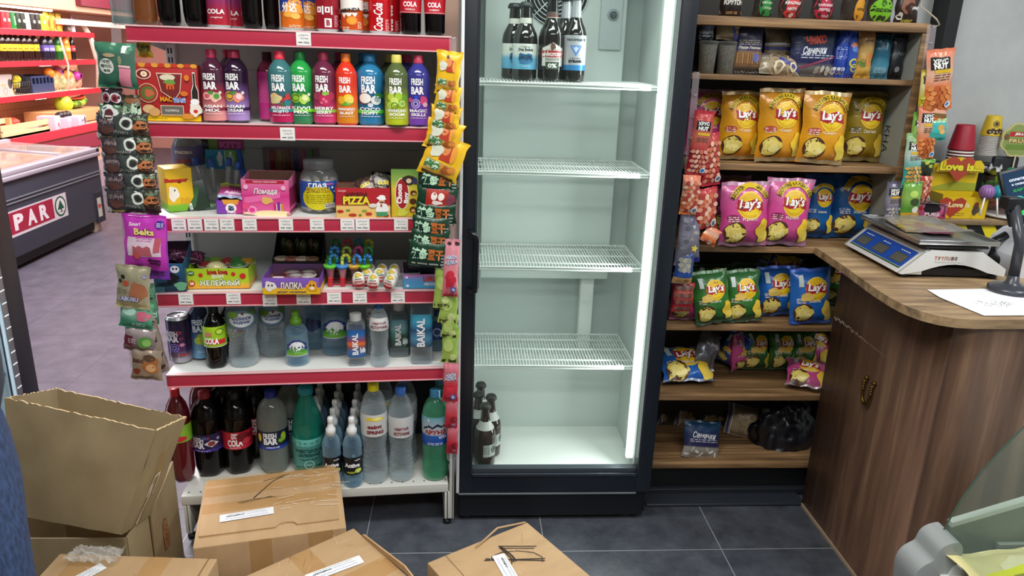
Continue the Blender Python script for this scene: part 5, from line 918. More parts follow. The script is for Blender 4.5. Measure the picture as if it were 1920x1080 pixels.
for r, (yb, hh, rn) in enumerate(rows):
    for c, (x0, w, cm, cn) in enumerate(((184+r*3.4+(r > 0)*4, 38, WAX, 'brown striped'), (213+r*6 if r < 3 else 234, 42, EYE, 'single-eye'), (246+r*5, 36, FAC, 'orange face'))):
        if c == 1: x0 = min(x0, 236)
        hang('candy_sachet', '%s sachet in the %s of the left hanging bundle' % (cn, rn), x0, x0+w, yb-hh-8, yb, 2.115-.006*r-.004*(c == 1), SB[c], cm, .02, .08*(c-1), .02, 10+r*3+c, 'shiny printed sachets of the left hanging bundle', 'sachet')
hang('monster_sachet', 'dark purple sachet with two round eyes, top left of the hanging bundle', 192, 232, 165, 200, 2.118, grad([(0, '3a2c36'), (1, '57404f')], .25, .3, bump=.3), [('e', -.22, .5, .24, .24, 'd4d0d0'), ('e', .24, .5, .24, .24, 'd4d0d0'), ('e', -.2, .48, .15, .17, '8a2a3a'), ('e', .22, .48, .15, .17, '8a2a3a'), ('e', -.2, .48, .06, .07, '201014'), ('e', .22, .48, .06, .07, '201014')], .02, 0, .02, 31, 'shiny printed sachets of the left hanging bundle', 'sachet')
hang('monster_sachet', 'green sachet with a white toothy mouth in the left hanging bundle', 188, 230, 195, 232, 2.114, grad([(0, '4a6a52'), (1, '5f8066')], .25, .3, bump=.3), [('b', 0, .55, .36, .36, 4, 'd8dcd8'), ('e', 0, .52, .2, .22, '5a2a34'), ('r', 0, .4, .3, .06, 'f0e8e4'), ('w', .1, .15, .7, .2, '9ab09a')], .02, 0, .02, 32, 'shiny printed sachets of the left hanging bundle', 'sachet')
hang('stringy_sachet', 'light green stringy sachet at the right of the left hanging bundle', 232, 270, 178, 258, 2.124, grad([(0, '55785c'), (.5, '7fa886'), (1, '6a5a4a')], .25, .2, bump=.5), [('w', -.2, .5, .3, .9, 'b8d8b8'), ('w', .1, .4, .3, .8, 'a8d0a8'), ('w', .3, .6, .3, .7, 'c8e0c4'), ('b', .1, .88, .35, .15, 3, '8a5a3a')], .02, 0, .02, 33, cat='sachet')
hang('stringy_sachet', 'light green stringy sachet below the first one, edge of the left hanging bundle', 252, 274, 225, 320, 2.126, grad([(0, '4f6a54'), (1, '7aa280')], .25, .2, bump=.5), [('w', 0, .5, .7, .9, 'b0d4b0'), ('w', 0, .3, .6, .7, 'a0c4a0')], .02, 0, .02, 34, cat='sachet')
hang('yellow_pouch', 'small yellow pouch hanging behind the green pouch at the left rack corner', 258, 286, 78, 108, 2.2, m('c8b81f', .35), [('w', 0, .6, .8, .4, '4a4a1a'), ('b', 0, .3, .3, .3, 3, '9a7a1f')], 0, 0, .02, 35, cat='pouch')
hang('silver_sachet', 'tall silver sachet with green eye shape at the right of the left bundle', 276, 300, 318, 404, 2.105, grad([(0, '6a7a62'), (.3, '9aa890'), (.45, '8a3a42'), (.55, '4a4444'), (1, 'd8d4d4')], .2, .4, bump=.3), [('e', .0, .28, .36, .5, 'a8bca0'), ('e', .05, .28, .14, .4, '5a6a55'), ('w', 0, .52, .6, .2, 'd83a4a')], .04, 0, .02, 36, cat='sachet')
PB = grad([(0, 'b32fa6'), (.15, 'c23ab4'), (.5, 'cf45bc'), (1, 'c23ab8')], .28, .05)
belts = [('p', 0, .44, [(-.40, -.24), (.38, -.24), (.40, .22), (-.40, .22)], 'e8cfe0'), ('t', -.22, .83, 'Sour!', .09, .28, {'bold': .03, 'shear': .2, 'rot': .05}, 'f8e4f4'), ('t', .0, .70, 'Belts', .17, .5, {'bold': .13}, '2a1c10'), ('t', .0, .703, 'Belts', .155, .48, {'bold': .04}, 'f2d88a'), ('t', .0, .59, 'WITH NATURAL', .04, .4, {'bold': .02}, 'c04aa8'), ('t', .0, .545, 'FRUIT JUICE', .04, .34, {'bold': .02}, 'c04aa8'), ('p', -.06, .38, [(-.2, -.13), (-.2, .1), (-.12, .06), (-.05, .11), (.05, .06), (.14, .11), (.22, .07), (.24, -.14)], 'b8606a'), ('b', -.18, .28, .09, .09, 2, 'd8605a'), ('p', .3, .46, [(-.08, -.16), (.06, -.14), (.1, .2), (-.04, .2)], 'c8606e'), ('t', .22, .20, 'Straw-', .08, .3, {'bold': .12, 'rot': -.1}, '3a0f3a'), ('t', .24, .135, 'berry', .08, .26, {'bold': .12, 'rot': -.1}, '3a0f3a'), ('s', .36, .84, .11, 9, .7, '3a2f9a'), ('l', .36, .86, .14, 3, .035, 'f0e4ff'), ('l', -.1, .97, .5, 1, .04, 'f0c0e8')]
hang('sweet_bag', 'pink and purple sour belts bag in front, hanging at the left rack corner', 236, 314, 402, 506, 2.085, PB, belts, .07, .05, .025, 37, cat='sweet bag', group='sour belts bags')
hang('sweet_bag', 'violet sour belts bag showing behind the front belts bag', 252, 318, 412, 523, 2.115, grad([(0, '8a3fc0'), (.3, '9a44c4'), (1, 'b83ab8')], .28), [('l', .1, .13, .6, 3, .05, '3a1450')], .05, .05, .02, 38, cat='sweet bag', group='sour belts bags')
hang('fruit_pouch', 'cream pouch with dark berries and fruit print, left rack corner', 219, 280, 497, 578, 2.075, grad([(0, 'd8cfa0'), (.12, 'd4c99a'), (.2, 'b8ae90'), (.8, 'a8a488'), (1, '9a967a')], .25, .2, bump=.25), [('e', -.28, .74, .07, .07, '2a2a24'), ('e', -.38, .64, .06, .06, '3a3830'), ('e', -.2, .6, .11, .09, 'b85a3a'), ('b', .18, .42, .26, .3, 3, 'a86a4a'), ('t', -.1, .24, 'LABUBU', .16, .62, {'bold': .12}, '20204a'), ('t', -.1, .243, 'LABUBU', .145, .6, {'bold': .05}, 'c8ccf0'), ('l', -.28, .46, .3, 3, .06, '8a8468'), ('s', .36, .78, .1, 6, .5, '9a94b0')], .12, .05, .025, 39, cat='pouch')
hang('mint_pouch', 'mint green pouch with pink shape below the cream pouch', 224, 286, 566, 614, 2.085, grad([(0, '2f8a6a'), (.3, '4f9a7c'), (.5, '8fc0a8'), (1, '5aa888')], .22, .1, bump=.25), [('e', -.2, .66, .22, .14, 'b8e0d0'), ('b', .24, .5, .22, .16, 4, 'd8708a'), ('l', .1, .2, .4, 2, .06, 'c8e8d8')], .14, .05, .02, 40, cat='pouch')
hang('fruit_pouch', 'silver pouch with green fruit and dark red corner below the mint pouch', 232, 290, 612, 658, 2.09, grad([(0, '7a5a60'), (.4, '8f8088'), (.7, 'b4a8a8'), (1, 'c8bcb8')], .22, .3, bump=.3), [('p', -.28, .5, [(-.2, -.2), (.1, -.28), (.06, .1), (-.22, .12)], '6a2438'), ('e', .2, .42, .22, .2, '5a9a4a'), ('e', .26, .42, .14, .13, '8fc06a'), ('l', -.22, .5, .24, 3, .06, 'e0d0d4')], .16, .05, .02, 41, cat='pouch')
hang('choco_pouch', 'brown and cream chocolate pouch at the bottom of the left hang strip', 247, 304, 652, 712, 2.09, grad([(0, 'b8a894'), (.3, '9a8470'), (1, 'b0a090')], .22, .25, bump=.3), [('b', .18, .5, .26, .3, 5, 'a8693a'), ('e', .18, .42, .16, .14, 'd8a878'), ('e', .12, .72, .2, .12, '5a4434'), ('t', -.25, .62, 'КАКАО', .14, .36, {'bold': .06}, '4a2018'), ('b', -.3, .3, .12, .1, 2, '7a3020'), ('l', -.1, .12, .6, 2, .06, '6a5444')], .1, .05, .02, 42, cat='pouch')
hang('spotted_packet', 'tall green and white spotted packet edge-on behind the cream pouch', 278, 300, 532, 610, 2.13, grad([(0, '3f7a5a'), (1, '5f9a78')], .25, bump=.3), [('b', 0, .7, .3, .2, 3, '203a30'), ('b', 0, .3, .3, .3, 6, 'a8d0b8')], .0, .7, .03, 43)
hang('spotted_packet', 'brown and white spotted packet edge-on at the bottom of the left strip', 288, 318, 585, 700, 2.125, grad([(0, '8f8078'), (1, 'a8988c')], .25, .2, bump=.3), [('b', .1, .85, .2, .15, 3, '2a2420'), ('b', -.1, .6, .25, .2, 6, '2a2420'), ('b', .1, .35, .2, .22, 9, '3a302a'), ('b', 0, .12, .25, .15, 2, '2a2420')], -.1, .7, .03, 44)
# right strip: yellow hot dog jellies
YB = grad([(0, 'e8b81f'), (.5, 'eebd28'), (1, 'f0c030')], .25)
HD = [('p', .0, .28, [(-.42, -.16), (.30, -.2), (.34, .1), (-.40, .14)], 'c89a4a'), ('t', -.2, .3, '辣条', .24, .4, {'bold': .08}, '2f7a4a'), ('t', -.2, .305, '辣条', .22, .38, {'bold': .03}, 'c8f0d0'), ('b', .18, .26, .14, .1, 3, 'a85a24'), ('b', .3, .3, .1, .08, 5, 'd88a3a'), ('r', 0, .08, .8, .07, '4a3a10'), ('p', .05, .66, [(-.16, -.2), (.12, -.22), (.16, .2), (-.08, .26)], 'b83a24'), ('e', .0, .74, .12, .16, 'd8884a'), ('e', .22, .66, .07, .22, 'e89a3a'), ('e', -.05, .86, .06, .06, '5a1a10'), ('b', -.22, .66, .16, .18, 8, 'd8dcc8')]
for i, (x0, x1, y0, y1, rl, Y) in enumerate(((773, 858, 252, 334, .34, 2.165), (786, 862, 225, 282, .22, 2.16), (797, 862, 198, 247, .14, 2.155), (806, 862, 160, 214, .12, 2.15), (809, 862, 95, 178, .08, 2.145))):
    hang('hotdog_jelly_pouch', 'yellow hot dog jelly pouch, %s in the hanging stack beside the fridge' % ['lowest and most tilted', 'fourth from the top', 'third from the top', 'second from the top', 'topmost'][i], x0+4, x1, y0, y1, Y, YB, HD, rl, -.05, .03, 50+i, 'yellow hot dog jelly pouches', 'pouch', pinch=.12)
GB = grad([(0, '14302a'), (.5, '1a3a2a'), (1, '20442f')], .22, .1, bump=.3)
GS = [('t', -.22, .52, '辣条', .30, .44, {'bold': .06}, 'bfe6c8'), ('t', .2, .5, '豆干', .28, .4, {'bold': .05}, 'b8642a'), ('l', 0, .14, .8, 1, .09, 'b8c8c0'), ('l', .42, .5, .12, 5, .08, '8a9a94')]
for i, (x0, x1, y0, y1) in enumerate(((764, 838, 452, 496), (769, 842, 430, 470), (771, 843, 404, 444), (776, 852, 380, 416), (777, 856, 348, 412), (784, 860, 312, 358))):
    cm = GS if i != 4 else [('t', -.22, .28, '辣条', .26, .4, {'bold': .06}, 'bfe6c8'), ('t', .2, .26, '豆干', .24, .36, {'bold': .05}, 'b8642a'), ('r', .0, .66, .55, .42, 'a8281f'), ('e', -.08, .72, .08, .09, 'f0e8e0'), ('e', .1, .72, .08, .09, 'f0e8e0'), ('b', .02, .55, .14, .05, 3, 'f0e0d8'), ('b', .34, .66, .12, .14, 3, '7a3a4a'), ('l', 0, .08, .8, 1, .08, 'b8c8c0')]
    hang('spicy_sachet', 'dark green snack sachet, %s in the stack beside the fridge' % ['bottom one', 'second from the bottom', 'third from the bottom', 'fourth from the bottom', 'one with the red face', 'top one under the yellow pouches'][i], x0, x1, y0, y1+4, 2.15+.004*i, GB, cm, .06, -.05, .02, 60+i, 'dark green spicy snack sachets', 'sachet')
# long packets beside the fridge
GP = grad([(0, 'a8c060'), (.12, '9ab858'), (.6, '8fb050'), (1, 'a0bc60')], .3)
for i, (x0, x1, y0, y1, l) in enumerate(((826, 858, 612, 680, 'lowest'), (826, 858, 588, 632, 'third from the top'), (821, 857, 530, 606, 'second from the top'), (812, 845, 480, 578, 'topmost'))):
    hang('jelly_stick_packet', 'long light green jelly packet, %s of the green ones beside the fridge' % l, x0, x1, y0, y1, 2.175-.006*i, GP, [('r', 0, .06, .85, .16, '2a3014'), ('e', .2, .18, .22, .22, 'c8d890'), ('e', -.1, .5, .3, .4, 'b0c870'), ('l', 0, .06, .7, 1, .09, 'a8b070')], .05, -.05, .015, 70+i, 'long light green jelly packets')
PK = [('t', .0, .70, 'ЖИЛА', .26, .7, {'bold': .1, 'rot': .15}, '27498f'), ('t', .0, .61, 'ЖЕЛКА', .26, .8, {'bold': .1, 'rot': .15}, '27498f'), ('t', .0, .703, 'ЖИЛА', .24, .68, {'bold': .03, 'rot': .15}, 'e8ecf8'), ('t', .0, .613, 'ЖЕЛКА', .24, .78, {'bold': .03, 'rot': .15}, 'e8ecf8'), ('e', .0, .40, .26, .26, 'c8303f'), ('b', .0, .30, .34, .5, 4, 'b8243a'), ('e', .2, .14, .2, .2, '5a6ab8'), ('e', .2, .14, .1, .1, 'd0d0e8'), ('r', 0, .03, .8, .1, '6a1420')]
PKM = grad([(0, 'b8404a'), (.1, 'd06a78'), (.5, 'dc8a94'), (1, 'd8909c')], .3)
hang('jelly_stick_packet', 'long pink jelly packet with blue lettering beside the fridge handle', 828, 858, 448, 556, 2.145, PKM, PK+[('e', -.2, .93, .14, .1, '2a1a1a'), ('e', .3, .93, .14, .1, '2a1a1a')], .04, -.05, .018, 75)
RPM = grad([(0, 'a01f34'), (.4, 'b82a3c'), (1, 'd08090')], .3)
for i, (x0, x1, y0, y1, l) in enumerate(((836, 858, 795, 850, 'lowest'), (833, 858, 745, 802, 'middle'), (829, 858, 680, 752, 'top'))):
    hang('jelly_stick_packet', 'long red jelly packet, %s of the three low beside the fridge' % l, x0, x1, y0, y1, 2.185-.006*i, RPM, [c for c in PK if c[0] != 'r'] if i == 2 else [('e', .2, .3, .3, .25, '7a1a2a'), ('e', .2, .12, .16, .14, 'a88ab0')], .03, -.05, .015, 80+i, 'long red jelly packets')
# ================================================================ beer in the fridge
def beer(px, py, Y, w, H, label, prof, lab, cmds, neck=None, zs=1.502, **k):
    c = at_y(px, py, Y); R = w/ppm(c)/2
    return bottle('beer_bottle', label, (c.x, c.y, zs), H, R, prof, m('14100f', .08, coat=.5), m('23282a', .4, .4), lab=lab, cmds=cmds, cap=(prof[-1][0]*1.15, .93, 1), capshape='crown', neck=neck, **k)
n1 = (.72, .84, m('c8c8bc', .5))
L1 = (.14, .47, grad([(0, '5fa8cc'), (.42, '6fb4d4'), (.6, 'd8dcd4'), (1, 'dedfd6')], .5))
c1 = [('t', 0, .395, 'Dva Bobra', .12, .62, {'bold': .04}, '14282f'), ('b', -.12, .29, .2, .17, 3, '2a6a94'), ('b', .12, .29, .2, .16, 5, '2a6a94'), ('b', 0, .25, .28, .13, 7, '3a7aa4'), ('w', 0, .29, .5, .2, '14405f'), ('l', 0, .43, .4, 1, .05, '5a6a70'), ('l', 0, .18, .3, 1, .05, 'c8dce8')]
A = beer(985, 75, 2.39, 46, .225, 'squat beer bottle with pale blue beaver label, front left on the top fridge shelf', P_GROWL, L1, c1, n1, group='beer bottles on the top fridge shelf')
dup(A, V(A.location)+V((-.03, .07, 0)), .2, 'squat beer bottle with pale blue label, second in the top fridge shelf left row')
dup(A, V(A.location)+V((.015, .14, 0)), .1, 'squat beer bottle with pale blue label, furthest back on the top fridge shelf')
c2 = [('p', 0, .30, [(-.5, -.46), (.5, -.46), (.5, .30), (.22, .42), (0, .54), (-.22, .42), (-.5, .30)], '3a2a28'), ('p', 0, .30, [(-.47, -.43), (.47, -.43), (.47, .28), (.2, .39), (0, .50), (-.2, .39), (-.47, .28)], 'dcdad2'), ('r', 0, .315, 1.05, .26, 'a81f2a'), ('t', 0, .315, 'МАЙКОПСКОЕ', .17, .9, {'bold': .04}, 'f4f0ea'), ('r', 0, .255, .6, .1, '8a8a84'), ('l', 0, .258, .5, 1, .05, 'e0e0dc'), ('p', 0, .18, [(-.26, -.15), (.26, -.15), (.3, .15), (-.3, .15)], '3f4f3f'), ('t', 0, .18, '0%', .18, .36, {'bold': .04}, 'f4f4f0'), ('b', 0, .40, .1, .14, 3, '6a4a3a'), ('w', 0, .365, .6, .06, '8a2a2a')]
B = beer(1035, 75, 2.385, 45, .25, 'beer bottle with red-banded white label reading 0% on the top fridge shelf', P_BEER, (.12, .52, m('1a1412', .1)), c2, (.73, .9, grad([(0, 'd8d4c8'), (.15, '6a3a2f'), (1, '4a4a48')], .4)), group='beer bottles on the top fridge shelf')
dup(B, V(B.location)+V((.004, .08, 0)), .1, 'beer bottle with red-banded label standing behind the 0% one on the top fridge shelf')
c3 = [('t', 0, .475, 'ТИХОРЕЦКОЕ', .12, .92, {'bold': .04}, '22283a'), ('p', 0, .36, [(-.28, .2), (.28, .2), (0, -.26)], '5f86c8'), ('p', 0, .37, [(-.16, .12), (.16, .12), (0, -.14)], 'c8d4e8'), ('t', 0, .235, 'КУБАНИ', .12, .6, {'bold': .08}, '181c24'), ('l', 0, .27, .5, 1, .05, '3a4050'), ('w', 0, .52, .6, .08, '8a9098')]
Cb = beer(1078, 75, 2.385, 43, .255, 'beer bottle with silver label and blue triangle on the top fridge shelf', P_BEER, (.13, .53, grad([(0, '3f8fd0'), (.14, '3f8fd0'), (.17, 'c8ccd0'), (1, 'c4c8cc')], .3, .3)), c3, (.72, .92, m('b4b8bc', .3, .4)), group='beer bottles on the top fridge shelf')
dup(Cb, V(Cb.location)+V((-.02, .08, 0)), .1, 'beer bottle with silver label standing behind the blue triangle one on the top fridge shelf')
p, ww, H = spot(909, 878, 757, 40, .1995)
bc = [('r', .2, .28, .7, .62, 'b8bcb8'), ('g', .45, .30, .22, .05, '2a2c2c'), ('b', .45, .30, .14, .12, 3, '3a3c3c'), ('l', .0, .36, .3, 6, .07, '7a7e7c')]
Bb = bottle('beer_bottle', 'brown beer bottle at the front of the four on the fridge floor', p, H, ww/2, P_BEER, m('2a1712', .08, coat=.5), m('2c2a28', .4, .4), lab=(.12, .47, m('2c1813', .1)), cmds=bc, cap=(.46, .93, 1), capshape='crown', neck=(.6, .75, m('b4b6b2', .5)), rz=.15, group='beer bottles on the fridge floor')
for d_, l in (((.022, .07, 0), 'brown beer bottle right behind the front one on the fridge floor'), ((-.022, .09, 0), 'brown beer bottle at the left of the fridge floor, third back'), ((-.012, .17, 0), 'brown beer bottle furthest back on the fridge floor')):
    dup(Bb, p+V(d_), .4, l)
# ================================================================ chip bags
def chips(stops, sub, dark='7a4a10', ban='d4b423', second='f0c83a'):
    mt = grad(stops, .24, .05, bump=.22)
    C_ = [('e', .06, .64, .275, .275, second), ('e', .06, .64, .25, .25, 'd8ae1c'), ('e', .06, .615, .2, .16, 'ecc828'),
          ('p', .06, .645, [(-.27, -.07), (-.12, -.12), (.08, -.08), (.28, -.12), (.27, .06), (.1, .12), (-.1, .07), (-.26, .12)], 'a81c2a'), ('t', .06, .65, 'Lay’s', .25, .46, {'bold': .07, 'shear': .15}, '6a1018'), ('t', .06, .653, 'Lay’s', .235, .445, {'bold': .035, 'shear': .15}, 'fbf7f0'),
          ('t', .04, .43, sub, .075, .3, {'bold': .01}, 'f4ecd8'), ('e', -.28, .455, .13, .06, dark), ('l', -.28, .462, .2, 3, .04, 'f0d8d0'),
          ('e', -.22, .215, .225, .225, '4a2a1c'), ('b', -.22, .215, .2, .19, 4, 'dcc860'), ('b', -.25, .23, .12, .1, 7, 'ecdc86'), ('b', -.17, .19, .1, .09, 9, 'f0e294'), ('b', -.2, .26, .09, .06, 11, 'e4d070'),
          ('b', .34, .27, .13, .2, 5, second), ('b', .38, .17, .12, .14, 8, 'e8d05a')]
    def ex(d, w, h):
        d.ring(.06*w, .64*h, .435*w, .105*w, m(ban, .4), 22, .13*pi, .87*pi); d.arc('ДОСТУПНО КАЖДЫЙ ДЕНЬ', .06*w, .64*h, .385*w, 2.5, m('3a2c10', .5), .075*w, .04)
    return mt, C_, ex
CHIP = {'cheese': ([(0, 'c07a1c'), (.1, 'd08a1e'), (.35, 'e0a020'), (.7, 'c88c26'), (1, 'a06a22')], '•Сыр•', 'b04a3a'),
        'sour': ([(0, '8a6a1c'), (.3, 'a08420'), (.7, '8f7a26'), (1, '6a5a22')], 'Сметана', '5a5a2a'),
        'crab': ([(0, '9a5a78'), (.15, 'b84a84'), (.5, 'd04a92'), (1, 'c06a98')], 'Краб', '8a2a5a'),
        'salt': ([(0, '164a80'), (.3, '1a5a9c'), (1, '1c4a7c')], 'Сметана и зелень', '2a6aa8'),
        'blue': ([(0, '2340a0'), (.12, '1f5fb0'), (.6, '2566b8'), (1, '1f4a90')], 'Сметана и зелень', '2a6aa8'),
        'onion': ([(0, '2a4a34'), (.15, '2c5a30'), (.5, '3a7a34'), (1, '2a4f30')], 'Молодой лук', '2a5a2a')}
_n = [0]
def chipbag(kind, x0, x1, y0, y1, zs, label, group, lean=-.08, roll=0, rz=0, dep=.07, dy=0, cut=None, cat='chip bag', name='chip_bag', z=None):
    _n[0] += 1; s = _n[0]; px = (x0+x1)/2
    p = at_z(px, y1, zs); p = p+V((p.x/p.y*dy, dy, 0)); w = (x1-x0)/ppm(p)*1.07; h = (at_y(px, y0, p.y).z-zs)*1.03
    mt, cm, ex = chips(*CHIP[kind]); sm = m({'cheese': 'a8926a', 'sour': '8a7c50', 'crab': 'a07a90', 'salt': '1f4f86', 'blue': '4a6ac0', 'onion': '4f6a50'}[kind], .3, .3)
    if cut == 'small': cm = cm+[('r', -.3, .78, .10, .26, 'b8c8c4'), ('b', -.16, .50, .16, .1, 7, 'd8b85a')]; ex = None
    return bagthing(name, label, cat, (p.x, p.y+dep*.4, zs+.005+abs(sin(roll))*w*.42), w, h, dep, mt, cm, s, (lean, roll, rz), group, wr=.005, sealmt=sm, extra=ex)
U3, U4, U5, U6, U7 = UZ[3], UZ[4], UZ[5], UZ[6], UZ[7]; g3 = 'big chip bags on the third wooden shelf'
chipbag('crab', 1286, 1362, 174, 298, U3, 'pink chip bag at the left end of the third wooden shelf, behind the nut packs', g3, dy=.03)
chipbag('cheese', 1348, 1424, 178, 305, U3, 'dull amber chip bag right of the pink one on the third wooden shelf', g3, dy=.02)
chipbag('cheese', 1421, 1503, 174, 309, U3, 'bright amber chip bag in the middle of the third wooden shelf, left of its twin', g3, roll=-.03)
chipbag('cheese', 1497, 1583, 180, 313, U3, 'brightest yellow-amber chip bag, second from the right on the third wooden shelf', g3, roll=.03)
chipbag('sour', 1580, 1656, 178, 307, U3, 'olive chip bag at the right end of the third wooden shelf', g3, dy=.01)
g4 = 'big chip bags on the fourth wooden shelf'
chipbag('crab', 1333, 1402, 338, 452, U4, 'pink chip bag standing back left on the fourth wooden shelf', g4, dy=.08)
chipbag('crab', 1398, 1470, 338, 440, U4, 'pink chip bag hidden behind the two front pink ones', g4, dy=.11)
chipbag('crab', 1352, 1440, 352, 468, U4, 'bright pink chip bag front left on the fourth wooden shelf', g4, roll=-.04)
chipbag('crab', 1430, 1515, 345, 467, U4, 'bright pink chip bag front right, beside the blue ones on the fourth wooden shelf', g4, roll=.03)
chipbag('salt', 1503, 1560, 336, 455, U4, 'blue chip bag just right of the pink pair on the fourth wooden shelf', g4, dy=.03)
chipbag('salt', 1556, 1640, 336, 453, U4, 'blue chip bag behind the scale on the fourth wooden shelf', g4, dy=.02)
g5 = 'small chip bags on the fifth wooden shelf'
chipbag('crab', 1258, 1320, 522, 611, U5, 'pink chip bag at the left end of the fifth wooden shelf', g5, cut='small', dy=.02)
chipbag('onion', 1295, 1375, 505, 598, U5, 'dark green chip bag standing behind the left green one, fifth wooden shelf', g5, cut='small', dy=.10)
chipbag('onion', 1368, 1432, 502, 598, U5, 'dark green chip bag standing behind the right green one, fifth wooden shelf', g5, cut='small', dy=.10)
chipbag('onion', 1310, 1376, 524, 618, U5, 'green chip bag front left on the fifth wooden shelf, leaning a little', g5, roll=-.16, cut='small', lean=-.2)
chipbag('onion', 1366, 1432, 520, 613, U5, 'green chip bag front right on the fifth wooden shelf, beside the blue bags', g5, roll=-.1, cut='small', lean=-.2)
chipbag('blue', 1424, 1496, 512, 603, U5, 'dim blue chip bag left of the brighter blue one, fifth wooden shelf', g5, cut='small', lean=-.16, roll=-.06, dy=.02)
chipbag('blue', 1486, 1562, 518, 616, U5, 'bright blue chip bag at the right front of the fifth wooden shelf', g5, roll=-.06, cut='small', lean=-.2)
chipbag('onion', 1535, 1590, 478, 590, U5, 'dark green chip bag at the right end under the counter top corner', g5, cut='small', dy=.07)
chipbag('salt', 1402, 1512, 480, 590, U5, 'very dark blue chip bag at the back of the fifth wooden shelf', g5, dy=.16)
g6 = 'chip bags heaped on the sixth wooden shelf'
def lying(kind, px, py, w, h, zs, label, rot, dy=0, dep=.06, seed=None):
    p = at_z(px, py, zs); _n[0] += 1; mt, cm, ex = chips(*CHIP[kind]); cm = cm+[('r', -.3, .78, .10, .26, 'b8c8c4')]
    sm = m({'crab': 'b0a4a8', 'blue': '9aa8b8', 'onion': '4f6a50', 'salt': '8a9ab0'}[kind], .3, .3)
    return bagthing('chip_bag', label, 'chip bag', (p.x, p.y+dy, zs+dep*.5), w, h, dep, mt, cm, _n[0], rot, g6, wr=.006, sealmt=sm)
lying('onion', 1276, 672, .13, .15, U6, 'dark green chip bag lying behind the blue one, left of the sixth wooden shelf', (-.9, 0, .3), .06, .05)
lying('salt', 1272, 650, .12, .15, U6+.05, 'nearly black blue chip bag at the back left of the sixth wooden shelf', (-.5, 0, .1), .14, .05)
lying('blue', 1292, 728, .20, .17, U6, 'blue chip bag lying on its front edge at the left of the sixth wooden shelf', (-1.12, 0, .06), .0, .055)
b = bag(.10, .14, .05, m('7c7f88', .3, .5), [('w', 0, .6, .6, .2, 'c8ccd4'), ('l', 0, .3, .6, 4, .08, '5a5c66')], 77, .008)
c = at_y(1318, 690, 2.52); solo('silver_pouch', b, 'crumpled silver snack pouch in the heap on the sixth wooden shelf', 'pouch', (c.x, c.y, U6+.06)).rotation_euler = (-.5, .5, .2)
chipbag('blue', 1338, 1385, 635, 705, U6, 'blue chip bag standing edge-on behind the lying blue one, sixth wooden shelf', g6, roll=.35, rz=-.6, cut='small', dy=.05)
chipbag('crab', 1366, 1402, 636, 702, U6, 'pink chip bag standing edge-on in the middle of the sixth wooden shelf', g6, roll=.06, rz=.7, cut='small')
for x0, x1, l in ((1392, 1446, 'green chip bag, left one of the leaning row on the sixth wooden shelf'), (1442, 1494, 'green chip bag, middle one of the leaning row on the sixth wooden shelf'), (1484, 1534, 'green chip bag, right one of the leaning row on the sixth wooden shelf')):
    chipbag('onion', x0, x1, 632, 708, U6, l, g6, roll=.06, rz=.15, cut='small', lean=-.3, dy=.03)
lying('crab', 1528, 700, .13, .15, U6, 'pink chip bag leaning behind the lying pink one beside the counter', (-.7, .3, -.4), .06, .05)
lying('crab', 1512, 738, .15, .15, U6, 'pink chip bag lying at the right front of the sixth wooden shelf', (-1.2, 0, -.35), .0, .05)
# ================================================================ bottom wooden shelf
RINGS = [('g', -.2+.2*(i % 3), .25+.2*(i//3), .12, .04, ('a08a6a', '8a7454', 'b09a74')[i % 3]) for i in range(9)]
STR = [('r', -.42, .5, .05, 1.1, '3a3f78'), ('r', -.34, .5, .03, 1.1, 'c8ccd8'), ('r', .40, .5, .05, 1.1, '3a3f78')]
def snack(name, label, x0, x1, y0, y1, zs, mt, cmds, dy=0, lean=-.1, roll=0, rz=0, dep=.04, group=None, cat='snack bag', **k):
    _n[0] += 1; px = (x0+x1)/2; p = at_z(px, y1, zs); p = p+V((p.x/p.y*dy, dy, 0)); w = (x1-x0)/ppm(p); h = at_y(px, y0, p.y).z-zs
    return bagthing(name, label, cat, (p.x, p.y+dep*.4, zs), w, h, dep, mt, cmds, _n[0], (lean, roll, rz), group, **k)
RB = grad([(0, '8a7c64'), (.5, '9a8a6c'), (1, '6a6258')], .3, .1, bump=.4)
for x0, x1, y0, y1, dy, rz, l in ((1228, 1262, 765, 812, .06, .5, 'seed ring bag at the far left of the bottom wooden shelf'), (1262, 1312, 766, 812, .05, .2, 'seed ring bag second from the left on the bottom wooden shelf'), (1308, 1372, 764, 812, .06, .1, 'striped ring snack bag behind the navy seed pouch'), (1358, 1424, 770, 828, .02, -.3, 'striped ring snack bag right of the navy seed pouch'), (1330, 1400, 757, 790, .17, 0, 'dim ring snack bag at the back of the bottom wooden shelf')):
    snack('ring_snack_bag', l, x0, x1, y0, y1, U7, RB, RINGS+STR, dy, -.4, .1, rz, .05, 'ring snack bags on the bottom wooden shelf')
SEED = grad([(0, '8a8884'), (.28, '9a968f'), (.33, '2a2a55'), (.6, '24305a'), (1, '1f4a6a')], .3, .1, bump=.25)
SD = [('t', .05, .62, 'Семечки', .16, .66, {'bold': .02, 'shear': .3, 'rot': -.04}, 'e8e8f0'), ('l', .05, .50, .8, 2, .05, 'b8b8cc')]+[('e', -.4+.13*i, .1+.07*((i*5) % 3), .075, .03, ('d8d4cc', 'b8b2a8', 'e4e0d8')[i % 3], (i*1.3) % 3) for i in range(7)]
snack('seed_pouch', 'navy sunflower seed pouch standing alone at the front of the bottom wooden shelf', 1278, 1352, 800, 864, U7, SEED, SD, .01, -.35, .1, .05, .035, cat='seed pouch')
b = MB(); q = random.Random(4)
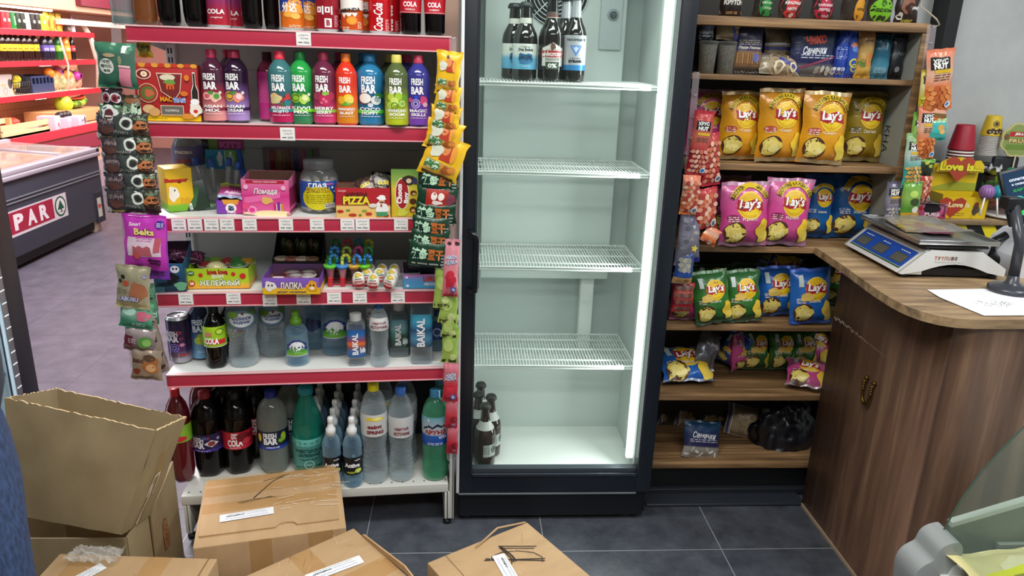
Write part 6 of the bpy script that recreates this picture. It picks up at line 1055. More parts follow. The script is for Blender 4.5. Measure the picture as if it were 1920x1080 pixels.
def blackbag(u, v):
    a = 2*pi*u; t = v*pi/2; n = noise.noise(V((3*cos(a), 3*sin(a), v*4)))*.022+noise.noise(V((7*cos(a), 7*sin(a), v*9)))*.010
    r = .105*cos(t)**.6+n; return (r*cos(a)*1.15, r*sin(a)*.75, .17*sin(t)**1.1+n*(v > .02))
b.grid(blackbag, 48, 22, noisy('black_film', '0b0c12', '181a22', (20, 20, 20), .28, .5)); b.tube([(0, 0, .16), (.01, .005, .185), (-.01, .0, .20)], [.02, .012, .022], m('101118', .3), 8)
c = at_z(1476, 850, U7); solo('plastic_bag', b, 'knotted black plastic bag slumped at the right of the bottom wooden shelf', 'plastic bag', (c.x+.012, c.y+.09, U7+.001))
# ================================================================ second and top wooden shelves
U2, U1 = UZ[2], UZ[1]
def on(px, Y, z, w): c = at_y(px, 110, Y); return V((c.x, Y, z)), w/ppm(c)
for px, l in ((1326, 'left one, at the end of the shelf'), (1361, 'right one, beside the straw bag')):
    p, w = on(px, 2.445, U2, 35); t = thing('seed_tub', 'tub of seeds on the second wooden shelf, '+l, 'tub', p, 0, 'seed tubs on the second wooden shelf'); R = w/2
    b = MB(); b.lathe([(R*.78, 0), (R*.80, .002), (R*.96, .088)], noisy('seed_mix', '4a4438', '8a8272', (260, 260, 260), .6, .6), 24); obj('seeds', b, t)
    b = MB(); b.lathe([(R*.8, 0), (R*.98, .092), (R*1.04, .094), (R*1.04, .098), (R*.9, .1)], clear('a8aca8', .12, .06, .6), 24); obj('tub_body', b, t)
def up(name, label, x0, x1, y0, y1, Y, z, mt, cmds, rot=(-.06, 0, 0), dep=.035, cat='snack bag', group=None, **k):
    _n[0] += 1; c = at_y((x0+x1)/2, (y0+y1)/2, Y); s = ppm(c); h = (y1-y0)/s*1.02
    return bagthing(name, label, cat, (c.x, Y+dep*.4, z), (x1-x0)/s*1.05, h, dep, mt, cmds, _n[0], rot, group, **k)
up('striped_pouch', 'striped dark pouch lying on top of the left seed tub', 1312, 1340, 55, 96, 2.45, U2+.103, m('3a3f4a', .3), [('w', 0, .3, .9, .3, 'c8ccd8'), ('w', 0, .5, .9, .3, '6a74a0'), ('r', 0, .15, .9, .1, 'b8bcc8')])
up('ring_snack_bag', 'dim bag of pale ring snacks resting on the right seed tub', 1343, 1392, 58, 100, 2.45, U2+.103, RB, RINGS+[('p', .2, .3, [(-.2, .2), (-.1, .2), (.05, -.1), (.2, .2), (.3, .2), (.1, -.25), (-.0, -.25)], '3f4590')], (-.2, .1, 0))
up('straw_snack_bag', 'bag of bread straws with dark blue banner on the second wooden shelf', 1378, 1432, 58, 149, 2.44, U2, grad([(0, '2a2a2c'), (.12, '3a3834'), (.2, '7a5a3a'), (.42, '8a6a44'), (.5, '34345a'), (.85, '2c2c40'), (1, '24242a')], .3, bump=.2), [('r', 0, .52, .9, .14, '2c2f66'), ('t', 0, .52, 'Леди-Лавкин', .10, .8, {'bold': .03}, 'd8cfa8'), ('l', 0, .66, .8, 3, .06, 'a8a088')]+[('r', -.38+.085*i, .32, .05, .34, ('a07a4a', '8a6238')[i % 2]) for i in range(10)]+[('b', .25, .33, .14, .14, 3, '5a5f9a'), ('w', 0, .06, .8, .06, 'c8c8c0')])
up('ring_snack_bag', 'striped bag of dim ring snacks standing behind the lying one, second wooden shelf', 1434, 1492, 62, 148, 2.50, U2, RB, RINGS+[('r', 0, .55, 1, .1, '3a4080'), ('r', 0, .64, 1, .06, 'c0c4d4')])
o = up('ring_snack_bag', 'striped bag of pale ring snacks lying at the front of the second wooden shelf', 1426, 1510, 112, 154, 2.425, U2, grad([(0, '8a8270'), (.5, '9a9078'), (1, '4a4a58')], .25, .1, bump=.4), RINGS+[('p', .2, .5, [(-.3, .1), (.3, -.08), (.3, -.16), (-.3, .0)], '3a3f8a'), ('g', -.1, .3, .12, .05, 'd8ccac'), ('g', .25, .35, .1, .04, 'd8ccac')], (-.5, .1, .1), .05)
up('seed_pouch', 'big navy sunflower seed bag with red word, centre of the second wooden shelf', 1482, 1576, 62, 152, 2.445, U2, grad([(0, '5a5a5c'), (.2, '6a6866'), (.28, '26264f'), (.6, '202c50'), (1, '1c3048')], .28, .1, bump=.25), [('t', -.02, .72, 'ЧИКС', .16, .44, {'bold': .09, 'rot': .08, 'shear': .2}, '8a2420'), ('t', -.02, .725, 'ЧИКС', .15, .42, {'bold': .05, 'rot': .08, 'shear': .2}, 'd8503a'), ('t', -.02, .52, 'Семечки', .15, .5, {'bold': .03, 'shear': .3, 'rot': .05}, 'e0e4ec'), ('l', .05, .42, .7, 2, .045, 'a8b0c4'), ('p', .1, .3, [(-.4, -.1), (.4, .14), (.4, .10), (-.4, -.14)], '8a3a5a')]+[('e', .06+.11*(i % 4), .10+.06*(i//4), .06, .04, ('b0aca4', '8f8b84', 'c8c4bc')[i % 3], i*.9) for i in range(8)], cat='seed pouch')
up('blue_pouch', 'bright blue pouch standing side-on with laundry-style symbols, second wooden shelf', 1566, 1592, 66, 155, 2.435, U2, grad([(0, '2a4aa8'), (1, '24409a')], .3, bump=.2), [('l', 0, .6, .7, 7, .12, 'b8c4e8')]+[('r', -.28+.28*(i % 3), .1+.075*(i//3), .2, .2, 'e8ecf4') for i in range(6)], (-.03, .05, -.3), .05, cat='pouch')
up('blue_pouch', 'blue pouch with a yellow cartoon ring mark beside the side-on blue pouch', 1588, 1612, 72, 154, 2.44, U2, grad([(0, '3a2a80'), (.1, '2f52b0'), (1, '2a4aa0')], .3, bump=.2), [('g', 0, .32, .34, .1, 'd8d05a'), ('g', .05, .22, .3, .08, 'd8d05a'), ('e', 0, .7, .3, .2, 'c86a3a'), ('e', 0, .62, .26, .22, '4f7ac8')], (-.03, -.03, .2), .04, cat='pouch')
up('beige_pouch', 'beige and orange pouch right of the blue pouches, second wooden shelf', 1607, 1641, 68, 156, 2.44, U2, grad([(0, 'b8862a'), (.15, 'c8a04a'), (.6, 'a8884f'), (1, '8a5a3f')], .3, bump=.2), [('b', .2, .38, .3, .3, 3, 'd8783a'), ('b', -.2, .3, .2, .2, 6, '5f7a34'), ('w', 0, .75, .5, .12, '4a2a1a')], (-.03, 0, .1), .04, cat='pouch')
up('teal_pouch', 'dark teal pouch standing near the right end of the second wooden shelf', 1637, 1673, 76, 155, 2.445, U2, grad([(0, '3f7a94'), (.3, '4a8aa4'), (.5, '1f5a72'), (1, '123040')], .28, .1, bump=.2), [('l', 0, .25, .6, 4, .07, 'a8c4cc')], (-.03, 0, -.1), .04, cat='pouch')
up('black_pouch', 'black snack pouch at the right end of the second wooden shelf', 1668, 1702, 70, 152, 2.46, U2, m('20242a', .35), [('t', 0, .85, 'ХРУС', .18, .7, {'bold': .03}, '5a6068'), ('w', 0, .55, .6, .2, '6a7078'), ('e', 0, .22, .14, .14, '8a9098')], (-.03, 0, 0), .04, cat='pouch')
CLR = clear('4a423c', .55, .1, .85, '8a7c70')
for x0, x1, mt, cm, l in ((1352, 1392, m('241d1c', .4), [('t', -.05, .42, 'ДОН', .2, .5, {'bold': .05}, 'e8e4dc'), ('t', .05, .28, 'КРУТОН', .22, .85, {'bold': .05}, 'e8e4dc'), ('r', 0, .08, 1, .12, 'a8825a'), ('b', .2, .6, .3, .2, 3, '8a5a3f')], 'black crouton pouch at the left of the top wooden shelf'), (1414, 1452, CLR, [('e', .1, .26, .42, .5, '2a8a3f'), ('t', .1, .30, 'СМЕТАНА', .11, .6, {'bold': .03}, 'd8ecd0'), ('t', .1, .20, 'С ЗЕЛЕНЬЮ', .1, .5, 'd8ecd0'), ('b', .1, .42, .08, .14, 3, 'd8ecd0')], 'see-through snack pouch with green round sticker on the top wooden shelf'), (1463, 1506, CLR, [('e', 0, .26, .46, .5, 'c8383a'), ('t', 0, .31, 'КРАСНАЯ', .12, .66, {'bold': .04}, 'f8e8e0'), ('t', 0, .20, 'ИКРА', .12, .4, {'bold': .04}, 'f8e8e0'), ('b', 0, .44, .08, .14, 3, 'f4d8d0'), ('e', 0, .08, .12, .08, 'f0d0c8')], 'see-through snack pouch with scarlet round sticker on the top wooden shelf'), (1524, 1568, CLR, [('e', 0, .26, .44, .5, 'b81f42'), ('t', 0, .30, 'ТАЙСКИЙ', .12, .66, {'bold': .04}, 'f8e0e4'), ('t', 0, .20, 'ПЕРЕЦ', .12, .48, {'bold': .04}, 'f8e0e4'), ('b', 0, .44, .08, .14, 3, 'f4d0d8'), ('w', .05, .08, .3, .1, 'f8e0e4')], 'see-through snack pouch with crimson round sticker on the top wooden shelf'), (1580, 1626, CLR, [('e', .22, .24, .26, .44, 'd8982f'), ('t', .24, .24, 'КИРИЕШ', .1, .36, {'bold': .02}, '3a2a14')], 'see-through snack pouch with amber round sticker on the top wooden shelf'), (1630, 1678, CLR, [('e', .0, .24, .44, .42, '7ac02a'), ('t', 0, .24, 'ЧЕСНОК', .13, .66, {'bold': .05}, '1f3a10'), ('b', 0, .38, .1, .12, 3, '3a6a1a'), ('e', -.04, .10, .1, .08, '1f3a10')], 'see-through snack pouch with lime round sticker on the top wooden shelf'), (1682, 1728, m('2a211e', .35), [('t', -.05, .62, 'ЯТЕЛЬСКИЙ', .12, .8, {'bold': .05}, 'd8cc4a'), ('b', -.1, .36, .26, .3, 3, '8a5a44'), ('b', 0, .3, .18, .2, 6, '3a2018'), ('w', .25, .3, .3, .14, 'e4e4e0'), ('t', 0, .06, 'НАБОР', .1, .5, {'bold': .05}, 'd8d05a'), ('b', -.36, .14, .1, .14, 5, 'd8d4cc')], 'dark snack pouch with yellow print at the right of the top wooden shelf')):
    _n[0] += 1; c = at_y((x0+x1)/2, 22, 2.44); w = (x1-x0)/ppm(c)*1.05
    bagthing('snack_pouch', l, 'pouch', (c.x, 2.455, U1), w, .15, .045, mt, cm, _n[0], (-.04, 0, 0), 'snack pouches on the top wooden shelf', seal=.03)
    if mt is CLR:
        pass
# clear guard with a strip at the right corner
b = MB(); q0 = at_y(1738, 40, 2.39); pts = [at_y(1728, 0, 2.395), at_y(1726, 12, 2.39), at_y(1742, 24, 2.385), at_y(1756, 36, 2.38), at_y(1762, 46, 2.38), at_y(1750, 52, 2.385)]
b.tube(pts, .0025, clear('d8c8b0', .6, .1, .9), 6); solo('acrylic_guard', b, 'curved clear acrylic edge at the right corner of the top wooden shelf', 'guard')
hangstrip('hang_strip', 'clear plastic hang strip at the right corner of the wooden unit', straight(at_y(1748, 47, 2.375), at_y(1708, 350, 2.375), 10), .03)
hangstrip('hang_strip', 'clear plastic hang strip beside the right edge of the glass fridge', straight(at_y(1306, 135, 2.35), at_y(1272, 520, 2.35), 10), .022)
# nut packets on the strips
def nuts(base, mid, top, logo='15161a', txt='f2f2ee', n=('d8894a', 'c87038', 'b85a2c'), badge='2a7fc0'):
    mt = grad([(0, base), (.35, base), (.6, mid), (1, top)], .22, .05, bump=.3)
    cm = [('p', -.02, .77, [(-.36, -.2), (.34, -.24), (.36, .18), (-.34, .22)], logo), ('t', -.02, .80, 'ХРУС', .17, .56, {'bold': .04}, txt), ('t', -.02, .725, 'NUT', .19, .5, {'bold': .06}, txt), ('r', .05, .64, .6, .12, 'd8b02a'), ('l', .05, .58, .6, 3, .08, '5a4a3a')]
    cm += [('e', -.33+.2*(i % 4)+.09*(i//4 % 2), .07+.075*(i//4), .11, .08, n[(i*2+i//4) % 3], i*.8) for i in range(20)]+[('e', .3, .09, .12, .12, 'e8ecf0'), ('e', .3, .09, .08, .08, badge)]
    return mt, cm
PEACH = nuts('d8743a', 'e0b49a', 'e07a58'); REDN = nuts('a8222f', 'c86a5a', 'b02434', n=('d89a84', 'c8705a', 'e0b4a0')); TEALN = nuts('3fa8a0', 'b8ccc4', '8fb87a', n=('d8a04a', 'e0b86a', 'c88a3a')); LEMN = nuts('c8a82a', 'd0c88a', 'c8b83a', n=('b8cc4a', 'd8dc8a', '8fa83a')); GREYN = nuts('6a6878', '8a8898', '5a566c', n=('a8a4a8', '8f8a94', 'b8b0a8')); GRNN = nuts('4f8a2f', '8fb85a', '5f9a3a', n=('a8c86a', '6fa83a', 'c8d890'))
gN = 'nut packets hanging beside the fridge'
def nut(kind, x0, x1, y0, y1, Y, l, roll=0, rz=0, g=None, cm=None): hang('nut_packet', l, x0, x1, y0, y1, Y, kind[0], cm or kind[1], roll, rz, .022, _n.__setitem__(0, _n[0]+1) or _n[0], g, 'nut packet', maxl=.012)
BEAN = [('e', -.33+.2*(i % 4)+.09*(i//4 % 2), .1+.1*(i//4), .12, .09, ('d8947a', 'c8684a', 'e4b8a0', 'a83a34')[(i*3+i//4) % 4], i*.8) for i in range(32)]+[('e', .28, .14, .14, .14, 'e8ecf0'), ('e', .28, .14, .09, .09, '5a6a78')]
nut(REDN, 1284, 1323, 206, 328, 2.335, 'red and clear nut packet at the top of the strip beside the fridge', .06, 0, gN)
nut(REDN, 1312, 1352, 248, 348, 2.35, 'crimson nut packet right behind the top one beside the fridge', -.12, .2, gN, BEAN)
nut(PEACH, 1271, 1306, 328, 402, 2.33, 'orange peanut packet second down the strip beside the fridge', .03, 0, gN, BEAN)
nut(REDN, 1300, 1346, 352, 428, 2.345, 'crimson nut packet lower right on the strip beside the fridge', -.12, .2, gN, BEAN)
nut(PEACH, 1306, 1342, 424, 456, 2.352, 'small orange packet corner showing under the crimson nut packet', .5, .2, gN, BEAN[:6])
nut(GREYN, 1282, 1312, 400, 492, 2.34, 'grey packet with yellow star and navy foot on the strip beside the fridge', -.1, .1, gN, [('w', -.1, .75, .5, .3, 'c8ccd0'), ('s', .1, .3, .26, 5, .5, 'd8c84a'), ('e', -.15, .5, .18, .12, '8f9a8a'), ('e', .15, .62, .18, .12, 'a8a49a'), ('r', 0, .06, .95, .3, '22287a')])
nut(GREYN, 1262, 1290, 402, 498, 2.332, 'slate grey pistachio packet at the left of the strip beside the fridge', .05, 0, gN, [('e', -.1+.2*(i % 2), .1+.13*i, .2, .14, ('7a7f86', '5a6068')[i % 2]) for i in range(7)])
nut(nuts('2f4f9a', '4a5a8a', '2a3f7a'), 1258, 1296, 470, 532, 2.335, 'blue pistachio packet with brown foot low on the strip beside the fridge', .06, 0, gN, [('e', -.2+.2*(i % 3), .45+.14*(i//3), .16, .12, ('8a8f8a', 'a8a494')[i % 2], i) for i in range(9)]+[('r', 0, .12, .95, .32, 'b8905a'), ('e', .2, .14, .14, .08, '8a5f34')])
nut(REDN, 1258, 1298, 530, 584, 2.36, 'dark red bean packet lowest on the strip beside the fridge', 0, 0, gN, [('e', -.3+.2*(i % 4), .12+.24*(i//4), .12, .11, ('8a6058', '6f4540')[i % 2], i) for i in range(16)])
gR = 'nut packets hanging at the right corner of the wooden unit'
nut(LEMN, 1716, 1750, 128, 212, 2.37, 'yellow nut packet edge behind the top peach one at the right corner', -.16, .3, gR)
nut(PEACH, 1730, 1784, 90, 207, 2.352, 'bright peach nut packet at the top of the right corner strip', -.14, .0, gR)
nut(PEACH, 1736, 1774, 200, 232, 2.36, 'folded orange packet foot just under the top peach nut packet', .05, .1, gR, [('r', 0, .5, .8, .2, '7a5a2a')])
nut(PEACH, 1712, 1752, 196, 298, 2.358, 'second peach nut packet lower on the right corner strip', -.1, .05, gR)
nut(TEALN, 1736, 1774, 222, 264, 2.352, 'short teal nut packet beside the second peach one, right corner', -.05, .05, gR, [('p', 0, .55, [(-.36, -.2), (.36, -.2), (.36, .3), (-.36, .3)], '3fb0ac'), ('e', .05, .6, .18, .14, 'd8a04a'), ('e', .15, .42, .16, .12, 'e0b86a')])
nut(GRNN, 1700, 1722, 208, 298, 2.372, 'narrow green nut packet behind the second peach one, right corner', -.1, .3, gR)
nut(TEALN, 1688, 1724, 248, 352, 2.362, 'long teal and white nut packet on the right corner strip', -.08, .0, gR)
nut(GRNN, 1712, 1748, 296, 330, 2.366, 'dark green packet foot under the second peach nut packet', .1, .1, gR, [('r', 0, .4, .9, .7, '26301f'), ('e', .2, .6, .14, .1, 'b8cc4a'), ('e', -.1, .75, .12, .1, 'a8b83a')])
nut(REDN, 1712, 1742, 322, 380, 2.372, 'red bean packet low behind the teal one, right corner', -.1, .1, gR, BEAN)
nut(GRNN, 1683, 1722, 340, 414, 2.356, 'green and yellow nut packet at the bottom of the right corner strip', -.05, 0, gR, [('e', 0, .7, .2, .16, 'b8d86a'), ('e', .1, .5, .24, .18, '3a4a2a'), ('r', 0, .12, .9, .4, 'c8962a'), ('e', .2, .3, .18, .16, 'd8d8cc')])
nut(GREYN, 1654, 1686, 340, 420, 2.372, 'mauve grey nut packet beside the blue chip bag, right corner', -.06, 0, gR)
# ================================================================ things on the counter
sc_ = thing('shop_scale', 'white electronic shop scale with blue display on the counter', 'scale', (1.302, 2.04, CZ), radians(-2))
HULL = m('d6d8d6', .35); D_ = .31; Wd = .355
b = MB()
# side walls with an arch underneath; x runs away from the display, y along it
arch = [(.0, .012)]+[(.03+.25*i/10, .012+.034*sin(pi*i/10)) for i in range(1, 10)]+[(D_, .012), (D_, .035), (.235, .082), (.0+.075, .088), (.055, .078), (-.012, .016)]
for y in (0, Wd-.008): b.prism(arch, y, y+.008, HULL, 'y')
b.add([(-.012, 0, .016), (-.012, Wd, .016), (.055, Wd, .078), (.055, 0, .078)], [(0, 3, 2, 1)], HULL); b.add([(.055, 0, .078), (.055, Wd, .078), (.075, Wd, .088), (.075, 0, .088)], [(0, 3, 2, 1)], HULL)
b.box((.06, .004, .05), (.235, Wd-.004, .084), HULL); b.add([(.235, 0, .082), (D_, 0, .035), (D_, Wd, .035), (.235, Wd, .082)], [(0, 1, 2, 3)], HULL); b.box((-.006, .004, .012), (.06, Wd-.004, .022), HULL)
S = flat((.10, 0, .0), (1, 0, 0), (0, 0, 1)); d = D(b, S, .0006)
for i, (ch, cc) in enumerate(zip('ТутПиво', ('b83a2a', '4a3a34', 'c8783a', '8a6a5a', 'b89a8a', '6a4a3a', '3a3432'))): d.o = .0006; d.text(ch, -.008+i*.010, .064, m(cc, .5), h=.011, w=.008, bold=.04)
d.lines(.032, .052, .085, 1, .01, m('b8b4b0', .6), .002)
obj('body', b, sc_)
b = MB(); ux = V((.067, 0, .062)).normalized(); S = flat((-.012+.0, Wd, .016), (0, -1, 0), ux); d = D(b, S, .0008, .05)
L_ = .0913; d.rect(.02, .014, Wd-.02, L_-.006, m('1f4fb0', .35))
for i in range(3):
    u = .03+i*.11; d.o = .0012; d.rect(u, .028, u+.07, .062, m('4a4f4c', .3)); d.o = .0014; d.rect(u+.004, .031, u+.066, .058, m('5c605a', .25)); d.lines(u+.035, .072, .05, 1, .01, WHT, .0025, i+1)
d.o = .0012; d.rect(.02, .014, Wd-.02, .0175, m('1c3a2a', .4)); d.rect(.02, .0175, Wd-.02, .0195, m('9ab88a', .4))
obj('display_panel', b, sc_)
b = MB(); b.box((.06, .006, .092), (.25, Wd-.006, .100), m('3a3c3e', .3, .6), .003); obj('tray_support', b, sc_)
b = MB(); b.box((.03, -.004, .104), (.275, Wd+.004, .110), STEEL, .003)
for a_, c_ in (((.03, -.004, .108), (.275, .0, .118)), ((.03, Wd, .108), (.275, Wd+.004, .118)), ((.03, -.004, .108), (.034, Wd+.004, .118)), ((.271, -.004, .108), (.275, Wd+.004, .118))): b.box(a_, c_, STEEL, .001)
obj('weighing_tray', b, sc_)
b = MB(); b.box((.01, .02, .004), (.29, Wd-.02, .03), m('17181b', .6), .004); obj('underside', b, sc_)
for x in (.02, .29):
    for y in (.03, Wd-.03): b = MB(); b.lathe([(.016, 0), (.016, .008), (.011, .014)], BLACK, 14, (x, y)); obj('foot', b, sc_)
# clear bag of sweets lying on the tray
b = bag(.25, .17, .016, clear('b8b0a8', .10, .06, .4), [], 91, .006); o = solo('clear_sweet_bag', b, 'see-through bag with yellow and red print lying on the scale tray', 'bag', (1.365, 2.22, CZ+.124), 0); o.rotation_euler = (-1.52, 0, -1.57)
b = MB(); d = D(b, flat((0, 0, 0), (1, 0, 0), (0, 1, 0)), .001, .03); d.blob(0, 0, .09, m('c8ae3a', .4), 3, .07); d.blob(.02, .01, .05, m('b8402a', .4), 6, .035); d.blob(-.07, -.02, .05, m('8a3a5a', .4), 4, .05); d.blob(.03, .02, .02, m('d8b84a', .4), 8); b.box((-.09, -.07, -.005), (.09, .07, 0), m('a88a6a', .5), .002)
solo('printed_leaflet', b, 'yellow and red printed sheet inside the clear bag on the scale', 'leaflet', (1.45, 2.24, CZ+.1165), 1.4)
# paper sheet
pp = [tuple(at_z(x, y, CZ+.002)[:2]) for x, y in [(1738, 543), (1762, 558), (1845, 592), (1919, 592), (1960, 560), (1960, 538), (1880, 541)]]
b = MB(); b.add([(x, y, CZ+.0022+.0006*(i % 2)) for i, (x, y) in enumerate(pp)], [tuple(range(len(pp)))], m('e8e9ec', .6)); q = at_z(1865, 570, CZ+.003); d = D(b, flat((q.x, q.y, CZ+.003), (1, 0, 0), (0, 1, 0)), .0006, .05)
r_ = random.Random(6)
for i in range(60): d.o = .0008; a = r_.uniform(0, 6.28); r = r_.uniform(0, 1)**.6; x, y = .055*r*cos(a), .03*r*sin(a); d.line([(x, y), (x+r_.uniform(-.008, .008), y+r_.uniform(-.006, .006))], .0012, m('7a7c84', .7))
solo('paper_sheet', b, 'white paper sheet with faint grey drawing lying on the counter edge', 'paper')
# stand with pole
q = at_z(1893, 548, CZ); t = thing('terminal_stand', 'dark grey round-based stand holding a black screen at the counter', 'stand', (q.x, q.y, CZ)); b = MB(); SG = m('3a3d44', .28)
b.lathe([(.056, 0), (.058, .004), (.058, .014), (.05, .02), (.024, .024), (.017, .032), (.0145, .05)], SG, 36); obj('base', b, t)
b = MB(); b.tube([(0, 0, .045), (.004, .01, .14), (.0, .06, .24)], .0145, SG, 14); obj('pole', b, t)
b = MB(); b.box((-.03, .045, .225), (.02, .085, .26), m('17181c', .35), .004); obj('clamp', b, t)
q2 = at_y(1906, 366, 2.12); b = MB(); T = Matrix.Translation((q2.x-q.x+.02, q2.y-q.y, q2.z-CZ)) @ Matrix.Rotation(radians(-14), 4, 'Y') @ Matrix.Rotation(radians(-18), 4, 'X')
b.box((-.06, -.006, -.085), (.06, .006, .085), m('101216', .3), .004, T); S0 = flat((0, -.0062, 0), (1, 0, 0), (0, 0, 1)); d = D(b, lambda u, v, k: T @ S0(u, v, k), .0004, .03)
d.rect(-.052, -.062, .052, .076, m('16304a', .2, emit=.25)); d.text('оплата, пл', 0, .05, m('d8e0f0', .4, emit=.3), h=.009, w=.07, bold=.03); d.text('к сканеру', 0, .036, m('d8e0f0', .4, emit=.3), h=.008, w=.06); d.text('КАРТОЙ', 0, .02, m('2fa83f', .4, emit=.3), h=.011, w=.06, shear=.2); d.ell(-.02, -.012, .018, .014, m('3fb0a8', .3, emit=.2)); d.ell(.02, -.012, .018, .016, m('4a7ad0', .3, emit=.2)); d.ell(-.01, -.05, .014, .009, m('2fb84f', .3, emit=.4)); d.rect(-.04, -.075, .04, -.068, m('0a0b0d', .3))
obj('screen', b, t)
b = MB(); q3 = at_y(1890, 400, 2.10); b.tube([(q3.x-q.x-.008, q3.y-q.y, q3.z-CZ+.02), (q3.x-q.x-.008, q3.y-q.y, q3.z-CZ), (q3.x-q.x+.008, q3.y-q.y, q3.z-CZ), (q3.x-q.x+.012, q3.y-q.y, q3.z-CZ+.02)], .003, BLACK, 6); obj('hook', b, t)
# white printer
q = at_z(1905, 500, CZ); t = thing('receipt_printer', 'white rounded receipt printer behind the scale at the right edge', 'printer', (1.74, 2.12, CZ)); b = MB()
pr = [(-.075, 0), (-.07, .06), (-.05, .10), (-.02, .125), (.03, .135), (.12, .135), (.12, 0)]
b.prism(pr, -.06, .10, m('d0d3da', .35), 'y'); obj('housing', b, t); b = MB(); b.box((-.02, -.0615, .085), (.10, -.0595, .088), m('4a4c52', .5)); b.box((-.05, -.0612, .065), (.11, -.0597, .067), m('8a8c92', .5)); obj('paper_slot', b, t)
b = MB(); b.tube([(-.06, .02, .02), (-.09, .03, .05), (-.085, .04, .09), (-.05, .04, .11)], .013, BLACK, 10); obj('cable', b, t)
# ================================================================ things on the ledge
def ledge(px, py0, py1, w, Y): p = at_y(px, (py0+py1)/2, Y); s = ppm(p); return V((p.x, Y, LZ)), w/s, (py1-py0)/s
p, w, h = ledge(1800, 318, 408, 78, 2.70)
t = thing('gum_display_box', 'yellow chewing gum display box with heart sign and open front on the ledge', 'candy box', (p.x-.012, 2.69, LZ), -.06)
b = MB(); w = .175; b.box((-w/2, -.05, 0), (w/2, -.048, .082), m('e6c41f', .4)); b.box((-w/2, -.05, 0), (-w/2+.002, .05, .09), m('d8b81c', .4)); b.box((w/2-.002, -.05, 0), (w/2, .05, .09), m('d8b81c', .4)); b.box((-w/2, .048, 0), (w/2, .05, .19), m('e9c822', .4)); b.box((-w/2, -.05, 0), (w/2, .05, .002), m('d8b81c', .4))
d = D(b, front(-.05), .0005); HEART = [(0, -.045), (-.045, .0), (-.05, .028), (-.03, .042), (-.008, .034), (0, .024), (.008, .034), (.03, .042), (.05, .028), (.045, 0)]
d.poly([(x-.045, y*.9+.042) for x, y in HEART][::-1], m('b8402a', .4)); d.text('Love is', -.02, .052, m('f4e0a0', .4), h=.02, w=.08, bold=.05); d.blob(.045, .035, .014, m('5a4a3a', .5), 3, .02); d.ell(.045, .056, .009, .008, m('8a3a2a', .5)); d.lines(-.02, .02, .05, 2, .008, m('7a6a1a', .5), .002)
d = D(b, front(.047), .0005); d.poly([(-w/2, .09), (w/2, .09), (w/2, .12), (0, .125), (-w/2, .10)], m('a8b03a', .4)); obj('box', b, t)
b = MB(); b.prism([(-.09, 0), (.09, 0), (.085, .03), (.07, .045), (.03, .04), (0, .055), (-.05, .05), (-.08, .035)], .040, .044, m('e9c822', .4), 'y'); b2 = b; d = D(b, front(.040), .0005); d.poly([(x*1.1-.005, y*1.1+.012) for x, y in HEART][::-1], m('b84a34', .4)); d.text('Love is...', 0, .018, m('5a3a10', .4), h=.034, w=.165, bold=.1); d.text('Love is...', 0, .019, m('f6ea3a', .4), h=.031, w=.16, bold=.05)
obj('header_sign', b, t).location = (0, -.02, .165)
for i, (dx, cc, l) in enumerate(((.05, 'a87ab8', 'lilac ball lollipop leaning out of the yellow gum display box'), (.098, '2fa0b0', 'turquoise ball lollipop leaning at the right of the yellow gum display box'))):
    g = thing('ball_lollipop', l, 'lollipop', (p.x+dx, 2.625, LZ+.105-.0*i), 0, 'ball lollipops'); b = MB(); b.ball((0, 0, 0), .026, m(cc, .35), 16); 
    for k in range(8): b.tube([(.0265*cos(a)*cos(k*.39), .0265*cos(a)*sin(k*.39), .0265*sin(a)) for a in [2*pi*j/16 for j in range(16)]], .0012, m(cc, .5), 4, True)
    obj('candy_ball', b, g); b = MB(); b.tube([(-.012, -.012, -.02), (-.03+.02*i, -.03, -.082)], .0032, WHT, 8); obj('stick', b, g)
p = at_y(1750, 388, 2.68); carton('gum_pack', 'pink and black flavour box tilted on the ledge in front of the gum display', 'candy box', (p.x-.02, 2.675, LZ), .105, .06, .055, grad([(0, 'b8305a'), (.5, 'd86a9a'), (1, 'e09ab8')], .35), [('b', .0, .66, .28, .2, 3, '2a2428'), ('t', .05, .24, 'PURE', .12, .5, {'bold': .05}, 'f0e4ec'), ('s', -.36, .6, .12, 5, .45, 'c8202f'), ('t', .42, .5, 'Aroma', .1, .4, {'rot': pi/2}, '3a2030'), ('l', 0, .08, .5, 1, .05, 'f8d8e8')], -.25, top=[('r', 0, .5, .9, .8, '8a8488'), ('l', 0, .6, .6, 3, .1, '3a3438')])
p = at_y(1744, 340, 2.76); t = carton('flyer_box', 'slim red and grey box with letter A standing behind the nut strip', 'box', (p.x+.0, 2.80, LZ), .075, .03, .19, m('8a9098', .4), [('r', 0, .26, 1, 1.3, 'a8222f'), ('t', .1, .78, 'A', .36, .4, {'bold': .06}, 'f4f0f0'), ('g', .1, .74, .3, .06, 'b83040'), ('l', -.05, .42, .7, 5, .16, 'e8c8cc')], .0, rot=(0, .12, 0))
